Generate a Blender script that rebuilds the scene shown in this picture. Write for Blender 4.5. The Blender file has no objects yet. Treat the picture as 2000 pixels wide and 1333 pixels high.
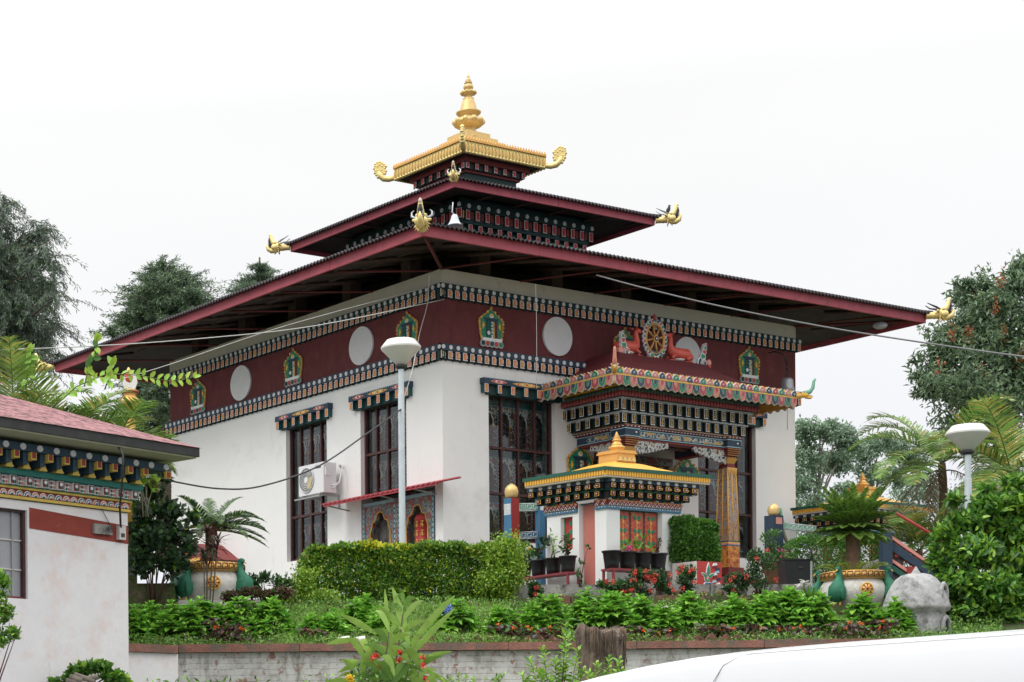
import bpy, math, random
import numpy as np
from mathutils import Vector, Matrix
R=math.radians
random.seed(7); RNG=np.random.default_rng(11)
sc=bpy.context.scene; COL=sc.collection
# ------------------------------------------------------------------ camera model (measured from the photograph)
CX,CY,FP=259.74,1494.14,3750.1; CP=(-24.0519,-28.2954,-3.4208); YAW=.5433; ROL=-.008
fwv=(math.sin(YAW),math.cos(YAW)); rtv=(math.cos(YAW),-math.sin(YAW))
def P(u,v,w):                                   # point seen at pixel (u,v) of the 2000 px photo, w metres ahead
    X,Y=u-CX,v-CY
    x=(X*math.cos(ROL)+Y*math.sin(ROL))/FP*w; y=(-X*math.sin(ROL)+Y*math.cos(ROL))/FP*w
    return Vector((CP[0]+rtv[0]*x+fwv[0]*w, CP[1]+rtv[1]*x+fwv[1]*w, CP[2]-y))
def cw(xc,w,z=0): return Vector((CP[0]+rtv[0]*xc+fwv[0]*w, CP[1]+rtv[1]*xc+fwv[1]*w, z))
def xc_of(u,w): return (u-CX)/FP*w
def w_of(x,y): return (x-CP[0])*fwv[0]+(y-CP[1])*fwv[1]
TZ=-.48                                          # terrace level
GW=[0,8,20,26.9,27.0,27.3,29,30,31,31.9,45,60,400]
GZ=[-4.95,-4.85,-3.3,-2.55,-2.5,-1.78,-1.45,-1.12,-.9,-.78,-.6,-.6,-.6]
def gz(x,y): return float(np.interp(w_of(x,y),GW,GZ))
def G(u,w,dz=0):                                 # point on the ground under pixel column u at depth w
    p=cw(xc_of(u,w),w); p.z=gz(p.x,p.y)+dz; return p
# ------------------------------------------------------------------ materials
M={}
def mat(name,col,rough=.6,metal=0.,var=.12,scale=6.,bump=0.,bscale=40.,spec=.4,dirt=None,dscale=2.,dlo=.55,dhi=.75,trans=0.):
    m=bpy.data.materials.new(name); m.use_nodes=True; nt=m.node_tree; N=nt.nodes; L=nt.links
    b=N['Principled BSDF']; b.inputs['Roughness'].default_value=rough; b.inputs['Metallic'].default_value=metal
    b.inputs['Specular IOR Level'].default_value=spec
    tc=N.new('ShaderNodeTexCoord')
    no=N.new('ShaderNodeTexNoise'); no.inputs['Scale'].default_value=scale; no.inputs['Detail'].default_value=6; no.inputs['Roughness'].default_value=.65
    L.new(tc.outputs['Object'],no.inputs['Vector'])
    cr=N.new('ShaderNodeValToRGB'); lo=[c*(1-var) for c in col]; hi=[min(1,c*(1+var)) for c in col]
    cr.color_ramp.elements[0].position=.3; cr.color_ramp.elements[1].position=.7
    cr.color_ramp.elements[0].color=(*lo,1); cr.color_ramp.elements[1].color=(*hi,1)
    L.new(no.outputs['Fac'],cr.inputs['Fac']); out=cr.outputs['Color']
    if dirt:
        n2=N.new('ShaderNodeTexNoise'); n2.inputs['Scale'].default_value=dscale; n2.inputs['Detail'].default_value=8; n2.inputs['Roughness'].default_value=.7
        L.new(tc.outputs['Object'],n2.inputs['Vector'])
        r2=N.new('ShaderNodeValToRGB'); r2.color_ramp.elements[0].position=dlo; r2.color_ramp.elements[1].position=dhi
        r2.color_ramp.elements[0].color=(0,0,0,1); r2.color_ramp.elements[1].color=(1,1,1,1)
        L.new(n2.outputs['Fac'],r2.inputs['Fac'])
        mx=N.new('ShaderNodeMix'); mx.data_type='RGBA'; L.new(r2.outputs['Color'],mx.inputs['Factor'])
        L.new(out,mx.inputs['A']); mx.inputs['B'].default_value=(*dirt,1); out=mx.outputs['Result']
    L.new(out,b.inputs['Base Color'])
    if bump>0:
        n3=N.new('ShaderNodeTexNoise'); n3.inputs['Scale'].default_value=bscale; n3.inputs['Detail'].default_value=5
        L.new(tc.outputs['Object'],n3.inputs['Vector'])
        bp=N.new('ShaderNodeBump'); bp.inputs['Strength'].default_value=bump; bp.inputs['Distance'].default_value=.02
        L.new(n3.outputs['Fac'],bp.inputs['Height']); L.new(bp.outputs['Normal'],b.inputs['Normal'])
    if trans>0:
        tr=N.new('ShaderNodeBsdfTranslucent'); L.new(out,tr.inputs['Color'])
        ms=N.new('ShaderNodeMixShader'); ms.inputs['Fac'].default_value=trans
        L.new(b.outputs['BSDF'],ms.inputs[1]); L.new(tr.outputs['BSDF'],ms.inputs[2]); L.new(ms.outputs['Shader'],N['Material Output'].inputs['Surface'])
    M[name]=m; return m
def streaks(name,sx,sy,sz,c2,lo,hi):            # a second, stretched stain layer over a material
    m=M[name]; nt=m.node_tree; N=nt.nodes; L=nt.links; b=N['Principled BSDF']
    src=b.inputs['Base Color'].links[0].from_socket
    tc=N.new('ShaderNodeTexCoord'); mp=N.new('ShaderNodeMapping'); mp.inputs['Scale'].default_value=(sx,sy,sz)
    L.new(tc.outputs['Object'],mp.inputs['Vector'])
    n=N.new('ShaderNodeTexNoise'); n.inputs['Scale'].default_value=1; n.inputs['Detail'].default_value=7; n.inputs['Roughness'].default_value=.7
    L.new(mp.outputs['Vector'],n.inputs['Vector'])
    r=N.new('ShaderNodeValToRGB'); r.color_ramp.elements[0].position=lo; r.color_ramp.elements[1].position=hi
    r.color_ramp.elements[0].color=(0,0,0,1); r.color_ramp.elements[1].color=(1,1,1,1); L.new(n.outputs['Fac'],r.inputs['Fac'])
    mx=N.new('ShaderNodeMix'); mx.data_type='RGBA'; L.new(r.outputs['Color'],mx.inputs['Factor']); L.new(src,mx.inputs['A']); mx.inputs['B'].default_value=(*c2,1)
    L.new(mx.outputs['Result'],b.inputs['Base Color'])
def scroll(name,bg,line,scale=22.,thr=.06,extra=None,rough=.4):   # curling line ornament
    m=bpy.data.materials.new(name); m.use_nodes=True; nt=m.node_tree; N=nt.nodes; L=nt.links
    b=N['Principled BSDF']; b.inputs['Roughness'].default_value=rough
    tc=N.new('ShaderNodeTexCoord'); no=N.new('ShaderNodeTexNoise'); no.inputs['Scale'].default_value=scale*.6; no.inputs['Detail'].default_value=1
    L.new(tc.outputs['Object'],no.inputs['Vector'])
    vm=N.new('ShaderNodeMix'); vm.data_type='VECTOR'; vm.inputs['Factor'].default_value=.08
    L.new(tc.outputs['Object'],vm.inputs['A']); L.new(no.outputs['Color'],vm.inputs['B'])
    vo=N.new('ShaderNodeTexVoronoi'); vo.feature='DISTANCE_TO_EDGE'; vo.inputs['Scale'].default_value=scale; L.new(vm.outputs['Result'],vo.inputs['Vector'])
    cr=N.new('ShaderNodeValToRGB'); cr.color_ramp.elements[0].position=thr; cr.color_ramp.elements[1].position=thr*1.6
    cr.color_ramp.elements[0].color=(*line,1); cr.color_ramp.elements[1].color=(*bg,1)
    L.new(vo.outputs['Distance'],cr.inputs['Fac']); out=cr.outputs['Color']
    if extra:
        n2=N.new('ShaderNodeTexNoise'); n2.inputs['Scale'].default_value=scale*.5; n2.inputs['Detail'].default_value=2; L.new(tc.outputs['Object'],n2.inputs['Vector'])
        r2=N.new('ShaderNodeValToRGB'); r2.color_ramp.elements[0].position=.54; r2.color_ramp.elements[1].position=.57
        r2.color_ramp.elements[0].color=(0,0,0,1); r2.color_ramp.elements[1].color=(1,1,1,1); L.new(n2.outputs['Fac'],r2.inputs['Fac'])
        mx=N.new('ShaderNodeMix'); mx.data_type='RGBA'; L.new(r2.outputs['Color'],mx.inputs['Factor']); L.new(out,mx.inputs['A']); mx.inputs['B'].default_value=(*extra,1); out=mx.outputs['Result']
    L.new(out,b.inputs['Base Color']); M[name]=m
mat('wall_white',(.80,.802,.785),.85,var=.03,scale=1.2,bump=.15,bscale=60,dirt=(.62,.6,.56),dscale=.7,dlo=.58,dhi=.85); streaks('wall_white',5,5,.5,(.6,.585,.54),.62,.85)
mat('cream',(.60,.56,.47),.8,var=.06,scale=2,dirt=(.4,.36,.3),dscale=3,dlo=.6,dhi=.8)
mat('maroon',(.128,.026,.028),.75,var=.16,scale=1.5,dirt=(.17,.04,.04),dscale=4,dlo=.5,dhi=.75); streaks('maroon',6,6,.6,(.09,.018,.022),.5,.75)
mat('disc_white',(.66,.66,.67),.7,var=.04)
mat('fascia',(.36,.065,.09),.6,var=.14,scale=3,dirt=(.22,.05,.06),dscale=5,dlo=.5,dhi=.72,bump=.2); streaks('fascia',1.2,1.2,14,(.27,.10,.12),.5,.8)
mat('roof_metal',(.045,.035,.04),.6,metal=.3,var=.3,scale=3)
mat('roof_red_metal',(.20,.05,.055),.6,var=.2,scale=3)
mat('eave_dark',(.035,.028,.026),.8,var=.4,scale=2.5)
mat('rafter',(.07,.045,.038),.8,var=.3)
mat('brace_red',(.13,.03,.03),.7)
mat('navy',(.022,.045,.075),.55); mat('teal',(.012,.085,.085),.55); mat('dteal',(.010,.035,.035),.6); mat('black',(.012,.013,.015),.5)
mat('blue',(.05,.17,.30),.55); mat('ltblue',(.30,.52,.60),.55); mat('green',(.02,.22,.12),.55); mat('dgreen',(.015,.10,.065),.55); mat('ltgreen',(.18,.42,.30),.55)
mat('orange',(.62,.17,.09),.6); mat('red',(.45,.045,.04),.55); mat('dred',(.16,.025,.025),.6); mat('pink',(.62,.26,.22),.6); mat('salmon',(.72,.30,.22),.6)
mat('yellow',(.75,.45,.04),.5); mat('gold_paint',(.72,.42,.10),.5); mat('white',(.72,.74,.74),.55); mat('grey_line',(.38,.42,.41),.6)
mat('post_brown',(.26,.07,.045),.5); mat('header_teal',(.035,.15,.17),.5); mat('wheel_gold',(.50,.27,.09),.45,metal=.3,var=.2); mat('teal_pale',(.12,.22,.22),.5); mat('brown_pat',(.16,.07,.045),.6,var=.5,scale=30)
mat('gold',(.66,.47,.20),.45,metal=.4,var=.12,scale=8,dirt=(.42,.25,.08),dscale=6,dlo=.58,dhi=.8)
mat('gold_bright',(.76,.60,.25),.4,metal=.45,var=.12,scale=10,dirt=(.5,.3,.1),dscale=9,dlo=.58,dhi=.8)
mat('gold_yellow',(.74,.40,.055),.5,metal=.0,var=.07,scale=3,dirt=(.6,.32,.06),dscale=2.5,dlo=.55,dhi=.8)
mat('gold_orange',(.72,.40,.12),.42,metal=.45,var=.1)
mat('bone',(.62,.60,.56),.5); mat('silver',(.35,.36,.38),.4,metal=.5)
mat('window_frame',(.070,.028,.026),.5,var=.3,scale=10)
scroll('screen_scroll',(.16,.19,.185),(.66,.68,.64),13,.09,(.24,.07,.045))
scroll('screen_curl',(.012,.013,.014),(.13,.14,.14),5,.015)
scroll('beam_scroll',(.03,.08,.13),(.5,.5,.42),12,.06,(.45,.30,.10))
scroll('white_scroll',(.05,.06,.07),(.52,.53,.5),9,.10)
scroll('niche_scroll',(.07,.12,.15),(.34,.30,.24),15,.06,(.30,.07,.06))
scroll('column_scroll',(.44,.29,.16),(.20,.10,.07),16,.06,(.26,.25,.28))
scroll('panel_scroll',(.50,.05,.04),(.50,.27,.07),13,.028)
scroll('dark_scroll',(.02,.03,.04),(.2,.16,.12),14,.08,(.12,.03,.03))
# window glass
def glassmat():
    m=bpy.data.materials.new('window_glass'); m.use_nodes=True; nt=m.node_tree; N=nt.nodes; L=nt.links; N.clear()
    o=N.new('ShaderNodeOutputMaterial'); t=N.new('ShaderNodeBsdfTransparent'); t.inputs['Color'].default_value=(.86,.9,.9,1)
    g=N.new('ShaderNodeBsdfGlossy'); g.inputs['Roughness'].default_value=.02; f=N.new('ShaderNodeFresnel'); f.inputs['IOR'].default_value=1.75
    tc=N.new('ShaderNodeTexCoord'); n=N.new('ShaderNodeTexNoise'); n.inputs['Scale'].default_value=1.6; b=N.new('ShaderNodeBump'); b.inputs['Strength'].default_value=.06
    L.new(tc.outputs['Object'],n.inputs['Vector']); L.new(n.outputs['Fac'],b.inputs['Height']); L.new(b.outputs['Normal'],g.inputs['Normal'])
    x=N.new('ShaderNodeMixShader'); L.new(f.outputs['Fac'],x.inputs['Fac']); L.new(t.outputs['BSDF'],x.inputs[1]); L.new(g.outputs['BSDF'],x.inputs[2]); L.new(x.outputs['Shader'],o.inputs['Surface']); M['glass']=m
glassmat()
mat('frosted',(.33,.34,.36),.35,var=.12,scale=2)
# outdoors
mat('plaster_old',(.82,.80,.81),.9,var=.04,scale=2,bump=.3,bscale=9,dirt=(.77,.62,.57),dscale=1.6,dlo=.52,dhi=.72); streaks('plaster_old',3,3,1.2,(.38,.36,.35),.64,.82)
mat('rust_red',(.27,.05,.035),.8,var=.15,scale=3,dirt=(.5,.28,.24),dscale=6,dlo=.62,dhi=.75)
mat('shingle_pink',(.34,.165,.17),.9,var=.3,scale=9,bump=1,bscale=16,dirt=(.12,.055,.06),dscale=8,dlo=.46,dhi=.58)
mat('gutter_dark',(.04,.042,.04),.8,var=.3); mat('olive_cream',(.45,.46,.32),.8,var=.06)
mat('sgreen',(.01,.15,.12),.6,var=.15); mat('syellow',(.66,.48,.10),.6,var=.1); mat('snavy',(.025,.06,.09),.6); mat('sred',(.30,.04,.03),.6)
mat('concrete',(.30,.29,.27),.9,var=.2,scale=3,bump=.5,dirt=(.07,.06,.055),dscale=5,dlo=.5,dhi=.65); streaks('concrete',9,9,1.5,(.05,.045,.04),.56,.66)
mat('cap_red',(.27,.125,.095),.85,var=.3,scale=5,bump=.6,dirt=(.14,.12,.095),dscale=3,dlo=.48,dhi=.64)
mat('stone_grey',(.36,.36,.355),.9,var=.25,scale=7,bump=1,bscale=12,dirt=(.14,.14,.14),dscale=5,dlo=.5,dhi=.68)
mat('rock',(.26,.25,.23),.9,var=.3,scale=8,bump=1,bscale=14); mat('mossy',(.10,.085,.05),.95,var=.5,scale=8,bump=1,bscale=20,dirt=(.05,.09,.02),dscale=6,dlo=.45,dhi=.6)
mat('brick_edge',(.16,.085,.055),.9,var=.35,scale=12,bump=.6)
mat('soil',(.05,.040,.025),.95,var=.5,scale=5,bump=1,bscale=20,dirt=(.05,.085,.02),dscale=3,dlo=.42,dhi=.55)
mat('asphalt',(.06,.06,.058),.9,var=.2,scale=20)
mat('pot_black',(.016,.017,.019),.42,var=.2); mat('bench_red',(.22,.035,.04),.5,var=.15); mat('post_red',(.32,.03,.03),.55)
mat('urn_white',(.60,.58,.54),.8,var=.1,scale=3,dirt=(.38,.35,.3),dscale=4,dlo=.5,dhi=.7,bump=.3); mat('bird_green',(.02,.15,.085),.6,var=.25,scale=8)
mat('brown_pot',(.12,.06,.025),.4,var=.35,scale=6)
mat('lamp_white',(.74,.73,.70),.35,var=.03); mat('pole_grey',(.56,.62,.65),.45,metal=.1,var=.1); mat('dark_metal',(.04,.04,.042),.5)
mat('ac_white',(.72,.72,.73),.45,var=.02); mat('ac_grey',(.32,.33,.33),.5); mat('ac_fan',(.16,.17,.17),.5)
mat('cable',(.05,.05,.052),.6); mat('cable_mid',(.14,.145,.15),.6); mat('cable_light',(.5,.5,.48),.6)
mat('door_pink',(.50,.17,.135),.7,var=.06,scale=3,dirt=(.6,.45,.38),dscale=12,dlo=.74,dhi=.78)
mat('deer_red',(.62,.10,.07),.45,var=.15,scale=4)
mat('stump_bark',(.17,.13,.10),.95,var=.45,scale=6,bump=1,bscale=10); streaks('stump_bark',14,14,2,(.06,.045,.035),.45,.6)
mat('bark',(.10,.08,.06),.95,var=.4,scale=8,bump=1,bscale=16); mat('bark_pale',(.24,.21,.17),.9,var=.3,scale=6); mat('stem_green',(.10,.16,.04),.7); mat('stem_brown',(.09,.05,.035),.8)
mat('palm_trunk',(.16,.10,.07),.95,var=.4,scale=10,bump=1,bscale=10)
mat('bird_dark',(.03,.028,.028),.6); mat('car_white',(.66,.67,.685),.22,var=.01,spec=.5); mat('car_glass',(.02,.025,.03),.08); mat('tyre',(.02,.02,.02),.85)
def leaf(name,c,var=.25,rough=.38,trans=.3,spec=.5): mat(name,c,rough,var=var,scale=3.,trans=trans,spec=spec)
leaf('lf_hyd_a',(.23,.50,.06)); leaf('lf_hyd_b',(.13,.34,.045)); leaf('lf_hyd_c',(.33,.60,.09))
leaf('lf_dark_a',(.03,.065,.03),rough=.4); leaf('lf_dark_b',(.06,.12,.05)); leaf('lf_lime',(.34,.52,.06))
leaf('lf_hedge_a',(.13,.28,.03)); leaf('lf_hedge_b',(.06,.16,.025)); leaf('lf_hedge_c',(.28,.42,.04)); leaf('lf_hedge_y',(.62,.58,.03))
leaf('lf_box_a',(.09,.24,.035)); leaf('lf_box_b',(.045,.14,.025))
leaf('lf_bush_a',(.15,.34,.045)); leaf('lf_bush_b',(.07,.19,.035)); leaf('lf_bush_c',(.30,.50,.06))
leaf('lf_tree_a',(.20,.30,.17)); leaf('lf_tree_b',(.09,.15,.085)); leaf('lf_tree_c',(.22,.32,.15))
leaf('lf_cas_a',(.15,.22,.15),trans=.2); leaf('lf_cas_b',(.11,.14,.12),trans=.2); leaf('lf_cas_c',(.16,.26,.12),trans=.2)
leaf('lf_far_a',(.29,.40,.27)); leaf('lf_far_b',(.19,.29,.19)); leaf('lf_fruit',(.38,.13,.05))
leaf('lf_palm_a',(.21,.34,.07)); leaf('lf_palm_b',(.11,.21,.045)); leaf('lf_palm_y',(.42,.36,.09)); leaf('lf_dead',(.27,.21,.16))
leaf('lf_cyc_a',(.14,.27,.05),rough=.4); leaf('lf_cyc_b',(.035,.08,.035),rough=.4); leaf('lf_cyc_l',(.27,.42,.07))
leaf('lf_maroon',(.10,.022,.03)); leaf('lf_purple',(.07,.045,.04)); leaf('lf_red',(.40,.05,.04))
leaf('lf_gc_a',(.18,.34,.06)); leaf('lf_gc_b',(.07,.17,.03)); leaf('lf_gc_c',(.22,.38,.07)); leaf('lf_brown',(.12,.07,.04))
leaf('fl_red',(.72,.10,.07),trans=.15,var=.15); leaf('fl_orange',(.85,.17,.02),trans=.15,var=.2); leaf('fl_yellow',(.85,.6,.03)); leaf('fl_white',(.75,.75,.72)); leaf('fl_blue',(.22,.32,.75)); leaf('fl_pink',(.7,.12,.3))
# brick wall, peeling white paint
def brickmat():
    m=bpy.data.materials.new('whitewashed_brick'); m.use_nodes=True; nt=m.node_tree; N=nt.nodes; L=nt.links; b=N['Principled BSDF']; b.inputs['Roughness'].default_value=.9
    tc=N.new('ShaderNodeTexCoord'); sx=N.new('ShaderNodeSeparateXYZ')
    ad=N.new('ShaderNodeVectorMath'); ad.operation='DOT_PRODUCT'; ad.inputs[1].default_value=(rtv[0],rtv[1],0); n0=N.new('ShaderNodeTexNoise'); n0.inputs['Scale'].default_value=6; L.new(tc.outputs['Object'],n0.inputs['Vector']); wv=N.new('ShaderNodeVectorMath'); wv.operation='SCALE'; wv.inputs['Scale'].default_value=.05; L.new(n0.outputs['Color'],wv.inputs[0]); wa=N.new('ShaderNodeVectorMath'); wa.operation='ADD'; L.new(tc.outputs['Object'],wa.inputs[0]); L.new(wv.outputs['Vector'],wa.inputs[1]); L.new(wa.outputs['Vector'],ad.inputs[0]); L.new(wa.outputs['Vector'],sx.inputs['Vector'])
    cb=N.new('ShaderNodeCombineXYZ'); L.new(ad.outputs['Value'],cb.inputs['X']); L.new(sx.outputs['Z'],cb.inputs['Y'])
    br=N.new('ShaderNodeTexBrick'); L.new(cb.outputs['Vector'],br.inputs['Vector']); br.inputs['Scale'].default_value=1
    br.inputs['Brick Width'].default_value=.24; br.inputs['Row Height'].default_value=.085; br.inputs['Mortar Size'].default_value=.007; br.inputs['Mortar Smooth'].default_value=.6
    br.inputs['Color1'].default_value=(.40,.38,.36,1); br.inputs['Color2'].default_value=(.50,.47,.45,1); br.inputs['Mortar'].default_value=(.34,.32,.30,1); br.inputs['Bias'].default_value=0
    def nz(s,lo,hi,d=8,mp=None):
        n=N.new('ShaderNodeTexNoise'); n.inputs['Scale'].default_value=s; n.inputs['Detail'].default_value=d; n.inputs['Roughness'].default_value=.7; L.new(tc.outputs['Object'],n.inputs['Vector'])
        r=N.new('ShaderNodeValToRGB'); r.color_ramp.elements[0].position=lo; r.color_ramp.elements[1].position=hi; r.color_ramp.elements[0].color=(0,0,0,1); r.color_ramp.elements[1].color=(1,1,1,1); L.new(n.outputs['Fac'],r.inputs['Fac']); return r.outputs['Color']
    def mix(f,a,c):
        x=N.new('ShaderNodeMix'); x.data_type='RGBA'; L.new(f,x.inputs['Factor']); L.new(a,x.inputs['A']); x.inputs['B'].default_value=(*c,1); return x.outputs['Result']
    o=mix(nz(4.,.41,.53),br.outputs['Color'],(.62,.61,.59)); o=mix(nz(6.,.57,.62),o,(.36,.20,.16)); o=mix(nz(9.,.62,.68),o,(.20,.19,.17)); o=mix(nz(1.9,.62,.70),o,(.10,.10,.06))
    L.new(o,b.inputs['Base Color']); bp=N.new('ShaderNodeBump'); bp.inputs['Strength'].default_value=.6; bp.inputs['Distance'].default_value=.02; bp.invert=True
    L.new(br.outputs['Fac'],bp.inputs['Height']); L.new(bp.outputs['Normal'],b.inputs['Normal']); M['brick']=m
brickmat(); streaks('brick',5,5,1.3,(.20,.18,.15),.52,.72)
# ------------------------------------------------------------------ mesh helpers
class MB:
    def __init__(s,frame=None): s.v=[]; s.f=[]; s.m=[]; s.sm=[]; s.slots=[]; s.M=frame or Matrix.Identity(4)
    def slot(s,n):
        if n not in s.slots: s.slots.append(n)
        return s.slots.index(n)
    def add(s,vs,fs,mt,smooth=False):
        o=len(s.v); k=s.slot(mt)
        for p in vs: s.v.append(tuple(s.M@Vector(p)))
        for f in fs: s.f.append(tuple(i+o for i in f)); s.m.append(k); s.sm.append(smooth)
    def box(s,x0,x1,y0,y1,z0,z1,mt):
        v=[(x,y,z) for x in (x0,x1) for y in (y0,y1) for z in (z0,z1)]
        s.add(v,[(0,1,3,2),(4,6,7,5),(0,4,5,1),(2,3,7,6),(0,2,6,4),(1,5,7,3)],mt)
    def cbox(s,c,d,mt): s.box(c[0]-d[0]/2,c[0]+d[0]/2,c[1]-d[1]/2,c[1]+d[1]/2,c[2]-d[2]/2,c[2]+d[2]/2,mt)
    def rbox(s,x0,x1,y0,y1,z0,z1,r,mt,n=3):       # box with rounded vertical edges and top
        pts=[]
        for cx,cy,a0 in ((x1-r,y1-r,0),(x0+r,y1-r,90),(x0+r,y0+r,180),(x1-r,y0+r,270)):
            for i in range(n+1):
                a=R(a0+90*i/n); pts.append((cx+r*math.cos(a),cy+r*math.sin(a)))
        k=len(pts); cx,cy=(x0+x1)/2,(y0+y1)/2; V=[];
        prof=[(0,z0+r*.3),(r*.3,z0)] 
        rows=[(1-.3*r/max(x1-x0,.01),z0),(1,z0+r*.3),(1,z1-r*.5),(1-.3*r/max(x1-x0,.01),z1-r*.15),(1-1.0*r/max(x1-x0,.01),z1)]
        for sc_,z in rows:
            for x,y in pts: V.append((cx+(x-cx)*sc_,cy+(y-cy)*sc_,z))
        F=[tuple(range(k))[::-1],tuple(range((len(rows)-1)*k,len(rows)*k))]
        for j in range(len(rows)-1):
            for i in range(k): F.append((j*k+i,j*k+(i+1)%k,(j+1)*k+(i+1)%k,(j+1)*k+i))
        s.add(V,F,mt)
    def prism(s,pts,y0,y1,mt,smooth=False):       # polygon in x,z extruded along y
        n=len(pts); V=[(x,y0,z) for x,z in pts]+[(x,y1,z) for x,z in pts]
        F=[tuple(range(n)),tuple(range(2*n-1,n-1,-1))]+[(i,(i+1)%n,n+(i+1)%n,n+i) for i in range(n)]
        s.add(V,F,mt,smooth)
    def disc(s,x,z,rx,rz,y0,y1,mt,n=24): s.prism([(x+rx*math.cos(2*math.pi*i/n),z+rz*math.sin(2*math.pi*i/n)) for i in range(n)],y0,y1,mt)
    def slab(s,pts,z0,z1,mt):                     # polygon in x,y extruded along z
        n=len(pts); V=[(x,y,z0) for x,y in pts]+[(x,y,z1) for x,y in pts]
        s.add(V,[tuple(range(n))[::-1],tuple(range(n,2*n))]+[(i,(i+1)%n,n+(i+1)%n,n+i) for i in range(n)],mt)
    def lathe(s,prof,mt,c=(0,0,0),n=24,lobes=0,amp=0.,lz=None):
        V=[];m=len(prof)
        for r,z in prof:
            for i in range(n):
                a=2*math.pi*i/n; rr=r
                if lobes and (lz is None or lz[0]<=z<=lz[1]): rr=r*(1+amp*abs(math.cos(lobes*a/2))-amp*.5)
                V.append((c[0]+rr*math.cos(a),c[1]+rr*math.sin(a),c[2]+z))
        F=[(j*n+i,j*n+(i+1)%n,(j+1)*n+(i+1)%n,(j+1)*n+i) for j in range(m-1) for i in range(n)]
        F.append(tuple(range(n))[::-1]); F.append(tuple(range((m-1)*n,m*n))); s.add(V,F,mt,True)
    def tube(s,pts,r,mt,n=8,caps=True):
        pts=[Vector(p) for p in pts]; m=len(pts); rs=r if isinstance(r,(list,tuple)) else [r]*m; V=[]; prev=None
        for i,p in enumerate(pts):
            t=(pts[min(i+1,m-1)]-pts[max(i-1,0)]).normalized()
            a=prev if prev is not None else (Vector((0,0,1)) if abs(t.z)<.9 else Vector((1,0,0)))
            u=(a-t*a.dot(t)).normalized(); prev=u; w=t.cross(u)
            for k in range(n):
                q=2*math.pi*k/n; V.append(p+(u*math.cos(q)+w*math.sin(q))*rs[i])
        F=[(j*n+k,j*n+(k+1)%n,(j+1)*n+(k+1)%n,(j+1)*n+k) for j in range(m-1) for k in range(n)]
        if caps: F+= [tuple(range(n))[::-1],tuple(range((m-1)*n,m*n))]
        s.add(V,F,mt,True)
    def ell(s,c,r,mt,n=14,m=9,rot=None):
        V=[]
        for j in range(m+1):
            th=math.pi*j/m
            for i in range(n):
                a=2*math.pi*i/n; q=Vector((r[0]*math.sin(th)*math.cos(a),r[1]*math.sin(th)*math.sin(a),r[2]*math.cos(th)))
                if rot: q=rot@q
                V.append(Vector(c)+q)
        s.add(V,[(j*n+i,j*n+(i+1)%n,(j+1)*n+(i+1)%n,(j+1)*n+i) for j in range(m) for i in range(n)],mt,True)
    def frust(s,a,b,z0,z1,mt):                    # a,b = (x0,x1,y0,y1) rectangles
        V=[(a[0],a[2],z0),(a[1],a[2],z0),(a[1],a[3],z0),(a[0],a[3],z0),(b[0],b[2],z1),(b[1],b[2],z1),(b[1],b[3],z1),(b[0],b[3],z1)]
        s.add(V,[(3,2,1,0),(4,5,6,7),(0,1,5,4),(1,2,6,5),(2,3,7,6),(3,0,4,7)],mt)
    def build(s,name,parent=None,label=None):
        me=bpy.data.meshes.new(name); off=Vector((0,0,0))
        if parent is not None:
            q=parent
            while q is not None: off+=q.location; q=q.parent
        me.from_pydata([tuple(Vector(p)-off) for p in s.v],[],s.f)
        for n in s.slots: me.materials.append(M[n])
        me.polygons.foreach_set('material_index',s.m); me.polygons.foreach_set('use_smooth',s.sm); me.update()
        o=bpy.data.objects.new(name,me); COL.objects.link(o)
        if parent is not None: o.parent=parent
        if label: o['label']=label
        return o
def thing(name,label,cat,loc=(0,0,0),group=None):
    o=bpy.data.objects.new(name,None); COL.objects.link(o); o.location=Vector(loc); o.empty_display_size=.2
    o['label']=label; o['category']=cat
    if group: o['group']=group
    return o
def tag(o,label,cat,group=None):
    o['label']=label; o['category']=cat
    if group: o['group']=group
    return o
def dup(root,loc,label,group=None):
    r=root.copy(); COL.objects.link(r); r.location=Vector(loc); r['label']=label
    if group: r['group']=group
    for ch in list(root.children):
        c=ch.copy(); COL.objects.link(c); c.parent=r
        for g in list(ch.children):
            d=g.copy(); COL.objects.link(d); d.parent=c
    return r
def frame(O,ax,ay=None):                          # local x -> ax, local y -> ay, z up
    ax=Vector((ax[0],ax[1],0)); ay=Vector((ay[0],ay[1],0)) if ay is not None else Vector((-ax.y,ax.x,0))
    m=Matrix.Identity(4)
    for i in range(3): m[i][0]=ax[i]; m[i][1]=ay[i]; m[i][3]=O[i]
    return m
# numpy leaf meshes
TPL={'diamond':(np.array([[0,0,0],[.45,.5,.10],[1,0,-.05],[.45,-.5,.10]]),np.array([[0,2,1],[0,3,2]])),
 'leaf':(np.array([[0,0,0],[.3,.42,.08],[.7,.36,.04],[1,0,-.12],[.7,-.36,.04],[.3,-.42,.08],[.5,0,-.02]]),np.array([[0,6,1],[1,6,2],[2,6,3],[3,6,4],[4,6,5],[5,6,0]])),
 'needle':(np.array([[0,-.5,0],[0,.5,0],[1,0,-.25]]),np.array([[0,2,1]])),
 'blade':(np.array([[0,-.3,0],[0,.3,0],[.4,-.5,.06],[.4,.5,.06],[.8,-.3,-.02],[.8,.3,-.02],[1,0,-.15]]),np.array([[0,2,1],[1,2,3],[2,4,3],[3,4,5],[4,6,5]]))}
def nrm(a): return a/np.maximum(np.linalg.norm(a,axis=1,keepdims=True),1e-9)
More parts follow.
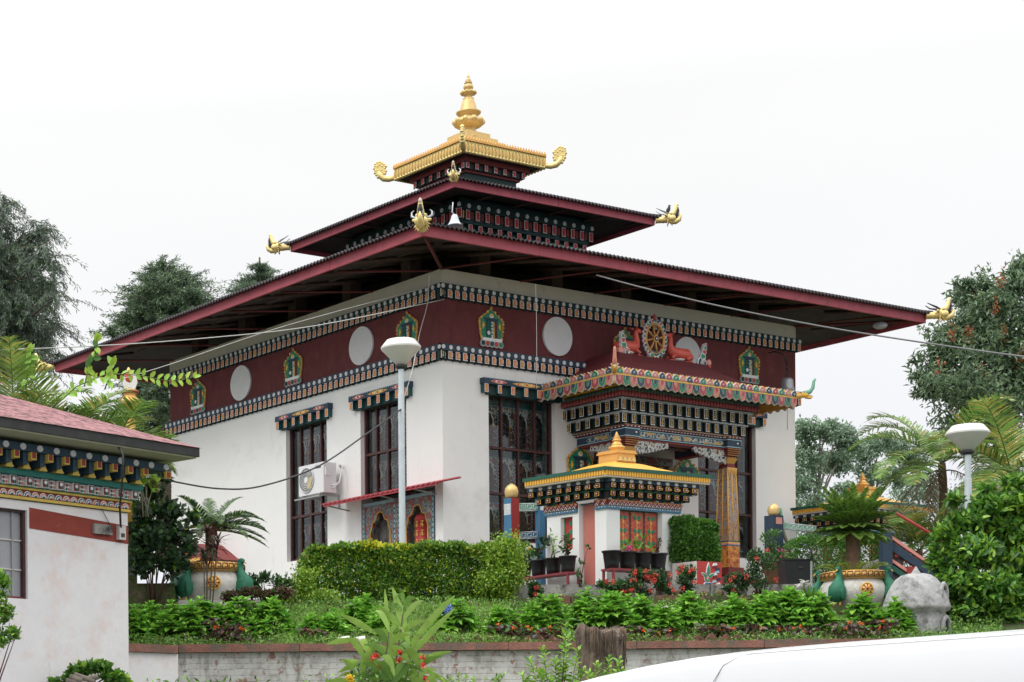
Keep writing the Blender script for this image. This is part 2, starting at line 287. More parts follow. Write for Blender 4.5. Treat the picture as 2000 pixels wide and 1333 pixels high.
def leaves(name,pos,d,up,L,W,mi,mats,parent=None,kind='diamond',label=None):
    T,F=TPL[kind]; pos=np.asarray(pos,float); n=len(pos); d=nrm(np.asarray(d,float)); up=np.asarray(up,float)
    s=nrm(np.cross(up,d)); nn=np.cross(d,s); L=np.broadcast_to(L,(n,)); W=np.broadcast_to(W,(n,))
    V=(pos[:,None,:]+T[None,:,0,None]*L[:,None,None]*d[:,None,:]+T[None,:,1,None]*W[:,None,None]*s[:,None,:]+T[None,:,2,None]*L[:,None,None]*nn[:,None,:]).reshape(-1,3)
    FF=(F[None]+(np.arange(n)*len(T))[:,None,None]).reshape(-1,3); mi=np.repeat(np.asarray(mi,int),len(F))
    off=Vector((0,0,0)); q=parent
    while q is not None: off+=q.location; q=q.parent
    V=V-np.array(off); me=bpy.data.meshes.new(name); me.vertices.add(len(V)); me.vertices.foreach_set('co',V.ravel())
    me.loops.add(FF.size); me.loops.foreach_set('vertex_index',FF.ravel().astype(np.int32)); me.polygons.add(len(FF))
    me.polygons.foreach_set('loop_start',np.arange(0,FF.size,3,dtype=np.int32)); me.polygons.foreach_set('material_index',mi.astype(np.int32))
    for m_ in mats: me.materials.append(M[m_])
    me.update(calc_edges=True); o=bpy.data.objects.new(name,me); COL.objects.link(o)
    if parent is not None: o.parent=parent
    if label: o['label']=label
    return o
def rdir(n,up=0.):
    v=RNG.normal(size=(n,3)); v[:,2]+=up; return nrm(v)
def rup(n,k=1.2): v=RNG.normal(size=(n,3)); v[:,2]+=k; return nrm(v)
def pick(n,w): return RNG.choice(len(w),size=n,p=np.array(w)/sum(w))

def split_edges(o,ang=25):
    m=o.modifiers.new('sharp','EDGE_SPLIT'); m.split_angle=R(ang)
ZEN,SUNE=2.6,1.2
# ================================================================== TEMPLE
A_,B_=9.94,9.68; XC,YC=4.97,4.88
T=thing('temple','large white temple with maroon band, tiered roofs and golden spire','temple',(XC,YC,-.48))
FR=Matrix.Identity(4); LF=frame((0,B_,0),(0,-1),(1,0))       # front face and left face: local x runs left to right, -y is outward
def fy(y): return B_-y                                        # left-face local x from world y
def wall_holes(mb,L,z0,z1,th,holes,mt):
    xs=sorted({0,L,*[h[0] for h in holes],*[h[1] for h in holes]}); zs=sorted({z0,z1,*[h[2] for h in holes],*[h[3] for h in holes]})
    inh=lambda x,z:any(h[0]<x<h[1] and h[2]<z<h[3] for h in holes)
    for i in range(len(xs)-1):
        for j in range(len(zs)-1):
            if not inh((xs[i]+xs[i+1])/2,(zs[j]+zs[j+1])/2):
                a,b,c,d=xs[i],xs[i+1],zs[j],zs[j+1]
                mb.add([(a,0,c),(b,0,c),(b,0,d),(a,0,d)],[(0,1,2,3)],mt)
    for a,b,c,d in holes:
        mb.add([(a,0,c),(b,0,c),(b,th,c),(a,th,c)],[(0,3,2,1)],mt); mb.add([(a,0,d),(b,0,d),(b,th,d),(a,th,d)],[(0,1,2,3)],mt)
        mb.add([(a,0,c),(a,th,c),(a,th,d),(a,0,d)],[(0,1,2,3)],mt); mb.add([(b,0,c),(b,th,c),(b,th,d),(b,0,d)],[(3,2,1,0)],mt)
FW=[(1.16,2.90,.88,3.75),(6.93,8.69,.88,3.75)]; DOOR=(4.05,5.85,.38,2.45)
LW=[(fy(5.10),fy(3.66),.88,3.75)]; LW2=(fy(2.53),fy(.23),-.1,1.93); LW3=(fy(2.53),fy(1.08),1.93,3.75)
mb=MB(); mb.M=FR; wall_holes(mb,A_,-.9,4.44,.32,FW+[DOOR],'wall_white')
mb.M=LF; wall_holes(mb,B_,-.9,4.44,.32,LW+[LW2,LW3],'wall_white')
mb.M=FR; mb.add([(A_,0,-.9),(A_,B_,-.9),(A_,B_,4.44),(A_,0,4.44)],[(0,1,2,3)],'wall_white'); mb.add([(0,B_,-.9),(A_,B_,-.9),(A_,B_,4.44),(0,B_,4.44)],[(3,2,1,0)],'wall_white')
mb.build('wall',T)
mb=MB(); mb.box(-.012,A_+.012,-.012,B_+.012,4.44,5.62,'maroon'); mb.build('maroon_band',T)
mb=MB(); mb.box(-.02,A_+.02,-.02,B_+.02,5.622,6.0,'cream'); mb.build('cream_band',T)
mb=MB(); mb.box(1.3,A_-1.3,1.3,B_-1.3,6.001,6.72,'eave_dark'); mb.build('loft_dark_box',T)  # inner box added under the roof, its dark colour standing for the gap's shade
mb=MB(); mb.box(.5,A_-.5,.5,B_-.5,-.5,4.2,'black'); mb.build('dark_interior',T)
def glyph(mb,x,z,w,h,y):                         # small gilt letter-like ornament
    s=w*.15
    mb.box(x-w*.3,x+w*.3,y-.004,y,z+h*.28,z+h*.28+s,'gold_paint'); mb.box(x-w*.05,x+w*.1,y-.004,y,z-h*.4,z+h*.28,'gold_paint')
    mb.box(x-w*.3,x-w*.05,y-.004,y,z-h*.05,z-h*.05+s,'gold_paint'); mb.box(x+w*.1,x+w*.3,y-.004,y,z-h*.25,z-h*.25+s,'gold_paint'); mb.box(x-w*.3,x-w*.15,y-.004,y,z-h*.35,z-h*.1,'gold_paint')
def dentils(mb,x0,x1,zt,h,n,w,dep,face='orange',body='dteal',rim='white',gl=True,y=0.,inset=.012):
    for i in range(n):
        x=x0+(x1-x0)*i/(n-1)
        mb.box(x-w/2,x+w/2,y-dep,y,zt-h,zt,body)
        if body in('dteal','black','navy'): mb.box(x-w/2-.02,x-w/2,y-dep*.8,y,zt-h-.03,zt,body)
        mb.box(x-w/2,x+w/2,y-dep-.006,y-dep,zt-h,zt,rim); mb.box(x-w/2+inset,x+w/2-inset,y-dep-.011,y-dep-.006,zt-h+inset,zt-inset,face)
        if gl: glyph(mb,x,zt-h/2,w-2*inset,h-2*inset,y-dep-.011)
def frieze(mb,L,zt,zb,h,n,corner):
    mb.box(-.10,L+.10,-.10,.0,zb,zt,corner)      # band
    mb.box(-.03,L+.03,-.03,.0,zb-h-.02,zb-.002,'black')
    for i in range(n):
        x=-.05+(L+.1)*i/(n-1); mb.disc(x,(zt+zb)/2,.042,.042,-.112,-.10,'disc_white',14)
    dentils(mb,-.05,L+.05,zb-.003,h,n,.095,.085,inset=.013)
    for i in range(n-1):                          # spotted blocks between the dentils
        x=-.05+(L+.1)*(i+.5)/(n-1)
        mb.box(x-.035,x+.01,-.05,-.03,zb-h*.95,zb-.02,'white'); mb.box(x-.03,x-.012,-.056,-.05,zb-h*.45,zb-h*.3,'black'); mb.box(x-.012,x+.004,-.056,-.05,zb-h*.8,zb-h*.65,'black')
for nm,zt,zb,h,c in (('upper_frieze',5.71,5.605,.15,'dteal'),('lower_frieze',4.56,4.43,.15,'navy')):
    mb=MB(FR.copy()); frieze(mb,A_,zt,zb,h,56,c); mb.build(nm,T,'painted frieze on the entrance side, with glyph dentils')
    mb=MB(LF.copy()); frieze(mb,B_,zt,zb,h,55,c); mb.build(nm,T)
# white discs
def disc_part(fr,x,z,r=.385):
    mb=MB(fr.copy()); mb.disc(x,z,r,r*1.0,-.05,-.012,'disc_white',48); mb.build('white_disc',T)
for x in (2.95,6.60): disc_part(FR,x,5.02)
for y in (2.44,6.74): disc_part(LF,fy(y),4.99)
# monogram emblems
def ogee(w,h,k=1.):
    pts=[]
    for t in range(0,21):
        a=t/20; 
        if a<.55: q=a/.55; z=-h*.5+q*h*.62; x=w*.5*(.80+.20*math.sin(q*math.pi*.5))
        else: q=(a-.55)/.45; z=h*.12+h*.40*(.55*q+.45*q**2.2); x=w*.5*(math.cos(q*math.pi*.5)**1.05*.92+.08*(1-q))
        pts.append((x*k,z*k))
    return pts+[(-x,z) for x,z in pts[::-1][1:]]
def emblem(fr,x,z,s=1.,lotus=True,par=None):
    mb=MB(fr@Matrix.Translation((x,0,z+(.05 if lotus else 0)))@Matrix.Diagonal((1.12,1,.93 if lotus else 1,1))); x=z=0; w,h=.50*s,.64*s
    o=ogee(w,h); mb.prism([(x+a,z+b) for a,b in ogee(w*1.08,h*1.07)],-.035,-.012,'gold_paint' if lotus else 'gold_orange')
    mb.prism([(x+a,z+b) for a,b in o],-.045,-.035,'green')
    k=len(o)
    for i in range(0,k,2):
        a,b=o[i]; mb.disc(x+a*1.09,z+b*1.07,.021*s,.026*s,-.055,-.03,'gold_paint',8); 
        if i%4==0: mb.disc(x+a*1.09,z+b*1.07,.011*s,.012*s,-.06,-.055,'dred',6)
    y0,y1=-.055,-.045
    mb.prism([(x-.17*s,z+.14*s),(x+.17*s,z+.14*s),(x+.12*s,z+.07*s),(x-.12*s,z+.07*s)],y0,y1,'navy')
    for i,(dx,c) in enumerate(((-.10,'navy'),(-.045,'navy'),(.012,'white'),(.05,'gold_paint'),(.085,'navy'),(.12,'dred'))): mb.box(x+dx*s-.012*s,x+dx*s+.014*s,y0,y1,z-.28*s,z+.08*s,c)
    for dz in (.02,-.05,-.12,-.19): mb.box(x-.14*s,x+.02*s,y0-.004,y0,z+dz*s-.009*s,z+dz*s+.009*s,'navy')
    mb.box(x+.03*s,x+.13*s,y0-.004,y0,z-.04*s,z-.02*s,'navy'); mb.disc(x-.07*s,z-.17*s,.035*s,.045*s,y0-.006,y0-.002,'white',10)
    mb.disc(x,z+.19*s,.045*s,.045*s,y0,y1,'white',14); mb.disc(x,z+.205*s,.034*s,.034*s,y0-.004,y0,'gold_paint',12)
    for sg in (-1,1): mb.prism([(x+sg*.19*s,z+.06*s),(x+sg*.155*s,z-.02*s),(x+sg*.20*s,z-.10*s),(x+sg*.21*s,z-.02*s)],y0,y1,'yellow')
    if lotus:
        mb.box(x-.22*s,x+.22*s,-.075,-.035,z-.345*s,z-.28*s,'white')
        for i,c in enumerate(('dteal','red','navy','red','green')):
            q=(i-2)*.10*s; mb.disc(x+q,z-.40*s,.062*s,.072*s,-.06-.002*(i%2),-.03,'grey_line',12); mb.disc(x+q,z-.395*s,.042*s,.05*s,-.068-.002*(i%2),-.062,c,10)
    return mb.build('emblem',par or T)
for x in (1.21,4.80,8.46): emblem(FR,x,5.00)
for y in (.985,4.765,8.46): emblem(LF,fy(y),4.98)
for x in (3.53,6.55): emblem(FR,x,2.52,1.12,False)
# windows
def window(fr,x0,x1,z0,z1,nc,rows,th=.16,lint=True,lx=.22):
    fm=MB(fr.copy()); f=.045; y=th
    fm.box(x0,x0+f,y-.06,y+.02,z0,z1,'window_frame'); fm.box(x1-f,x1,y-.06,y+.02,z0,z1,'window_frame')
    zz=[z0]+[z0+(z1-z0)*r for r in rows]+[z1]
    for i,z in enumerate(zz):
        a=z-.03 if 0<i<len(zz)-1 else (z if i==0 else z-.05); fm.box(x0+f,x1-f,y-.055,y+.015,a,a+.048,'window_frame')
    xs=[x0+(x1-x0)*i/nc for i in range(nc+1)]
    for x in xs[1:-1]: fm.box(x-.021,x+.021,y-.05,y+.012,z0+.02,z1-.02,'window_frame')
    W=fm.build('window',T)
    g=MB(fr.copy()); g.add([(x0+f,y-.01,z0),(x1-f,y-.01,z0),(x1-f,y-.01,z1),(x0+f,y-.01,z1)],[(0,1,2,3)],'glass'); g.build('pane',W)
    s=MB(fr.copy()); yb=y+.14
    s.add([(x0,yb,z0),(x1,yb,z0),(x1,yb,z1),(x0,yb,z1)],[(0,1,2,3)],'dteal'); s.box(x0+.045,x0+.10,yb-.04,yb-.033,z0,z1,'teal_pale'); s.box(x1-.10,x1-.045,yb-.04,yb-.033,z0,z1,'teal_pale')
    cwid=(x1-x0)/nc
    for j in range(len(zz)-1):
        a,b=zz[j],zz[j+1]; H=b-a
        s.box(x0,x1,yb-.012,yb-.002,b-.17*H,b-.05*H,'header_teal' if j==len(zz)-2 else 'teal'); 
        for k in range(int((x1-x0)/.07)): s.box(x0+.02+k*.07,x0+.045+k*.07,yb-.018,yb-.012,b-.045*H,b-.03*H,'white')
        s.box(x0,x1,yb-.02,yb-.012,b-.185*H,b-.172*H,'ltblue')
        s.box(x0,x1,yb-.012,yb-.002,a,b-.19*H,'screen_scroll')
        for k in range(nc):
            c=x0+cwid*(k+.5); w=cwid*.30; zt=a+.62*H
            arch=[(c-w,a+.02),(c+w,a+.02),(c+w,zt-.06)]+[(c+w*.75,zt),(c+w*.7,zt+.05),(c+w*.3,zt+.07),(c,zt+.13),(c-w*.3,zt+.07),(c-w*.7,zt+.05),(c-w*.75,zt)]+[(c-w,zt-.06)]
            s.prism([(c+(q1-c)*1.30,a+.02+(q2-a-.02)*1.05) for q1,q2 in arch],yb-.0145,yb-.0125,'white'); s.prism(arch,yb-.022,yb-.015,'screen_curl')
            s.box(c+w+.01,c+w+.075,yb-.03,yb-.02,a+.02,a+.45*H,'post_brown'); 
            for q in range(3): s.disc(c+w+.042,a+.08*H+q*.13*H,.016,.018,yb-.034,yb-.03,'white',6)
            s.box(c+w-.005,c+w+.075,yb-.032,yb-.022,a+.43*H,a+.46*H,'gold_paint')
            s.box(c-w-.065,c-w-.005,yb-.024,yb-.0225,a+.02,a+.72*H,'dteal')
            for q in range(9): s.disc(c-w-.035+.012*(q%2),a+.05*H+q*.078*H,.034,.036,yb-.026,yb-.024,'white',8); s.disc(c-w-.035+.012*(q%2),a+.05*H+q*.078*H,.021,.023,yb-.028,yb-.026,'dred' if q%2 else 'dteal',8)
        s.box(x0,x1,yb-.03,yb-.02,a+.18*H,a+.21*H,'ltblue') if j==0 else None
        if j==0: s.box(x0,x1,yb-.031,yb-.0225,a+.02,a+.12*H,'teal')
    s.build('painted_screen',W)
    if lint:
        l=MB(fr.copy()); a,b=x0-lx,x1+lx
        l.box(a,b,-.13,.10,z1+.14,z1+.255,'navy'); 
        for k in range(3):
            c=a+(b-a)*(.5 if k==1 else (.17 if k==0 else .83)); ww=(b-a)*(.17 if k==1 else .1)
            l.prism([(c-ww,z1+.195),(c-ww*.6,z1+.22),(c,z1+.235),(c+ww*.6,z1+.22),(c+ww,z1+.195),(c+ww*.6,z1+.17),(c,z1+.155),(c-ww*.6,z1+.17)],-.136,-.13,'gold_paint' if k==1 else 'pink')
            for q in range(5): l.disc(c+(q-2)*ww*.3,z1+.195,.016,.02,-.142,-.136,'white' if q%2 else 'red',8)
        for q in range(int((b-a)/.06)): l.box(a+.015+q*.06,a+.04+q*.06,-.134,-.1305,z1+.235+.008*(q%2),z1+.245+.008*(q%2),'ltblue')
        l.box(a+.13,b-.13,-.05,.10,z1-.05,z1+.138,'dteal')
        dentils(l,a+.07,b-.07,z1+.137,.16,7,.095,.115,'orange','teal','white'); l.build('window_lintel',W)
window(FR,*FW[0],4,(.33,.64)); window(FR,*FW[1],4,(.33,.64)); window(LF,*LW[0],4,(.33,.64)); window(LF,LW3[0],LW3[1],1.93,3.75,4,(.48,))
# niche under the awning
s=MB(LF.copy()); x0,x1=LW2[0]+.06,LW2[1]-.06; xm=(x0+x1)/2-.02
s.box(x0-.06,x1+.06,.30,.34,-.1,1.98,'concrete')
for a,b,c in ((x0,xm-.05,'window_frame'),(xm+.05,x1,'ltblue')):
    cc=(a+b)/2+.02; w=(b-a)*.31; zt=1.24
    arch=[(cc+w,-.1),(cc+w,zt-.05),(cc+w*.82,zt+.06),(cc+w*.8,zt+.14),(cc+w*.45,zt+.20),(cc+w*.3,zt+.32),(cc,zt+.36),(cc-w*.3,zt+.32),(cc-w*.45,zt+.20),(cc-w*.8,zt+.14),(cc-w*.82,zt+.06),(cc-w,zt-.05),(cc-w,-.1)]
    fr=[(a,-.1),(a,1.78),(b,1.78),(b,-.1)]; s.prism(fr+arch,.02,.09,'niche_scroll')
    s.box(a,a+.035,.0,.02,-.1,1.78,'ltblue'); s.box(b-.035,b,.0,.02,-.1,1.78,'ltblue'); s.box(a,b,.0,.02,1.74,1.80,'ltblue')
    for q in range(18): s.disc(b-.018,0+q*.1,.014,.02,-.006,0,'navy',6); s.disc(a+.018,0+q*.1,.014,.02,-.006,0,'navy',6)
    for i in range(len(arch)-1): (p,q),(r_,t)=arch[i],arch[i+1]; s.tube([(p,.015,q),(r_,.015,t)],.014,'gold_paint',5)
s.box(xm-.05,xm+.05,.0,.1,-.1,1.80,'niche_scroll'); s.build('prayer_wheel_niche',T)
# awning
a=MB(LF.copy()); ax0,ax1=fy(3.02),fy(-.55)
n=int((ax1-ax0)/.075); Va=[];Fa=[]
for i in range(n+1):
    x=ax0+(ax1-ax0)*i/n; z=.012*math.cos(i*math.pi)
    Va+=[(x,-.62,1.83+z),(x,0,1.965+z),(x,-.62,1.81+z),(x,0,1.945+z)]
for i in range(n): k=4*i; Fa+=[(k,k+4,k+5,k+1),(k+2,k+3,k+7,k+6),(k,k+2,k+6,k+4)]
mat('awning_red',(.40,.055,.065),.5,var=.12,scale=4,dirt=(.3,.16,.15),dscale=6,dlo=.6,dhi=.75)
a.add(Va,Fa,'awning_red'); a.box(ax0+.02,ax1-.02,-.60,-.57,1.77,1.805,'awning_red')
for x in (ax0+.1,(ax0+ax1)/2,ax1-.75): a.tube([(x,0,1.72),(x,-.57,1.79)],.015,'ac_grey',6)
a.build('awning',T,'sloping red sheet awning over the niche')
# ---- roofs
def roof(nm,cx,cy,hx,hy,z0,fh,tx,ty,tz,pitchmat,wh,corr=.105,drop=0):
    e=.10
    # fascia boards, butted
    f=MB(); t=.05
    for k,(a,b,c,d) in enumerate(((cx-hx,cx+hx,cy-hy,cy-hy+t),(cx-hx,cx+hx,cy+hy-t,cy+hy),(cx-hx,cx-hx+t,cy-hy+t,cy+hy-t),(cx+hx-t,cx+hx,cy-hy+t,cy+hy-t))):
        f=MB(); ns=max(1,int(max(b-a,d-c)/2.4)); q_=.004
        for e_ in range(ns):
            if k<2: f.box(a+(b-a)*e_/ns+q_,a+(b-a)*(e_+1)/ns-q_,c,d,z0+.004*(e_%2),z0+fh,'fascia')
            else: f.box(a,b,c+(d-c)*e_/ns+q_,c+(d-c)*(e_+1)/ns-q_,z0+.004*(e_%2),z0+fh,'fascia')
        L=(b-a) if k<2 else (d-c)
        f.build('fascia_board',T)
    # corrugated sheet: ribs run up the slope
    r=MB(); zt=z0+fh+.015; amp=.022
    for s_ in range(4):
        ex=hx+e; ey=hy+e
        if s_<2: L=2*ex; 
        else: L=2*ey
        n=int(L/corr)*2; n+=n%2; V=[];F=[]
        for i in range(n+1):
            q=-1+2*i/n; zz=amp*(1 if i%2 else -1)
            if s_==0: o=(cx+ex*q,cy-ey); t_=(cx+tx*q,cy-ty)
            elif s_==1: o=(cx+ex*q,cy+ey); t_=(cx+tx*q,cy+ty)
            elif s_==2: o=(cx-ex,cy+ey*q); t_=(cx-tx,cy+ty*q)
            else: o=(cx+ex,cy+ey*q); t_=(cx+tx,cy+ty*q)
            V+=[(o[0],o[1],zt+zz),(t_[0],t_[1],tz),(o[0],o[1],zt+zz-.03),(t_[0],t_[1],tz-.03)]
        for i in range(n): k=4*i; F+=[(k,k+4,k+5,k+1),(k+2,k+3,k+7,k+6),(k,k+2,k+6,k+4)]
        r.add(V,F,'roof_metal')
    for sx in (-1,1):
        for sy in (-1,1): r.tube([(cx+sx*(hx+e),cy+sy*(hy+e),zt+.02),(cx+sx*tx,cy+sy*ty,tz)],.02,'roof_metal',6)
    r.build(nm,T)
    # underside boards and rafters
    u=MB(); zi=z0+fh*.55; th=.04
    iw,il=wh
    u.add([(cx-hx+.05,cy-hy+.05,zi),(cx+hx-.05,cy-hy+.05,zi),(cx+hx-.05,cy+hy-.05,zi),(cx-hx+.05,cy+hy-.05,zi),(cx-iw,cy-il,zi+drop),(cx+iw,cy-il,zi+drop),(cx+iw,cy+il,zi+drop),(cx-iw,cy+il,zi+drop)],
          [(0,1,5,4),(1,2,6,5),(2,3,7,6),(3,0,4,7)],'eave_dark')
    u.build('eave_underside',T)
    return zi
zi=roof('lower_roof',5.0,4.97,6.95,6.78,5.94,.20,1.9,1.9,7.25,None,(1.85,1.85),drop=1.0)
def stick(name,a,b_,r,m,n=4):
    q=MB(); q.tube([a,b_],r,m,n); q.build(name,T)
for i in range(13):
    x=-1.55+i*1.09; y=-1.5+i*1.08
    ye=min(1.2,x-.15,A_-x+.1); xe=min(1.2,y-.15,B_-y+.1)
    if ye>-1.3: stick('rafter',(x,-1.75,6.03),(x,ye,6.03+.186*(ye+1.75)),.05,'rafter')
    if xe>-1.4: stick('rafter',(-1.9,y,6.03),(xe,y,6.03+.184*(xe+1.9)),.05,'rafter')
for k in (.55,1.25):
    stick('purlin',(-k,-k,6.06+(1.95-k)*.18),(A_+k,-k,6.06+(1.95-k)*.18),.035,'rafter'); stick('purlin',(-k,-k+.1,6.06+(1.95-k)*.18),(-k,B_+k,6.06+(1.95-k)*.18),.035,'rafter')
for i in range(6):
    x=.0+i*1.98; stick('eave_brace',(x,-.03,6.0),(x+1.1,-1.5,6.05),.022,'brace_red',5); y=.2+i*1.86; stick('eave_brace',(-.03,y,6.0),(-1.5,y+1.1,6.05),.022,'brace_red',5)
stick('eave_brace',(-.02,-.02,6.0),(-1.85,-1.7,6.0),.035,'brace_red',5); stick('eave_brace',(A_,-.02,6.0),(A_+1.9,-1.7,6.0),.035,'brace_red',5)
for i in range(5):
    for a in ((1.2+i*1.9,.25),(.25,1.2+i*1.9)): q=MB(); q.box(a[0]-.14,a[0]+.14,a[1]-.14,a[1]+.14,6.001,6.55,'rafter'); q.build('roof_post',T)
# second tier: wall with two rows of dentils
h2=1.93; c2x,c2y=4.98,4.93
w2=MB(); w2.box(c2x-h2+.18,c2x+h2-.18,c2y-h2+.18,c2y+h2-.18,7.3,8.62,'dteal'); w2.build('upper_wall',T)
for fr,L in ((frame((c2x-h2,c2y-h2,0),(1,0),(0,1)),2*h2),(frame((c2x-h2,c2y+h2,0),(0,-1),(1,0)),2*h2)):
    d=MB(fr); d.box(0,L,-.0,.18,8.36,8.6,'dteal'); 
    for i in range(15): d.disc(L*i/14,8.44,.05,.05,-.012,0,'disc_white',10)
    d.box(.06,L-.06,.06,.18,8.08,8.30,'dteal')
    dentils(d,0,L,8.36,.2,15,.11,.03,'red','black','disc_white',False,y=.06); dentils(d,.13,L-.13,8.08,.19,14,.11,.02,'red','black','disc_white',False,y=.12)
    for i in range(14): d.box(L*(i+.5)/14-.05,L*(i+.5)/14+.03,.03,.07,8.18,8.34,'gold_paint' if i==0 else 'dred'); d.box(.13+L*(i+.4)/15-.03,.13+L*(i+.4)/15+.03,.10,.13,7.9,8.0,'green')
    d.box(.1,L-.1,.06,.18,7.80,7.86,'dgreen'); 
    for i in range(20): d.disc(.2+(L-.4)*i/19,7.72,.05,.03,.08,.12,'white',8); d.disc(.2+(L-.4)*i/19,7.72,.035,.02,.07,.08,'red',8)
    d.build('upper_frieze_rows',T)
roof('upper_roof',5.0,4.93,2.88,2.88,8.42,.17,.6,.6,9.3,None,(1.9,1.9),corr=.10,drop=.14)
for i in range(6): stick('rafter',(2.4+i*1.05,2.15,8.50),(2.4+i*1.05,3.1,8.56),.03,'rafter'); stick('rafter',(2.2,2.4+i*1.05,8.50),(3.1,2.4+i*1.05,8.56),.03,'rafter')
# third tier
t3=MB(); c3x,c3y=5.0,4.9
for h,z0,z1,m in ((.62,9.1,9.38,'dgreen'),(.70,9.38,9.44,'white'),(.74,9.44,9.60,'dteal'),(.80,9.602,9.65,'dred'),(.86,9.652,9.78,'black'),(.95,9.782,9.9,'dred')): t3.box(c3x-h,c3x+h,c3y-h,c3y+h,z0,z1,m)
for fr in (frame((c3x-.86,c3y-.86,0),(1,0),(0,1)),frame((c3x-.86,c3y+.86,0),(0,-1),(1,0))):
    t3.M=fr; dentils(t3,.04,1.68,9.78,.12,7,.09,.03,'red','black','disc_white',False)
    for i in range(13): t3.disc(.2+i*.11,9.42,.05,.025,.135,.155,'disc_white',8)
t3.build('spire_tower',T)
# golden roof
g=MB(); H=1.19; zf=9.86
for a,b,c,d in ((-H,H,-H,-H+.04),(-H,H,H-.04,H),(-H,-H+.04,-H+.04,H-.04),(H-.04,H,-H+.04,H-.04)): g.box(c3x+a,c3x+b,c3y+c,c3y+d,zf,zf+.26,'gold_bright')
for fr in (frame((c3x-H,c3y-H,0),(1,0),(0,1)),frame((c3x-H,c3y+H,0),(0,-1),(1,0)),frame((c3x+H,c3y-H,0),(0,1),(-1,0))):
    g.M=fr; n=24
    for i in range(n):
        x=(i+.5)*2*H/n; g.disc(x,zf+.13,.034,.10,-.03,0,'gold_bright',10); g.disc(x,zf+.12,.017,.06,-.036,-.03,'gold_orange',8); g.box(x+H/n-.006,x+H/n+.006,-.02,0,zf+.01,zf+.24,'gold_bright')
        g.ell((x,-.02,zf+.02),(.04,.025,.03),'gold_bright',8,5)
    for i in range(30):
        x=(i+.5)*2*H/30; g.prism([(x-.035,zf+.262),(x+.035,zf+.262),(x+.04,zf+.30),(x+.012,zf+.325),(x,zf+.36),(x-.012,zf+.325),(x-.04,zf+.30)],-.045,-.012,'gold_orange')
g.M=Matrix.Identity(4); g.frust((c3x-H-.02,c3x+H+.02,c3y-H-.02,c3y+H+.02),(c3x-.72,c3x+.72,c3y-.72,c3y+.72),zf+.262,zf+.44,'gold')
for h,z0,z1 in ((.70,.44,.52),(.58,.52,.63),(.46,.63,.74),(.34,.74,.88)): g.box(c3x-h,c3x+h,c3y-h,c3y+h,zf+z0+.001,zf+z1,'gold')
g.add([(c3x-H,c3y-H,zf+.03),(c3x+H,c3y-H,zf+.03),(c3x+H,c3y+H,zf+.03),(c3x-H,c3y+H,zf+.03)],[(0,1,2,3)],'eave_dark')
g.build('golden_roof',T)
g=MB(); pr_=[(.20,10.72),(.17,10.76),(.15,10.80),(.17,10.83),(.17,10.85),(.13,10.87),(.16,10.90),(.28,10.95),(.34,11.00),(.345,11.06),(.30,11.10),(.24,11.13),(.20,11.15),(.17,11.17),(.20,11.19),(.27,11.24),(.285,11.27),(.20,11.29),(.195,11.31),(.17,11.42),(.14,11.52),(.12,11.56),(.13,11.585),(.09,11.60),(.09,11.64),(.12,11.66),(.175,11.69),(.18,11.72),(.13,11.745),(.08,11.76),(.07,11.775),(.10,11.80),(.115,11.84),(.10,11.89),(.06,11.915),(.09,11.925),(.09,11.94),(.06,11.95),(.075,11.965),(.075,11.98),(.045,11.99),(.055,12.005),(.05,12.02),(.025,12.04),(.035,12.07),(.03,12.09),(.01,12.14)]
g.lathe(pr_,'gold',(c3x,c3y,0),32)
for i in range(10):
    a=2*math.pi*i/10; g.ell((c3x+.30*math.cos(a),c3y+.30*math.sin(a),11.05),(.075,.075,.075),'gold',10,7); g.ell((c3x+.16*math.cos(a),c3y+.16*math.sin(a),11.715),(.035,.035,.04),'gold',8,5)
g.build('spire',T)
def corner_scroll(cx,cy,z,ang):
    g=MB(frame((cx,cy,z),(math.cos(ang),math.sin(ang)))@Matrix.Scale(.82,4))
    g.tube([(-.12,0,.07),(.12,0,.035),(.26,0,.06),(.36,0,.15),(.40,0,.27)],[.065,.08,.085,.08,.07],'gold_bright',10)
    sp_=[(.22,.20),(.20,.27),(.23,.34),(.20,.40),(.25,.45),(.30,.49),(.36,.53),(.43,.52),(.49,.48),(.50,.42),(.52,.36),(.49,.30),(.50,.24),(.46,.18),(.42,.11),(.34,.08),(.30,.14),(.27,.19)]
    g.prism(sp_,-.04,.04,'gold_bright')
    for (x,z_) in sp_[:15]: g.ell((x,0,z_),(.04,.055,.04),'gold_bright',8,6)
    for (x,z_) in ((.30,.40),(.37,.45),(.43,.41),(.31,.30),(.42,.30)): g.ell((x,0,z_),(.035,.065,.035),'gold_bright',8,6)
    g.build('corner_scroll',T)
for sx,sy in ((-1,-1),(1,-1),(-1,1)): corner_scroll(c3x+sx*(H+.02),c3y+sy*(H+.02),zf+.02,math.atan2(sy,sx))
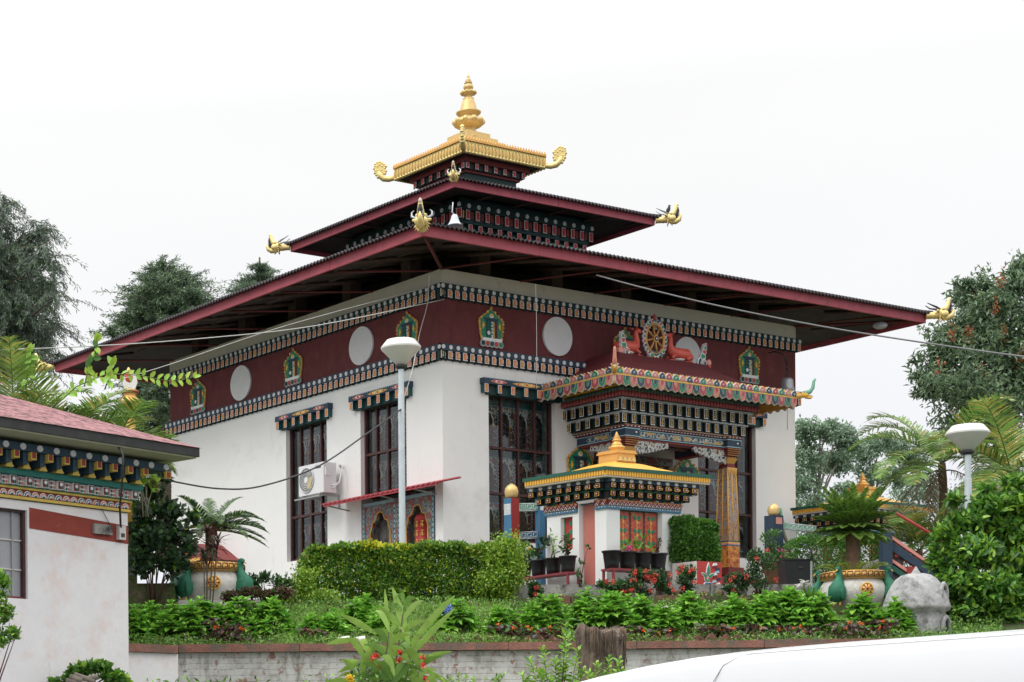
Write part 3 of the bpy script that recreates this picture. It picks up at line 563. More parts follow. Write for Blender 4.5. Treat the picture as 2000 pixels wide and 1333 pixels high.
# dragon heads at the roof corners
def dragon(cx,cy,z,ang,s,horn,hmat='silver'):
    fr=frame((cx,cy,z),(math.cos(ang)*1,math.sin(ang)*1)); fr=fr@Matrix.Scale(s*.74,4)
    g=MB(fr); go='gold_bright'
    g.lathe([(.10,0),(.105,.02),(.095,.03),(.095,.2),(.11,.22),(.10,.24),(.1,.34)],go,(0,0,0),14)   # turned below
    k=len(g.v)
    for i in range(k):                            # lay the neck along +x
        p=fr.inverted()@Vector(g.v[i]); g.v[i]=tuple(fr@Vector((p.z-.12,p.y,p.x)))
    g.ell((.28,0,.04),(.16,.13,.14),go); g.ell((.36,.075,.02),(.11,.07,.10),go); g.ell((.36,-.075,.02),(.11,.07,.10),go)
    g.tube([(.34,0,.11),(.42,0,.18),(.46,0,.28),(.48,0,.38),(.50,0,.45),(.54,0,.47)],[.10,.085,.065,.05,.035,.01],go,10)
    g.tube([(.36,0,-.07),(.46,0,-.08),(.56,0,-.02),(.60,0,.09),(.60,0,.17)],[.085,.08,.07,.045,.008],go,10)
    g.tube([(.42,0,.03),(.485,0,.10),(.515,0,.24),(.52,0,.34)],[.07,.07,.055,.03],'black',8)
    g.ell((.52,0,.42),(.03,.04,.05),'bone',8,6)
    for q in range(5):
        for sg in (-1,1): g.tube([(.53+.01*q,sg*.055,.0+.04*q),(.50+.01*q,sg*.045,.03+.04*q)],[.013,.002],'bone',4)
    for sg in (-1,1):
        g.ell((.33,sg*.09,.15),(.055,.04,.04),go,8,6); g.ell((.385,sg*.105,.105),(.026,.018,.026),'bone',8,6); g.ell((.395,sg*.115,.105),(.012,.01,.012),'black',6,5)
        g.tube([(.2,sg*.1,.08),(.16,sg*.2,.10)],[.045,.03],go,7)
    for q in range(9):
        a=R(200+q*20); 
        g.tube([(.24,.11*math.cos(a),.0+.11*math.sin(a)),(.22,.19*math.cos(a),-.02+.19*math.sin(a))],[.03,.004],go,5)
        g.tube([(.36-.02*abs(q-4),.08*math.cos(a),-.06+.06*math.sin(a)),(.36,.12*math.cos(a),-.07+.13*math.sin(a))],[.022,.003],go,5)
    o=g.build('dragon_head',T)
    h=MB(fr)
    for sg in (-1,1): h.tube([(.24,sg*.06,.14),(.14,sg*(.10+.04*horn),.20),(.02,sg*(.16+.05*horn),.24),(-.10,sg*(.14+.03*horn),.32)] if horn else [(.24,sg*.06,.14),(.17,sg*.15,.14),(.14,sg*.22,.19),(.12,sg*.22,.28),(.10,sg*.17,.33)],[.035,.03,.022,.012] if horn else [.035,.032,.028,.018,.006],hmat,7)
    h.build('horn',o)
zr=5.94
dragon(-2.02,-1.88,6.07,R(225),1.1,0); dragon(12.0,-1.88,6.09,R(-45),1.05,1,'dark_metal'); dragon(-2.02,11.82,6.07,R(135),1.0,1,'dark_metal')
dragon(2.05,1.98,8.55,R(225),.80,0,'bone'); dragon(7.95,1.98,8.53,R(-45),1.0,1); dragon(2.05,7.88,8.53,R(135),1.0,1)
# ---- portico
px=4.98
def half(h): return px-h,px+h
mb=MB()
def solid(h,y,z0,z1,m,dy=0): a,b=half(h); mb.box(a,b,y,-.001-dy,z0,z1,m)
# roof of the portico
z=3.90; H=2.5; Y=-2.05
prof=[(2.52,-2.06,3.93),(2.2,-1.78,4.03),(1.78,-1.42,4.22),(1.38,-1.06,4.46),(1.25,-.86,4.64)]
V=[];F=[]
for h,y,zz in prof: V+=[(px-h,-.001,zz),(px-h,y,zz),(px+h,y,zz),(px+h,-.001,zz)]
for j in range(len(prof)-1):
    for i in range(3): k=4*j+i; F.append((k,k+1,k+5,k+4))
F.append((16,17,18,19)); mat('portico_roof',(.115,.021,.026),.6,var=.15,scale=3,dirt=(.3,.12,.12),dscale=10,dlo=.64,dhi=.72)
mb.add(V,F,'portico_roof',True); mb.build('portico_roof',T)
mb=MB(); mb.box(px-2.50,px+2.50,-2.03,-.001,3.905,3.92,'cream'); mb.box(px-2.50,px+2.50,-2.05,-2.03,3.70,3.93,'gold_paint')
mb.box(px-2.52,px-2.50,-2.05,-.001,3.70,3.93,'gold_paint'); mb.box(px+2.50,px+2.52,-2.05,-.001,3.70,3.93,'gold_paint'); mb.build('portico_eave',T)
mat('f_red',(.38,.06,.08),.6,var=.2,scale=9); mat('f_green',(.035,.20,.12),.6,var=.2,scale=9); mat('f_pink',(.52,.20,.15),.6,var=.2,scale=9); mat('f_navy',(.03,.06,.09),.6,var=.2,scale=9); mat('f_white',(.56,.55,.53),.7,var=.12,scale=9)
cyc=['f_red','f_green','f_pink','f_navy']
fl=MB()
for fr,L in ((frame((px-2.52,-2.05,0),(1,0),(0,1)),5.04),(frame((px-2.52,0,0),(0,-1),(1,0)),2.05),(frame((px+2.52,-2.05,0),(0,1),(-1,0)),2.05)):
    fl.M=fr; n=int(round(L/.185))
    for i in range(n):
        x=(i+.5)*L/n; w=L/n
        c=cyc[i%4]; sh=lambda k,dz=0:[(x-w*.48*k,3.855-dz*.3),(x+w*.48*k,3.855-dz*.3),(x+w*.48*k,3.855-.10*k-dz*.1),(x+w*.25*k,3.855-.165*k),(x,3.855-.195*k),(x-w*.25*k,3.855-.165*k),(x-w*.48*k,3.855-.10*k-dz*.1)]
        fl.prism(sh(1),-.035,-.002,'f_white' if True else c); fl.prism(sh(.92,.02),-.043,-.035,c); fl.prism([(x+.50*(a-x),3.845+.62*(b-3.845)) for a,b in sh(.86,.0)],-.049,-.043,'f_white'); fl.prism([(x+.42*(a-x),3.845+.56*(b-3.845)) for a,b in sh(.86,.0)],-.055,-.049,cyc[(i+2)%4])
        d=cyc[(i+1)%4]; hp=lambda k:[(x-w*.46*k,3.93-.02*k),(x-w*.3*k,3.93-.045*k),(x+w*.3*k,3.93-.045*k),(x+w*.46*k,3.93-.02*k),(x+w*.40*k,3.93+.03*k),(x,3.93+.085*k),(x-w*.40*k,3.93+.03*k)]
        fl.prism(hp(1.02),-.05,-.01,'f_white'); fl.prism(hp(.90),-.058,-.05,d); fl.disc(x,3.93,.030,.022,-.064,-.058,'f_white',8); fl.disc(x+.006,3.928,.020,.014,-.068,-.064,d,8)
    fl.box(0,L,-.047,-.003,3.857,3.885,'gold_paint')
    m_=int(L/.09)
    for i in range(m_): x=(i+.5)*L/m_; fl.prism([(x-.045,3.96),(x+.045,3.96),(x+.04,4.0),(x,4.03),(x-.04,4.0)],.0,.02,'gold_orange')
fl.build('petal_fringe',T)
# stepped underside with curls, corrugated strip, two dentil rows, beam
st=MB()
mb=st
solid(2.30,-1.90,3.72,3.775,'brown_pat'); solid(2.12,-1.77,3.776,3.83,'brown_pat')
for fr,L in ((frame((px-2.30,-1.90,0),(1,0),(0,1)),4.6),(frame((px-2.30,0,0),(0,-1),(1,0)),1.9)):
    st.M=fr; n=int(L/.13)
    for i in range(n): x=(i+.5)*L/n; st.disc(x,3.70,.065,.05,-.012,.02,'gold_paint',10); st.disc(x,3.70,.05,.038,-.018,-.012,'dred',10); st.disc(x,3.70,.03,.024,-.022,-.018,'teal',8)
st.M=Matrix.Identity(4)
solid(1.96,-1.68,3.655,3.70,'yellow')
st.build('portico_cornice',T)
mat('roll_red',(.34,.085,.09),.5,var=.2); mat('roll_teal',(.07,.14,.13),.5,var=.2)
cs=MB()
for fr,L in ((frame((px-1.92,-1.64,0),(1,0),(0,1)),3.84),(frame((px-1.92,0,0),(0,-1),(1,0)),1.64),(frame((px+1.92,-1.64,0),(0,1),(-1,0)),1.64)):
    cs.M=fr; n=int(L/.082)
    for i in range(n):
        x=(i+.5)*L/n; cs.lathe([(.030,0),(.034,.09)],'roll_red',(x,0,3.48),10); cs.lathe([(.034,0),(.034,.085)],'roll_teal',(x,.002,3.57),10)
    cs.box(0,L,.015,.06,3.48,3.652,'black')
cs.build('corrugated_strip',T)
db=MB(); mb=db
mat('key_grey',(.24,.28,.27),.6,var=.5,scale=40)
for h,y,z0,z1,m in ((1.84,-1.56,3.40,3.475,'key_grey'),(1.76,-1.48,3.22,3.398,'dteal'),(1.76,-1.50,3.16,3.22,'key_grey'),(1.66,-1.40,2.99,3.158,'dteal'),(1.62,-1.42,2.90,2.988,'brown_pat'),(1.58,-1.38,2.82,2.898,'dred'),(1.53,-1.36,2.815,2.82,'dred')): solid(h,y,z0,z1,m)
for (h,y,zt,hh,n,nl) in ((1.80,-1.48,3.398,.165,15,7),(1.70,-1.40,3.156,.16,14,6)):
    for fr,L,k in ((frame((px-h,y,0),(1,0),(0,1)),2*h,n),(frame((px-h,0,0),(0,-1),(1,0)),-y,nl),(frame((px+h,y,0),(0,1),(-1,0)),-y,nl)):
        db.M=fr; dentils(db,.04,L-.04,zt,hh,k,.11,.055,'black','black','white',False,inset=.014)
        for i in range(k): x=.04+(L-.08)*i/(k-1); glyph(db,x,zt-hh/2,.09,.13,-.066); db.disc(x,zt-hh*.72,.018,.03,-.07,-.066,'gold_paint',8)
for (h,y,zz) in ((1.84,-1.56,3.437),(1.76,-1.50,3.19)):     # key pattern lines
    for fr,L in ((frame((px-h,y,0),(1,0),(0,1)),2*h),(frame((px-h,0,0),(0,-1),(1,0)),-y)):
        db.M=fr; n=int(L/.075)
        for i in range(n): x=(i+.5)*L/n; db.box(x-.03,x+.02,-.006,-.001,zz+.012,zz+.02,'white'); db.box(x-.03,x-.022,-.006,-.001,zz-.015,zz+.012,'white'); db.box(x-.012,x+.03,-.006,-.001,zz-.018,zz-.010,'white')
for fr,L in ((frame((px-1.62,-1.42,0),(1,0),(0,1)),3.24),(frame((px-1.62,0,0),(0,-1),(1,0)),1.42)):
    db.M=fr; n=int(L/.085)
    for i in range(n):
        x=(i+.5)*L/n
        for dz,c in ((0,'white'),(.03,'gold_paint')): db.prism([(x-.042,2.915+dz),(x,2.94+dz),(x+.042,2.915+dz),(x+.042,2.922+dz),(x,2.948+dz),(x-.042,2.922+dz)],-.006,-.001,c)
        db.ell((x,.02,2.855),(.021,.021,.021),'white',8,6)
db.build('portico_dentil_rows',T)
bm=MB()
bx=1.50; by=-1.36
bm.box(px-bx,px+bx,by,by+.24,2.60,2.812,'navy'); bm.box(px-bx,px-bx+.24,by+.24,-.001,2.60,2.812,'navy'); bm.box(px+bx-.24,px+bx,by+.24,-.001,2.60,2.812,'navy')
bm.box(px-bx+.005,px+bx-.005,by+.005,by+.235,2.55,2.598,'dred'); bm.box(px-bx+.005,px-bx+.235,by+.236,-.001,2.55,2.598,'dred'); bm.box(px+bx-.235,px+bx-.005,by+.236,-.001,2.55,2.598,'dred')
for fr,L in ((frame((px-bx,by,0),(1,0),(0,1)),2*bx),(frame((px-bx,0,0),(0,-1),(1,0)),-by)):
    bm.M=fr; bm.box(.0,L,-.012,-.001,2.785,2.803,'ltblue'); bm.box(0,L,-.012,-.001,2.607,2.625,'ltblue')
    k=.30; bm.prism([(k,2.705),(k+.08,2.765),(L-k-.08,2.765),(L-k,2.705),(L-k-.08,2.645),(k+.08,2.645)],-.010,-.001,'beam_scroll')
    bm.tube([(k-.03,-.008,2.705),(k+.06,-.008,2.775)],.007,'ltblue',4); bm.tube([(k-.03,-.008,2.705),(k+.06,-.008,2.635)],.007,'ltblue',4)
bm.M=Matrix.Identity(4); bm.build('portico_beam',T)
def scrollbracket(fr,x0,x1,zt,dep):
    s=MB(fr); L=x1-x0; n=10; sg=1 if L>0 else -1; L=abs(L)
    bot=[]
    for i in range(n):
        t=(i+.5)/n; zz=zt-dep*(1-.75*t**1.3); bot.append((x0+sg*(t-.045)*L,zz-.01)); bot.append((x0+sg*t*L,zz-.035)); bot.append((x0+sg*(t+.045)*L,zz-.005))
    s.prism([(x0,zt)]+[(x0,zt-dep)]+bot+[(x0+sg*L,zt)],.02,.07,'white_scroll')
    for i in range(n):
        t=(i+.5)/n; d=dep*(1-.75*t**1.3); cx_=x0+sg*t*L; pts=[]
        for q in range(12):
            a=q/11*5.2; r=(.5+.5*q/11)*L/n*.5; pts.append((cx_+r*math.cos(a),.008,zt-d*.6-(r*1.3)*math.sin(a)-d*.18))
        s.tube(pts,.009,'white' ,4); s.tube([(cx_-sg*L/n*.3,.008,zt-.01),(cx_,.008,zt-d*.4),(cx_-sg*L/n*.4,.008,zt-d*.55)],.008,'gold_paint' if i%2 else 'white',4)
    s.build('scroll_bracket',T)
f1=frame((0,by,0),(1,0),(0,1)); f2=frame((px-bx,0,0),(0,-1),(1,0))
scrollbracket(f1,px-bx+.18,px-bx+1.15,2.55,.27); scrollbracket(f1,px+bx-.18,px+bx-1.15,2.55,.27); scrollbracket(f2,-by-.18,-by-1.0,2.55,.25)
for cx_ in (px-bx+.06,px+bx-.10):
    c=MB(); y=by+.10
    c.box(cx_-.19,cx_+.19,y-.19,y+.19,2.60,2.83,'navy'); c.box(cx_-.20,cx_+.20,y-.20,y+.20,2.79,2.812,'ltblue'); c.box(cx_-.20,cx_+.20,y-.20,y+.20,2.605,2.625,'ltblue')
    c.disc(cx_+.1,2.72,.022,.022,y-.2,y-.19,'white',10); c.box(cx_-.21,cx_+.21,y-.21,y+.21,2.83,2.90,'dred')
    for q in range(4): c.ell((cx_-.15+q*.1,y-.215,2.865),(.02,.02,.02),'white',8,5); c.ell((cx_-.215,y-.15+q*.1,2.865),(.02,.02,.02),'white',8,5)
    for k in range(5): h=.19-.012*k-(.02 if k==4 else 0); c.box(cx_-h,cx_+h,y-h,y+h,2.545-.06*k+.005,2.598-.06*k,'dred'); c.tube([(cx_-h,y-h-.004,2.56-.06*k),(cx_+h,y-h-.004,2.56-.06*k)],.008,'gold_paint',4)
    # tapered painted shaft
    def sq(h,z): return (cx_-h,cx_+h,y-h,y+h)
    c.frust(sq(.10,0),sq(.15,0),2.20,2.30,'gold_orange'); c.frust(sq(.115,0),sq(.11,0),2.12,2.20,'dred'); c.frust(sq(.16,0),sq(.118,0),.96,2.12,'column_scroll')
    for k in range(7): c.prism([(cx_-.12+k*.04-.02,2.12),(cx_-.12+k*.04+.02,2.12),(cx_-.12+k*.04,2.0-.03*(k%2))],y-.135,y-.118,'gold_orange')
    for sx in (-1,1):
        for sy in (-1,1): c.tube([(cx_+sx*.158,y+sy*.158,.97),(cx_+sx*.117,y+sy*.117,2.1)],.016,'gold_paint',5)
    c.tube([(cx_,y-.158,.97),(cx_,y-.118,2.1)],.014,'gold_paint',5); c.tube([(cx_-.158,y,.97),(cx_-.118,y,2.1)],.014,'gold_paint',5)
    for k,m in enumerate(('blue','salmon','gold_paint','teal')): h=.172-.001*k; c.box(cx_-h,cx_+h,y-h,y+h,.84+.03*k,.868+.03*k,m)
    mat('flame_pat',(.62,.28,.05),.5,var=.35,scale=14,dirt=(.35,.07,.03),dscale=12,dlo=.48,dhi=.56) if 'flame_pat' not in M else None
    c.box(cx_-.165,cx_+.165,y-.165,y+.165,.40,.838,'flame_pat'); c.box(cx_-.22,cx_+.22,y-.22,y+.22,.22,.40,'dred')
    c.build('portico_column',T)
# steps
sp=MB()
mat('step_red',(.27,.05,.045),.6,var=.2,scale=4,dirt=(.15,.05,.04),dscale=4,dlo=.5,dhi=.7)
sp.box(px-2.2,px+2.35,-1.75,-.001,-.6,.22,'step_red')
for k in range(3): sp.box(px-2.0,px+2.9,-1.75-.32*(k+1),-1.75-.32*k,-.6,.22-.19*(k+1),'step_red')
sp.build('entrance_steps',T)
d=MB(); d.box(DOOR[0],DOOR[1],.2,.25,.38,2.45,'dark_scroll'); d.box(DOOR[0],DOOR[0]+.1,.05,.2,.38,2.45,'dred'); d.box(DOOR[1]-.1,DOOR[1],.05,.2,.38,2.45,'dred')
for x in (4.45,4.95,5.45): d.box(x-.22,x+.22,.17,.2,.42,2.2,'dred'); d.box(x-.17,x+.17,.16,.17,.6,2.1,'dark_scroll')
d.build('entrance_door',T)
d=MB(); d.box(3.95,5.95,-.22,-.001,2.62,2.78,'dark_scroll'); d.box(3.9,6.0,-.14,-.001,2.44,2.618,'dteal'); dentils(d,3.95,5.95,2.61,.2,8,.12,.16,'black','black','gold_paint',True); d.box(3.6,6.2,-.45,-.22,2.95,3.08,'dark_scroll'); d.build('door_lintel',T)
def zmap(names,a,b_):
    for o in T.children:
        if o.name.split('.')[0] in names:
            for v in o.data.vertices: v.co.z=float(np.interp(v.co.z-.48,a,b_))+.48
zmap(('portico_dentil_rows',),[2.8,2.815,2.90,2.988,3.158,3.22,3.398,3.475,3.5],[3.03,3.045,3.085,3.125,3.31,3.35,3.56,3.60,3.61])
zmap(('corrugated_strip',),[3.48,3.652],[3.60,3.79]); zmap(('portico_cornice',),[3.60,3.655,3.70,3.72,3.83],[3.74,3.795,3.82,3.825,3.90])
zmap(('portico_beam',),[2.55,2.598,2.60,2.812],[2.83,2.865,2.87,3.04]); zmap(('scroll_bracket',),[2.2,2.28,2.55,2.6],[2.50,2.57,2.83,2.88])
zmap(('portico_column',),[0,.22,.40,.84,.96,2.12,2.20,2.30,2.60,2.83,2.90,2.95],[.1,.30,.46,.90,1.0,2.48,2.56,2.67,2.87,3.05,3.09,3.12])
# deer, wheel and curled ornaments on the portico roof
def deer(x,sg):
    g=MB(frame((x,-.66,4.65),(sg,0),(0,1))@Matrix.Scale(1.28,4)); m='deer_red'
    g.tube([(-.24,0,.13),(-.16,0,.15),(-.02,0,.14),(.12,0,.15),(.18,0,.18),(.205,0,.27),(.19,0,.36),(.20,0,.41)],[.05,.095,.10,.095,.075,.048,.038,.035],m,12)
    g.tube([(.19,0,.42),(.26,0,.41),(.31,0,.395)],[.045,.034,.018],m,8)
    for s in (-1,1):
        g.tube([(.18,s*.03,.44),(.14,s*.08,.47)],[.018,.005],m,5); g.tube([(.14,s*.05,.10),(.22,s*.06,.06),(.16,s*.06,.02),(.28,s*.06,.015)],[.035,.024,.02,.014],m,6); g.tube([(-.2,s*.06,.10),(-.08,s*.08,.05),(-.2,s*.08,.02),(-.06,s*.08,.015)],[.055,.035,.022,.014],m,6)
    g.tube([(-.25,0,.14),(-.29,0,.10)],[.02,.006],m,5); g.ell((-.02,0,.055),(.16,.07,.03),'bone',10,5)
    g.build('kneeling_deer',T)
deer(4.22,1); deer(5.68,-1)
g=MB(frame((4.95,-.70,.13+4.64*.10),(1,0),(0,1))@Matrix.Scale(.90,4))
for k,c in enumerate(('green','red','gold_paint','navy','gold_paint','red','green')): a=R(200+k*23.3); g.disc(.15*math.cos(a),4.60+.09*math.sin(a)+.0,.055,.065,-.05+.003*k,.05,'white',10); g.disc(.15*math.cos(a),4.60+.09*math.sin(a),.04,.048,-.06+.003*k,-.05,c,10)
g.disc(0,4.64,.17,.05,-.03,.03,'teal',14)
ring=[(.28*math.cos(2*math.pi*i/28),0,4.96+.33*math.sin(2*math.pi*i/28)) for i in range(29)]
g.tube(ring,.035,'wheel_gold',8,False)
for i in range(22):
    a=R(-70+i*14.5); g.disc(.345*math.cos(a)*.98,4.96+.40*math.sin(a),.045,.05,-.02,.02,'white',8); g.disc(.345*math.cos(a)*.98,4.96+.40*math.sin(a),.03,.034,-.028,-.02,['red','navy','green'][i%3],8)
g.prism([(-.07,5.36),(.07,5.36),(.03,5.45),(0,5.52),(-.03,5.45)],-.02,.02,'red')
for i in range(8): a=math.pi*i/4+.2; g.tube([(.05*math.cos(a),-.01,4.96+.05*math.sin(a)),(.14*math.cos(a),-.01,4.96+.16*math.sin(a)),(.27*math.cos(a),-.01,4.96+.32*math.sin(a))],[.03,.02,.03],'wheel_gold',6); g.ell((.17*math.cos(a),-.01,4.96+.20*math.sin(a)),(.03,.03,.03),'wheel_gold',8,5)
g.disc(0,4.96,.075,.085,-.05,.03,'wheel_gold',16); g.disc(0,4.96,.05,.055,-.06,-.05,'navy',14); g.disc(0,4.96,.02,.02,-.065,-.06,'white',8)
g.build('dharma_wheel',T)
def curl(x,y,sg,z):
    g=MB(frame((x,y,z),(sg,0),(0,1))@Matrix.Scale(.86,4))
    for i,(a,b,r,c) in enumerate(((0,.10,.15,'white'),(0,.10,.12,'navy'),(.0,.10,.07,'grey_line'),(-.02,.26,.09,'white'),(-.02,.26,.07,'green'),(-.05,.37,.07,'white'),(-.05,.37,.05,'red'),(-.07,.46,.055,'white'),(-.07,.46,.04,'green'),(-.08,.54,.035,'white'),(-.08,.54,.022,'red'),(-.17,.12,.07,'pink'),(-.18,.02,.05,'red'))): g.disc(a,b,r,r*1.05,-.03-.006*i,.02,c,14)
    pts=[]
    for q in range(16): a=q/15*8; r=.02+.085*q/15; pts.append((r*math.cos(a),-.115,.10+r*math.sin(a)))
    g.tube(pts,.009,'white',4); g.build('curled_ornament',T)
curl(4.02,-.75,1,4.60); curl(6.22,-.75,-1,4.60)
def makara(x,y,z,ang,c1,c2):
    g=MB(frame((x,y,z),(math.cos(ang),math.sin(ang))))
    g.tube([(-.15,0,0),(0,0,.0),(.12,0,.02)],[.06,.07,.06],'gold_paint',8); g.ell((.14,0,.01),(.09,.06,.06),c2,10,6)
    g.tube([(.12,0,.04),(.24,0,.07),(.30,0,.15),(.32,0,.28),(.35,0,.33)],[.05,.045,.035,.028,.02],c1,8); g.tube([(.15,0,-.03),(.25,0,-.05),(.3,0,-.02)],[.035,.03,.01],'gold_paint',6)
    for s in (-1,1): g.tube([(.08,s*.05,.06),(-.06,s*.08,.09)],[.02,.004],'bone',5); g.ell((.15,s*.055,.05),(.015,.01,.015),'bone',6,4)
    g.ell((.24,0,0),(.05,.03,.02),'white',6,4); g.build('elephant_headed_beast',T)
makara(px-2.54,-2.08,3.97,R(225),'salmon','gold_paint'); makara(px+2.54,-2.08,3.92,R(-40),'ltgreen','yellow')
# small niche house against the far left wall
n=MB(frame((-.9,8.2,-.12),(0,-1),(1,0)))
n.box(0,1.2,0,.9,-.6,1.2,'niche_scroll'); n.prism([(.25,-.1),(.95,-.1),(.95,.75),(.75,1.0),(.6,1.08),(.45,1.0),(.25,.75)],-.02,0,'black')
for i in range(9): a=R(i*22.5); n.ell((.6+.36*math.cos(a),-.03,.75+.3*math.sin(a)),(.04,.03,.04),'gold_paint',8,5)
n.prism([(-.15,1.2),(1.35,1.2),(.6,1.62)],-.15,.9,'step_red'); n.box(-.12,1.32,-.17,-.15,1.16,1.22,'gold_paint'); n.build('side_niche_porch',T)
# ---- free things on the temple
# air conditioner
ac=thing('air_conditioner','white outdoor air conditioner with round fan grille and yellowed blade, on the left wall','air conditioner',(-.5,3.9,2.08))
f=frame((0,B_,0),(0,-1),(1,0)); a0=fy(3.62)
b=MB(f); a0=fy(3.98); a1=a0+.86; b.rbox(a0,a1,-.50,-.16,2.10,2.72,.02,'ac_white'); b.build('case',ac)
b=MB(f); cx_,cz=a0+.30,2.41; y=-.502
b.disc(cx_,cz,.235,.245,y-.012,y,'ac_fan',36)
for r in (.24,.19,.15,.11,.07): b.tube([(cx_+r*math.cos(2*math.pi*i/32),y-.018,cz+r*1.04*math.sin(2*math.pi*i/32)) for i in range(33)],.006 if r<.24 else .012,'ac_white',4,False)
for i in range(24): a=2*math.pi*i/24; b.tube([(cx_+.06*math.cos(a),y-.02,cz+.06*math.sin(a)),(cx_+.24*math.cos(a+.25),y-.02,cz+.245*math.sin(a+.25))],.003,'ac_white',3)
b.disc(cx_,cz,.06,.06,y-.03,y-.012,'ac_white',18); b.prism([(cx_+.02,cz-.2),(cx_+.14,cz-.18),(cx_+.22,cz+.06),(cx_+.03,cz+.03)],y-.016,y-.0125,'syellow'); b.build('fan_grille',ac)
b=MB(f); b.box(a0+.60,a0+.78,y-.004,y,2.61,2.665,'navy'); b.box(a0+.61,a0+.64,y-.006,y-.004,2.62,2.655,'white')
for i in range(6): b.box(a0+.66+i*.018,a0+.67+i*.018,y-.006,y-.004,2.63,2.65,'white')
b.build('badge',ac)
b=MB(f); b.box(a1+.001,a1+.03,-.46,-.34,2.45,2.6,'ac_white')
for k in range(2): b.tube([(a1,-.30,2.2+.05*k),(a1+.08,-.28,2.2+.05*k),(a1+.14,-.2,2.3),(a1+.14,-.12,2.6),(a1+.05,-.06,2.68),(a1-.1,-.02,2.70-.03*k)],.014,'ac_white',6)
b.build('pipe',ac)
b=MB(f)
for x in (a0+.12,a1-.12): b.box(x-.02,x+.02,-.52,0,2.05,2.095,'ac_grey'); b.box(x-.02,x+.02,-.03,-.001,1.8,2.05,'ac_grey')
b.box(a0-.12,a1-.1,-.52,-.48,2.03,2.06,'ac_grey'); b.build('bracket',ac)
# prayer wheel
pw=thing('prayer_wheel','tall red and gold prayer wheel standing in the arched niche under the red awning','prayer wheel',(.2,.8,-.1))
b=MB(); c=(.21,.80,0); b.lathe([(.02,-.1),(.02,.02)],'dark_metal',c,8); b.lathe([(.15,.0),(.19,.02),(.19,.10)],'gold_paint',c,24); b.lathe([(.185,.10),(.185,1.28)],'red',c,24); b.lathe([(.19,1.28),(.2,1.34),(.17,1.40),(.10,1.42)],'red',c,24); b.build('drum',pw)
b=MB()
for i in range(10):
    for k,zz in enumerate((1.22,1.04,.86,.66,.46)): a=2*math.pi*i/10; q=frame((c[0]+.19*math.cos(a),c[1]+.19*math.sin(a),zz),(-math.sin(a),math.cos(a)),(-math.cos(a),-math.sin(a))); b.M=q; glyph(b,0,0,.11,.15,-.003)
b.build('lettering',pw)
# loudspeaker horn
ls=thing('loudspeaker','grey horn loudspeaker hung under the upper roof at the near corner','loudspeaker',P(888,430,38)); b=MB(frame(P(888,430,38),(rtv[0],rtv[1]),(fwv[0],fwv[1])))
b.lathe([(.045,.10),(.06,.08),(.075,.02),(.10,-.05),(.15,-.12),(.16,-.125),(.09,-.05)],'pole_grey',(0,0,0),20,10,.06); b.build('horn',ls)
b=MB(frame(P(888,430,38),(rtv[0],rtv[1]),(fwv[0],fwv[1]))); b.tube([(0,0,.1),(-.05,0,.16),(-.03,0,.35)],.012,'pole_grey',6); b.build('bracket',ls)
# bell on chain
bl=thing('bell','bronze bell on a long hooked chain near the right end of the entrance wall','bell',(9.04,-.55,4.1))
b=MB(); c=(9.04,-.55,4.42); b.lathe([(.02,.28),(.10,.27),(.125,.22),(.13,.10),(.15,.02),(.17,.0)],'silver',c,20); b.build('bell_body',bl)
b=MB()
for k in range(6): cc=(9.04,-.55,4.73+.07*k); b.tube([(cc[0]+(.03*math.cos(q) if k%2 else 0),cc[1]+(0 if k%2 else .03*math.cos(q)),cc[2]+.05*math.sin(q)) for q in [i*math.pi/5 for i in range(11)]],.009,'dark_metal',5,False)
b.tube([(9.04,-.55,5.0),(8.98,-.5,5.2),(8.96,-.3,5.3),(9.02,-.1,5.32)],.014,'dark_metal',5); b.tube([(9.04,-.55,4.16),(9.04,-.55,3.6)],.006,'dark_metal',4); b.build('chain',bl)
fl_=thing('floodlight','oval floodlight fixed under the right end of the wide eave','lamp',P(1719,636,41)); b=MB(frame(P(1719,636,41),(rtv[0],rtv[1]),(fwv[0],fwv[1]))); b.ell((0,0,0),(.16,.11,.08),'ac_grey',16,8); b.ell((0,-.03,-.02),(.13,.1,.065),'frosted',16,8); b.build('lamp_shade',fl_)
b=MB(frame(P(1719,636,41),(rtv[0],rtv[1]),(fwv[0],fwv[1]))); b.tube([(-.12,0,.02),(-.4,.1,.03),(-1.2,.8,.1)],.02,'eave_dark',5); b.build('arm',fl_)
# small bird on the dragon head
bp_=(8.13,1.8,8.70); 
cr=thing('bird','small dark bird perched on the golden dragon head, upper roof right corner','bird',P(1306,415,w_of(8.2,1.75)))
b=MB(frame(P(1306,415,w_of(8.2,1.75)),(rtv[0],rtv[1]),(fwv[0],fwv[1])))
b.tube([(-.035,0,-.07),(-.03,0,.0),(-.005,0,.06),(.012,0,.105),(.012,0,.135)],[.012,.035,.045,.03,.022],'bird_dark',10); b.ell((.014,0,.14),(.026,.024,.024),'bird_dark',10,6); b.tube([(.03,0,.145),(.058,0,.14)],[.01,.002],'bird_dark',5); b.tube([(-.03,0,-.02),(-.055,0,-.13)],[.02,.006],'bird_dark',5)
b.build('body',cr); 
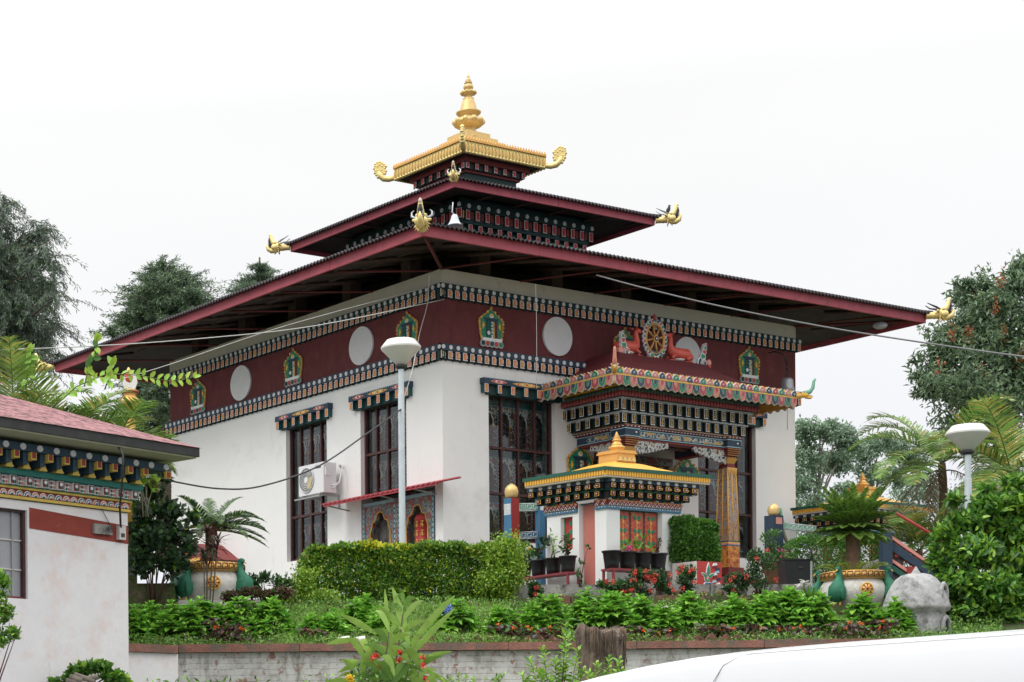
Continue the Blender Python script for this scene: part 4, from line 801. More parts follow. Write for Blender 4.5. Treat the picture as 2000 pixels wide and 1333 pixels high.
# ================================================================== GROUND
def smooth(t): return t*t*(3-2*t)
ws=[-14,-6,0,4,8,14,20,23,25,26,26.9,27.05,27.25,27.5,28,28.5,29,29.5,30,30.5,31,31.5,31.88,31.95,33,36,45,60,110,250,700]
xsx=[-900,-300,-100,-50,-30,-20,-14]+[-10+.5*i for i in range(61)]+[24,30,45,80,200,500,1200]
V=[];F=[]
for w in ws:
    for x in xsx:
        p=cw(x,w); zz=float(np.interp(w,GW,GZ))
        if 27.3<w<31.6: zz+=.03*math.sin(x*2.1+w)+.02*math.sin(x*5.3-w*3)
        V.append((p.x,p.y,zz))
nx=len(xsx)
for j in range(len(ws)-1):
    for i in range(nx-1): k=j*nx+i; F.append((k,k+1,k+nx+1,k+nx))
g=MB(); g.add(V,F,'soil'); o=g.build('ground'); o['kind']='structure'
g=MB(frame((0,0,0),(rtv[0],rtv[1]),(fwv[0],fwv[1]))); inv=g.M.inverted()
def cc(u,w): return (xc_of(u,w),w)
M0=frame((CP[0],CP[1],0),(rtv[0],rtv[1]),(fwv[0],fwv[1]))   # camera-aligned ground frame: local x to the right, local y away
g=MB(M0); g.slab([(-6,3),(14,3),(14,24.6),(-6,24.6)],-3.3,-3.29,'asphalt')
# road sheet follows the slope
g=MB(M0); V=[];F=[]
for j,w in enumerate((-14,0,8,14,20,24.2)):
    zz=float(np.interp(w,GW,GZ))+.006
    V+=[(-14,w,zz),(16,w,zz)]
for j in range(5): F.append((2*j,2*j+1,2*j+3,2*j+2))
g.add(V,F,'asphalt'); o=g.build('road'); o['kind']='structure'
# terrace
ter=MB(M0); ter.slab([(xc_of(1003,31.9),31.9),(xc_of(1545,32.2),32.2),(17,33),(17,60),(-2.2,60),(-2.2,36),(-.3,34.6),(2.0,34.4),(xc_of(1003,31.9),33)],-.95,TZ,'concrete'); o=ter.build('terrace'); o['kind']='structure'
# retaining wall
rw=thing('retaining_wall','long low retaining wall of whitewashed brick with a red cap, plastered at its left end','wall',cw(3,27,-2.5))
b=MB(M0); x0=xc_of(250,26.2); x1=xc_of(349,26.9)
b.slab([(x0,26.2),(x1,26.75),(x1,27.2),(x0,27.0)],-3.0,-1.88,'plaster_old'); b.build('plaster_end',rw)
b=MB(M0); b.slab([(x1+.003,26.9),(14,26.9),(14,27.2),(x1+.003,27.2)],-3.0,-1.86,'brick'); b.build('brick_face',rw)
b=MB(M0); b.slab([(x0,26.12),(x1,26.68),(x1,27.25),(x0,27.1)],-1.876,-1.765,'cap_red')
x=x1+.01
while x<14: L=1.4+random.random()*.9; b.slab([(x,26.8),(x+L-.008,26.8),(x+L-.008,27.28),(x,27.28)],-1.855+random.uniform(-.004,.004),-1.745+random.uniform(-.006,.006),'cap_red'); x+=L
b.build('cap',rw)
# loose stones and brick edging
def rockobj(p,r,label,seed,m='rock',cat='rock'):
    rg=np.random.default_rng(seed); b=MB(); n,mm=14,9; V=[]
    ph=rg.uniform(0,6,6)
    for j in range(mm+1):
        th=math.pi*j/mm
        for i in range(n):
            a=2*math.pi*i/n; q=1+.13*math.sin(2*a+ph[0]+th)+.10*math.sin(3*a*1+ph[1])*math.sin(th)+.08*math.sin(4*th+ph[2]); V.append((p[0]+r[0]*q*math.sin(th)*math.cos(a),p[1]+r[1]*q*math.sin(th)*math.sin(a),p[2]+r[2]*q*math.cos(th)))
    b.add(V,[(j*n+i,j*n+(i+1)%n,(j+1)*n+(i+1)%n,(j+1)*n+i) for j in range(mm) for i in range(n)],m,True)
    o=b.build(cat.replace(' ','_')); tag(o,label,cat); return o
rockobj(G(698,30.6,.05),(.12,.12,.10),'small pale boulder below the left end of the long hedge',3)
rockobj(P(1300,1198,29.6),(.20,.16,.11),'larger light grey boulder between the leafy plants below the flowered bench',5)
rockobj(P(1334,1195,29.7),(.10,.10,.08),'smaller grey boulder right beside the larger one in the flower bed',6)
rockobj(P(1262,1190,29.9),(.22,.18,.10),'dull brown boulder left of the light grey ones in the flower bed',8,'mossy')
def brick_row(name,label,w,u0,u1,step,zoff,tilt,mt,cat,seed):
    rg=random.Random(seed); t=thing(name,label,cat,G((u0+u1)/2,w)); b=MB(); u=u0
    while u<u1:
        p=G(u,w,zoff); a=YAW+rg.uniform(-.2,.2); s=rg.uniform(.8,1.15)
        b.M=frame(p,(math.cos(a),-math.sin(a)))@Matrix.Rotation(R(tilt+rg.uniform(-8,8)),4,'Y'); b.box(-.09*s,.09*s,-.05,.05,-.09,.075*s,mt); u+=step*rg.uniform(.9,1.25)
    b.build('edging_brick',t)
brick_row('brick_edging','row of tilted brown bricks edging the lawn just above the retaining wall',27.6,820,1500,26,.0,45,'brick_edge','edging',1)
st_=thing('stone_step','low mossy row of brown blocks running along the foot of the terrace','edging',G(1200,30.4)); b=MB()
u=1000
rg=random.Random(4)
while u<1545:
    w=30.9; p=G(u,w,.02); L=rg.uniform(.22,.45); b.M=frame(p,(rtv[0],rtv[1])); h=rg.uniform(.10,.15)
    b.box(0,L-.02,-.08,.1,-.2,h,'mossy' if rg.random()<.6 else 'brick_edge'); u+=L*3750/w
b.build('stone_block',st_)
b=MB(); u=1300
ed=thing('round_stones','line of rounded reddish stones set along the terrace edge behind the red flowers','edging',G(1450,31.6))
while u<1560: p=G(u,31.6,.12); b.ell(p,(.07,.07,.08),'brick_edge' if rg.random()<.5 else 'rock',8,6); u+=rg.uniform(20,34)
b.build('edging_stone',ed)
# ================================================================== KIOSKS
def vpdir(v):
    x=(v-CX)/FP; n=math.hypot(x,1); return ((rtv[0]*x+fwv[0])/n,(rtv[1]*x+fwv[1])/n)
KU,KV=vpdir(7400),vpdir(-2700)
def kiosk(base,label):
    K=thing('shrine_kiosk',label,'shrine',base); f=frame(base,KU,KV); LU,LV=1.66,1.28; z1=1.42
    def fr(o,a,b_): # sub frame in kiosk coords: local x along a, local y along b
        O=f@Vector((o[0],o[1],0)); A=Vector((KU[0]*a[0]+KV[0]*a[1],KU[1]*a[0]+KV[1]*a[1])); B=Vector((KU[0]*b_[0]+KV[0]*b_[1],KU[1]*b_[0]+KV[1]*b_[1])); return frame((O.x,O.y,base[2]),A,B)
    front=fr((0,0),(1,0),(0,1)); left=fr((0,LV),(0,-1),(1,0)); right=fr((LU,0),(0,1),(-1,0))
    w=MB(front); wall_holes(w,LU,-.02,1.32,.12,[(.30,1.26,.58,1.22)],'wall_white')
    w.M=left; wall_holes(w,LV,-.02,1.32,.14,[(.36,.70,.60,1.22),(.86,1.16,-.0,1.40)][:1],'wall_white') if False else None
    wall_holes(w,LV,-.02,1.40,.12,[(.30,.56,.66,1.16),(.70,1.04,-.005,1.39)],'wall_white')
    w.M=right; w.add([(0,0,0),(LV,0,0),(LV,0,1.3),(0,0,1.3)],[(0,1,2,3)],'wall_white'); w.M=front; w.add([(0,LV,0),(LU,LV,0),(LU,LV,1.3),(0,LV,1.3)],[(0,1,2,3)],'wall_white')
    w.build('wall',K)
    d=MB(left); d.box(.72,1.04,.09,.115,0,1.37,'door_pink'); d.box(.72,1.04,.02,.09,1.372,1.39,'navy'); d.box(1.0,1.015,.07,.09,.7,.76,'dark_metal'); d.build('door',K)
    d=MB(left); d.box(.30,.56,.09,.115,.66,1.16,'red'); d.box(.30,.32,.08,.09,.66,1.16,'green')
    for z in (.78,.93,1.07): d.prism([(.44+.05*math.cos(R(45*i))*(1 if i%2 else .5),z+.06*math.sin(R(45*i))*(1 if i%2 else .5)) for i in range(8)],.082,.09,'green')
    d.build('shutter',K)
    x=.30; d=MB(front); d.box(.30,1.26,.10,.118,.58,1.22,'dgreen')
    for i in range(3):
        a=.33+i*.315; d.box(a,a+.26,.085,.10,.60,1.20,'panel_scroll'); d.box(a+.12,a+.135,.08,.085,.68,1.12,'gold_paint')
        for z in (1.1,.9,.72):
            for s in (-1,1): d.prism([(a+.13,z),(a+.13+s*.05,z+.05),(a+.13+s*.09,z+.02),(a+.13+s*.05,z-.03)],.077,.085,'green')
            d.disc(a+.13,z-.06,.022,.022,.076,.085,'gold_paint',10)
    d.build('shutter',K)
    # cornice bands and dentils
    for F_,L,hole in ((front,LU,None),(left,LV,(.68,1.06)),(right,LV,None)):
        b=MB(F_)
        segs=[(0,L)] if not hole else [(0,hole[0]),(hole[1],L)]
        if F_ is left: segs=[(-.03,hole[0]),(hole[1],L+.03)]
        for a,c in segs:
            b.box(a-(.0),c,-.03,-.001,1.21,1.285,'blue'); b.box(a,c,-.045,-.001,1.286,1.43,'red' if False else 'dred')
            n=max(2,int((c-a)/.085))
            for i in range(n):
                x=a+(i+.5)*(c-a)/n; b.prism([(x-.036,1.295),(x+.036,1.295),(x,1.36)],-.052,-.045,'white'); b.prism([(x-.018,1.30),(x+.018,1.30),(x,1.34)],-.056,-.052,'dred'); b.prism([(x-.036+.042,1.40),(x+.036+.042,1.40),(x+.042,1.335)],-.052,-.045,'pink')
                b.prism([(x-.035,1.43),(x+.035,1.43),(x+.03,1.45),(x,1.46),(x-.03,1.45)],-.05,-.02,('white','navy','green','red')[i%4])
            b.box(a,c,-.05,-.001,1.405,1.415,'gold_paint')
            for i in range(int((c-a)/.06)): b.box(a+.02+i*.06,a+.05+i*.06,-.034,-.03,1.245,1.262,'white' if i%3 else 'gold_paint')
            b.box(a,c,-.034,-.03,1.275,1.283,'ltblue')
        b.box(-.05,L+.0,-.09,-.001,1.46,1.62,'dteal'); b.box(-.12,L+.08,-.16,-.001,1.62,1.665,'dgreen'); b.box(-.14,L+.10,-.18,-.001,1.666,1.80,'dteal'); b.box(-.20,L+.16,-.24,-.001,1.801,1.89,'navy')
        n=int(L/.185)+1
        dentils(b,-.02,L-.04,1.60,.11,n,.095,.13,'dred','black','gold_paint',False,y=-.03); dentils(b,-.1,L+.06,1.775,.105,n+1,.095,.12,'dred','black','gold_paint',False,y=-.13)
        for i in range(n): x=-.02+(L-.02)*i/(n-1); b.disc(x,1.55,.012,.018,-.178,-.171,'white',6)
        for i in range(n+1): x=-.1+(L+.16)*i/n; b.disc(x,1.72,.012,.018,-.268,-.261,'white',6); b.disc(x,1.845,.042,.042,-.25,-.24,'disc_white',12)
        for i in range(n): x=-.02+(L+.08)*(i+.5)/n; b.disc(x,1.72,.025,.03,-.21,-.2,'gold_paint',8)
        b.build('painted_cornice',K)
    e=MB(f); u0,u1,v0,v1=-.36,LU+.34,-.32,LV+.12
    e.box(u0,u1,v0,v1,1.892,1.93,'cream'); 
    e.box(u0-.03,u1+.03,v0-.03,v1+.03,2.02,2.09,'dgreen'); e.box(u0,u1,v0,v1,1.93,2.02,'gold_yellow')
    n=int((u1-u0)/.055)
    for i in range(n): x=u0+(i+.5)*(u1-u0)/n; e.box(x-.019,x+.019,v0-.02,v0,1.925,2.02,'gold_yellow')
    n=int((v1-v0)/.055)
    for i in range(n): y=v0+(i+.5)*(v1-v0)/n; e.box(u0-.02,u0,y-.019,y+.019,1.925,2.02,'gold_yellow'); e.box(u1,u1+.02,y-.019,y+.019,1.925,2.02,'gold_yellow')
    e.build('eave',K)
    r=MB(f); cu,cv=(u0+u1)/2,(v0+v1)/2; hu,hv=(u1-u0)/2,(v1-v0)/2; V=[];F=[]
    prof=[(1.0,2.091),(.80,2.105),(.64,2.17),(.46,2.26),(.30,2.35),(.17,2.40)]
    for k,z in prof: V+=[(cu-hu*k,cv-hv*k,z),(cu+hu*k,cv-hv*k,z),(cu+hu*k,cv+hv*k,z),(cu-hu*k,cv+hv*k,z)]
    for j in range(len(prof)-1):
        for i in range(4): F.append((4*j+i,4*j+(i+1)%4,4*j+4+(i+1)%4,4*j+4+i))
    F.append((20,21,22,23)); r.add(V,F,'gold_yellow'); r.build('roof',K)
    s=MB(f); 
    for h,z0_,z1_ in ((.20,2.39,2.52),(.225,2.52,2.545),(.21,2.546,2.57)): s.box(cu-h,cu+h,cv-h,cv+h,z0_,z1_,'gold_orange')
    for i in range(4): s.prism([(cu-.2+.1*i,2.41),(cu-.1+.1*i,2.41),(cu-.15+.1*i,2.47)],cv-.225,cv-.21,'gold_bright')
    s.lathe([(.10,2.57),(.085,2.60),(.12,2.63),(.135,2.67),(.12,2.70),(.085,2.72),(.09,2.73),(.075,2.78),(.05,2.82),(.05,2.83),(.075,2.85),(.07,2.87),(.05,2.88),(.065,2.90),(.045,2.92),(.055,2.935),(.035,2.95),(.045,2.965),(.028,2.98),(.035,2.995),(.018,3.01),(.022,3.03),(.004,3.08)],'gold_orange',(cu,cv,0),20,12,.06,(2.6,2.72)); s.build('finial',K)
    return K
kb=cw(xc_of(1188,32.7),32.7,TZ+.005)
K1=kiosk(kb,'small white shrine kiosk with pink door and yellow roof, in front of the temple entrance')
for c in K1.children:                            # fit the storey heights to the measured ones
    for v in c.data.vertices: v.co.z=float(np.interp(v.co.z,[-.1,0,1.222,1.46,1.89,2.09,2.40,2.57,3.08],[-.1,0,1.367,1.54,1.84,2.01,2.25,2.45,2.80]))
kb2=cw(xc_of(1700-18,40.3),40.3,.16)
kb2.z=.10; K2=dup(K1,kb2,'yellow-roofed shrine kiosk partly hidden behind the sago palm on the right')
b=MB(); q=frame(kb2,KU,KV); b.M=q; b.box(-.3,2.0,-.3,1.7,-1.2,-.02,'wall_white'); b.build('plinth',K2); K2.scale=(.93,.93,.93)
# ================================================================== posts and railings
def key_rail(b,x0,x1,z0,z1,h,mt,line,y=0):
    L=x1-x0; n=max(3,int(L/.11))
    b.add([(x0,y-.02,z0),(x1,y-.02,z1),(x1,y-.02,z1+h),(x0,y-.02,z0+h),(x0,y+.02,z0),(x1,y+.02,z1),(x1,y+.02,z1+h),(x0,y+.02,z0+h)],[(0,1,2,3),(5,4,7,6),(3,2,6,7),(1,0,4,5),(0,3,7,4),(2,1,5,6)],mt)
    zz=lambda x,k:z0+(z1-z0)*(x-x0)/L+h*k
    def ln(xa,ka,xb,kb_): b.tube([(xa,y-.024,zz(xa,ka)),(xb,y-.024,zz(xb,kb_))],.0065,line,4)
    ln(x0,.08,x1,.08); ln(x0,.92,x1,.92)
    for i in range(n):
        a=x0+L*i/n; c=L/n; ln(a+c*.05,.25,a+c*.05,.75); ln(a+c*.05,.75,a+c*.75,.75); ln(a+c*.75,.75,a+c*.75,.42); ln(a+c*.75,.42,a+c*.4,.42); ln(a+c*.05,.25,a+c*1.0,.25)
def post(b,x,y,z0,z1,w,faces=('blue','post_red')):
    b.box(x-w/2,x+w/2,y-w/2,y+w/2,z0,z1,faces[1]); b.box(x-w/2-.005,x-w/2-.001,y-w/2,y+w/2,z0,z1,faces[0]); b.box(x-w/2,x+w/2,y-w/2-.005,y-w/2-.001,z0,z1,faces[0] if faces[0]==faces[1] else faces[1])
ra=thing('stair_railing','blue and red railing with golden ball left of the near kiosk','railing',cw(xc_of(1003,34.6),34.6,TZ))
RF=frame(cw(xc_of(1003,34.6),34.6,0),KU,KV); px_=3750/34.6
b=MB(RF); zt=-3.42+(1494-980)/px_; post(b,0,0,TZ,zt,.17); b.box(-.09,-.088,-.075,.08,zt-.3,zt-.1,'white'); b.disc(.0,.0,.0001,.0001,0,.001,'blue',3); b.build('post',ra)
b=MB(RF); b.lathe([(.05,0),(.10,.02),(.105,.06),(.115,.12),(.10,.19),(.06,.24),(.012,.27)],'gold',(0,0,zt),20); b.build('ball_finial',ra)
b=MB(RF); zb=-3.42+(1494-1003)/px_; key_rail(b,.09,.62,zb-.02,zb+.02,.15,'ltgreen','white',.02); b.build('upper_rail',ra)
b=MB(RF); zb=-3.42+(1494-1058)/px_; key_rail(b,.09,.62,zb-.02,zb+.03,.14,'blue','white',.02); b.build('lower_rail',ra)
b=MB(RF); zb=-3.42+(1494-1100)/px_; key_rail(b,-.1,.62,zb,zb+.02,.13,'ltgreen','white',.02)
for i in range(5): b.ell((.0+.13*i,.0,zb+.2),(.04,.03,.05),'yellow',8,6)
b.build('bottom_rail',ra)
b=MB(RF); post(b,.66,.0,TZ,-3.42+(1494-978)/px_,.11,('blue','blue')); b.box(.60,.72,-.062,-.06,-3.42+(1494-1000)/px_,-3.42+(1494-985)/px_,'white'); b.build('side_post',ra)
rb=thing('stair_railing','dark blue railing with golden ball and turquoise rail, right of the steps','railing',cw(xc_of(1515,36.5),36.5,TZ))
RF=frame(cw(xc_of(1515,36.5),36.5,0),KU,KV); k_=3750/36.5; hz=lambda v:-3.42+(1494-v)/k_
b=MB(RF); post(b,0,0,-.6,hz(1018),.22,('navy','navy')); b.box(-.08,.08,-.116,-.111,hz(1035),hz(1022),'pink'); b.build('post',rb)
b=MB(RF); b.lathe([(.05,0),(.09,.02),(.095,.05),(.105,.11),(.09,.17),(.05,.21),(.01,.24)],'gold',(0,0,hz(1018)),20); b.build('ball_finial',rb)
b=MB(RF); key_rail(b,.25,1.1,hz(1043),hz(1045),.13,'ltgreen','white',.0); key_rail(b,.13,.9,hz(1080),hz(1078),.1,'blue','white',.0); b.build('rail',rb)
b=MB(RF); b.add([(.12,-.03,hz(1002)),(.17,-.03,hz(1003)),(.27,-.03,hz(1040)),(.22,-.03,hz(1042)),(.12,.03,hz(1002)),(.17,.03,hz(1003)),(.27,.03,hz(1040)),(.22,.03,hz(1042))],[(0,1,2,3),(7,6,5,4),(0,4,5,1),(1,5,6,2),(2,6,7,3),(3,7,4,0)],'ltgreen'); b.tube([(.22,0,hz(1040)),(.40,0,hz(1085))],.03,'bark_pale',6); b.build('bent_handrail',rb)
# stair with banister on the far right
sb=thing('stair_banister','steep red and dark blue stair banister with carved posts behind the stone oven','stairs',cw(xc_of(1775,33.5),33.5,-.6))
F2=frame(cw(xc_of(1733,33.5),33.5,0),(rtv[0],rtv[1])); k_=3750/33.5; hz=lambda v:-3.42+(1494-v)/k_
b=MB(F2); b.box(-.08,.08,-.1,.1,-.9,hz(1055),'navy'); b.box(.35,.5,-.1,.1,-.9,hz(1120),'sred'); b.build('post',sb)
b=MB(F2); 
for dz,h,m in ((0,.06,'pink'),(-.1,.16,'navy'),(-.40,.06,'pink'),(-.5,.10,'dgreen')):
    b.add([(.08,-.05,hz(1058)+dz),(1.25,-.05,hz(1150)+dz),(1.25,.05,hz(1150)+dz),(.08,.05,hz(1058)+dz),(.08,-.05,hz(1058)+dz-h),(1.25,-.05,hz(1150)+dz-h),(1.25,.05,hz(1150)+dz-h),(.08,.05,hz(1058)+dz-h)],[(0,1,2,3),(7,6,5,4),(0,4,5,1),(3,2,6,7)],m)
b.tube([(.2,0,hz(1015)),(1.3,0,hz(1090))],.028,'sred',6)
for i in range(6): b.box(.15+i*.17,.22+i*.17,-.03,.03,hz(1060)-.36-.13*i*.6,hz(1060)-.1-.1*i,'sred')
b.build('handrail',sb)
b=MB(F2)
for i in range(5): b.box(.1+.25*i,.35+.25*i,.1,1.6,-1.0,hz(1075)-.19*i-.2,'concrete')
b.build('step',sb)
# ================================================================== planter, benches, pots
def benchfn(O,ax,L,label,u0=0):
    t=thing('bench',label,'bench',O); f=frame(O,ax); b=MB(f); b.box(0,L,0,.28,.265,.30,'bench_red'); 
    b.build('bench_top',t)
    for x,y in ((.02,.02),(.02,.26),(L-.05,.02),(L-.05,.26)):
        b=MB(f); b.box(x,x+.035,y-.02,y+.015,0,.264,'bench_red'); b.build('leg',t)
    return t,f
def pot(p,r,h,label,grp):
    t=thing('flower_pot',label,'flower pot',p,grp); b=MB(frame(p,(rtv[0],rtv[1]))); b.lathe([(r*.70,0),(r*.75,h*.3),(r*.9,h*.92),(r*1.0,h*.92),(r*1.02,h),(r*.92,h),(r*.85,h*.85)],'pot_black',(0,0,0),24,12,.03); b.build('pot_body',t)
    b=MB(frame(p,(rtv[0],rtv[1]))); b.lathe([(r*.86,h*.8),(r*.86,h*.86)],'soil',(0,0,0),16); b.build('soil_fill',t); return t
pb=cw(xc_of(1199,32.25),32.25,TZ+.003); BR,bf=benchfn(pb,KU,1.30,'low dark red bench carrying four black pots, below the kiosk window')
pl=cw(xc_of(1113,32.8),32.8,TZ+.003); BL,bf2=benchfn(pl,(-KV[0],-KV[1]),.1,'x') if False else (None,None)
O2=cw(xc_of(1008,34.0),34.0,TZ+.003); d2=(pl-O2); L2=d2.length; d2n=d2.normalized(); BL,bf2=benchfn(O2,(d2n.x,d2n.y),L2,'low dark red bench carrying black pots, left of the kiosk door')
labs=['leftmost black pot of the four on the bench below the kiosk window','black pot with green and pink blooms, second from the left on the window bench','black pot with tall green leafy sprigs, third on the window bench','rightmost black pot on the window bench, holding a small dark plant']
PR=[]
for i in range(4): p=bf@Vector((.11+i*.345,.14,.302)); PR.append(p); pot(p,.165,.30,labs[i],'black pots on the benches')
labs=['black pot farthest from the kiosk door on the left bench','second black pot from the far end of the left bench','third black pot on the left bench, with thin stems','black pot nearest the kiosk door on the left bench, with a leafy shrub']
PL=[]
for i in range(4): p=bf2@Vector((.10+i*(L2-.25)/3,.13,.302)); PL.append(p); pot(p,.155,.28,labs[i],'black pots on the benches')
pk=thing('planter_box','square planter painted red with a leaf motif and white on its left side','planter',cw(xc_of(1385,33.3),33.3,TZ)); O=cw(xc_of(1364,32.9),32.9,TZ+.003); f=frame(O,KU,KV)
b=MB(f); b.box(0,.56,0,.50,0,.47,'urn_white'); b.box(.0,.56,-.012,-.001,0,.47,'red'); b.box(.561,.572,0,.5,0,.47,'red'); b.box(.03,.53,.03,.47,.47,.475,'soil')
b.build('box',pk)
b=MB(f)
def lf2(x,z,a,L,W,m,y=-.02): 
    c,s=math.cos(a),math.sin(a); pts=[(0,0),(.25,.5),(.6,.42),(1,0),(.6,-.42),(.25,-.5)]; b.prism([(x+L*p*c-W*q*s,z+L*p*s+W*q*c) for p,q in pts],y-.004,-.0125,m)
for x,z,a,L,W in ((.23,.22,R(85),.24,.09),(.21,.2,R(150),.16,.06),(.25,.2,R(30),.16,.06),(.22,.12,R(60),.13,.05),(.2,.12,R(120),.12,.05)): lf2(x,z,a,L,W,'white'); lf2(x,z,a,L*.86,W*.7,'green',-.026); 
for s in (-1,1): b.tube([(.23+s*(.03+.05*math.cos(q)),-.02,.06+.04*math.sin(q)) for q in [i*.5-1 for i in range(9)]],.014,'blue',5); b.tube([(.23+s*(.03+.065*math.cos(q)),-.018,.06+.052*math.sin(q)) for q in [i*.5-1 for i in range(9)]],.008,'white',4)
b.disc(.23,.18,.035,.04,-.026,-.012,'salmon',10)
for i in range(9): rr=random.Random(i); x=.42+rr.uniform(-.05,.07); z=.06+i*.042; b.prism([(x-.06,z),(x+.05,z+.02),(x+.03,z+.06),(x-.03,z+.05)],-.02-.001*i,-.012,('white','ltblue','navy','dred')[i%4])
b.ell((.40,-.03,.05),(.035,.02,.04),'yellow',8,6)
b.build('painted_motif',pk)
# brown glazed pot and black bin near the steps
bp2=thing('flower_pot','brown glazed pot of pink flowers standing left of the black bin','flower pot',P(1511,1118,34.2)); b=MB(frame(P(1511,1122,34.2),(rtv[0],rtv[1]))); b.lathe([(.12,-.35),(.14,-.34),(.15,-.02),(.16,.0),(.2,.12),(.225,.2),(.235,.225),(.2,.23)],'brown_pot',(0,0,0),24); b.build('pot_body',bp2)
bn=thing('bin','tall square black plastic bin with small handle slot, beside the steps','bin',P(1550,1160,32.9)); b=MB(frame(P(1552,1158,32.9),(rtv[0],rtv[1]))); b.frust((-.20,.20,-.18,.18),(-.235,.235,-.2,.2),0,.54,'pot_black'); b.box(-.25,.25,-.215,.215,.54,.56,'pot_black'); b.box(-.0,.07,-.212,-.20,.40,.43,'dark_metal'); b.box(.2,.23,-.21,-.19,0.02,.52,'ac_grey'); b.build('bin_body',bn)
# ================================================================== big urns with green birds
def urn(p,k,label,gl):
    t=thing('urn',label,'urn',p); f=frame(p,(rtv[0],rtv[1])); f=f@Matrix.Scale(k,4)
    b=MB(f); b.lathe([(.42,0),(.44,.02),(.50,.12),(.53,.22),(.51,.32),(.46,.40),(.445,.43)],'urn_white',(0,0,0),36); b.lathe([(.445,.43),(.50,.44),(.50,.56),(.46,.565),(.44,.55)],'gold_orange',(0,0,0),36); b.lathe([(.44,.54),(.44,.545)],'soil',(0,0,0),24); b.build('urn_body',t)
    b=MB(f)
    for i in range(30):
        a0=2*math.pi*i/30; a1=2*math.pi*(i+.75)/30; r=.505
        def s(a,b_,z0,z1): b.tube([(r*math.cos(a),r*math.sin(a),z0),(r*math.cos(b_),r*math.sin(b_),z1)],.006,'brown_pot',4)
        s(a0,a1,.54,.54); s(a1,a1,.54,.485); s(a1,a0+.06,.485,.485); s(a0,a0,.54,.46); s(a0,a0+2*math.pi/30,.46,.46)
    b.build('key_border',t)
    b=MB(f@Matrix.Rotation(R(-90-8),4,'Z')); 
    b.M=f; b.ell((.02,-.525,.25),(.085,.03,.085),'gold_orange',16,8); b.tube([(.02+.095*math.cos(a),-.525,.25+.095*math.sin(a)) for a in [i*math.pi/8 for i in range(17)]],.014,'gold_paint',5,False)
    for i in range(8): a=i*math.pi/4; b.tube([(.02,-.55,.25),(.02+.085*math.cos(a),-.54,.25+.085*math.sin(a))],.01,'dred',4)
    b.build('wheel_emblem',t)
    for ang in (-135,-35,60,150):
        a=R(ang); g=MB(f@frame((.50*math.cos(a),.50*math.sin(a),.0),(math.cos(a),math.sin(a))))
        g.tube([(.07,0,.06),(.10,0,.16),(.09,0,.27),(.04,0,.36),(.01,0,.44),(.0,0,.53),(.02,0,.57)],[.06,.115,.13,.085,.055,.05,.045],'bird_green',14); g.ell((.03,0,.58),(.06,.045,.045),'bird_green',12,8); g.tube([(.07,0,.57),(.12,0,.54)],[.018,.004],'gold_paint',6)
        for s_ in (-1,1): g.ell((.08,s_*.10,.20),(.09,.035,.13),'bird_green',12,8); g.tube([(.08,s_*.04,.06),(.09,s_*.05,.0)],[.02,.02],'gold_paint',5)
        g.tube([(.05,0,.10),(-.0,0,.02)],[.05,.02],'bird_green',8); g.build('green_bird',t)
    return t,f
UR=P(1667,1187,30.2); UL=P(412,1178,31.2)
urn(UR,.98,'white urn with green birds holding the round sago palm on the right',0)
urn(UL,1.1,'white urn with a key border and green birds, against the left wall of the temple',0)
b=MB(M0); x,w=cc(1630,30.3); b.slab([(xc_of(1545,30),29.7),(xc_of(1735,30),29.7),(xc_of(1735,30),31),(xc_of(1545,30),31)],-1.4,UR.z-.003,'mossy'); o=b.build('urn_platform'); tag(o,'low mossy stone platform carrying the right hand urn','platform')
b=MB(M0); b.slab([(xc_of(350,31),30.6),(xc_of(480,31),30.6),(xc_of(480,31),31.9),(xc_of(350,31),31.9)],-1.4,UL.z-.003,'urn_white'); o=b.build('urn_platform'); tag(o,'low white block carrying the left hand urn','platform')
b=MB(M0); b.slab([(xc_of(255,30.4),30.4),(xc_of(345,30.4),30.4),(xc_of(345,30.4),30.8),(xc_of(255,30.4),30.8)],-1.5,-.55,'mossy'); o=b.build('garden_wall'); tag(o,'dark weathered stub wall under the big-leaved shrub on the left','wall')
# ================================================================== stone oven
so=thing('stone_oven','grey domed stone incense oven with pointed tip and side openings','oven',P(1790,1245,28.6)); f=frame(P(1790,1245,28.6),(rtv[0],rtv[1])); b=MB(f)
n=28; prof=[(.40,-.1),(.42,.05),(.41,.3),(.40,.36),(.475,.40),(.475,.45),(.45,.55),(.41,.66),(.355,.77),(.29,.86),(.21,.92),(.12,.945),(.07,.95),(.05,.98),(.02,1.03),(.008,1.05)]
b.lathe(prof,'stone_grey',(0,0,0),28); b.build('dome',so)
b=MB(f); rim=MB(f)
for zc,h,w_,o in ((.15,.13,.115,.375),(.62,.15,.11,.345)):
    fm=f@frame((o*math.cos(R(-42)),o*math.sin(R(-42)),zc),(-math.sin(R(-42)),math.cos(R(-42)))); b.M=fm; rim.M=fm
    arch=[(-w_,-h),(w_,-h),(w_,h*.35),(w_*.6,h*.8),(0,h),(-w_*.6,h*.8),(-w_,h*.35)]
    b.prism(arch,-.05,.1,'black'); rim.tube([(x,-.055,z) for x,z in arch]+[(-w_,-.055,-h)],.035,'stone_grey',7)
b.build('opening',so); rim.build('opening_rim',so)
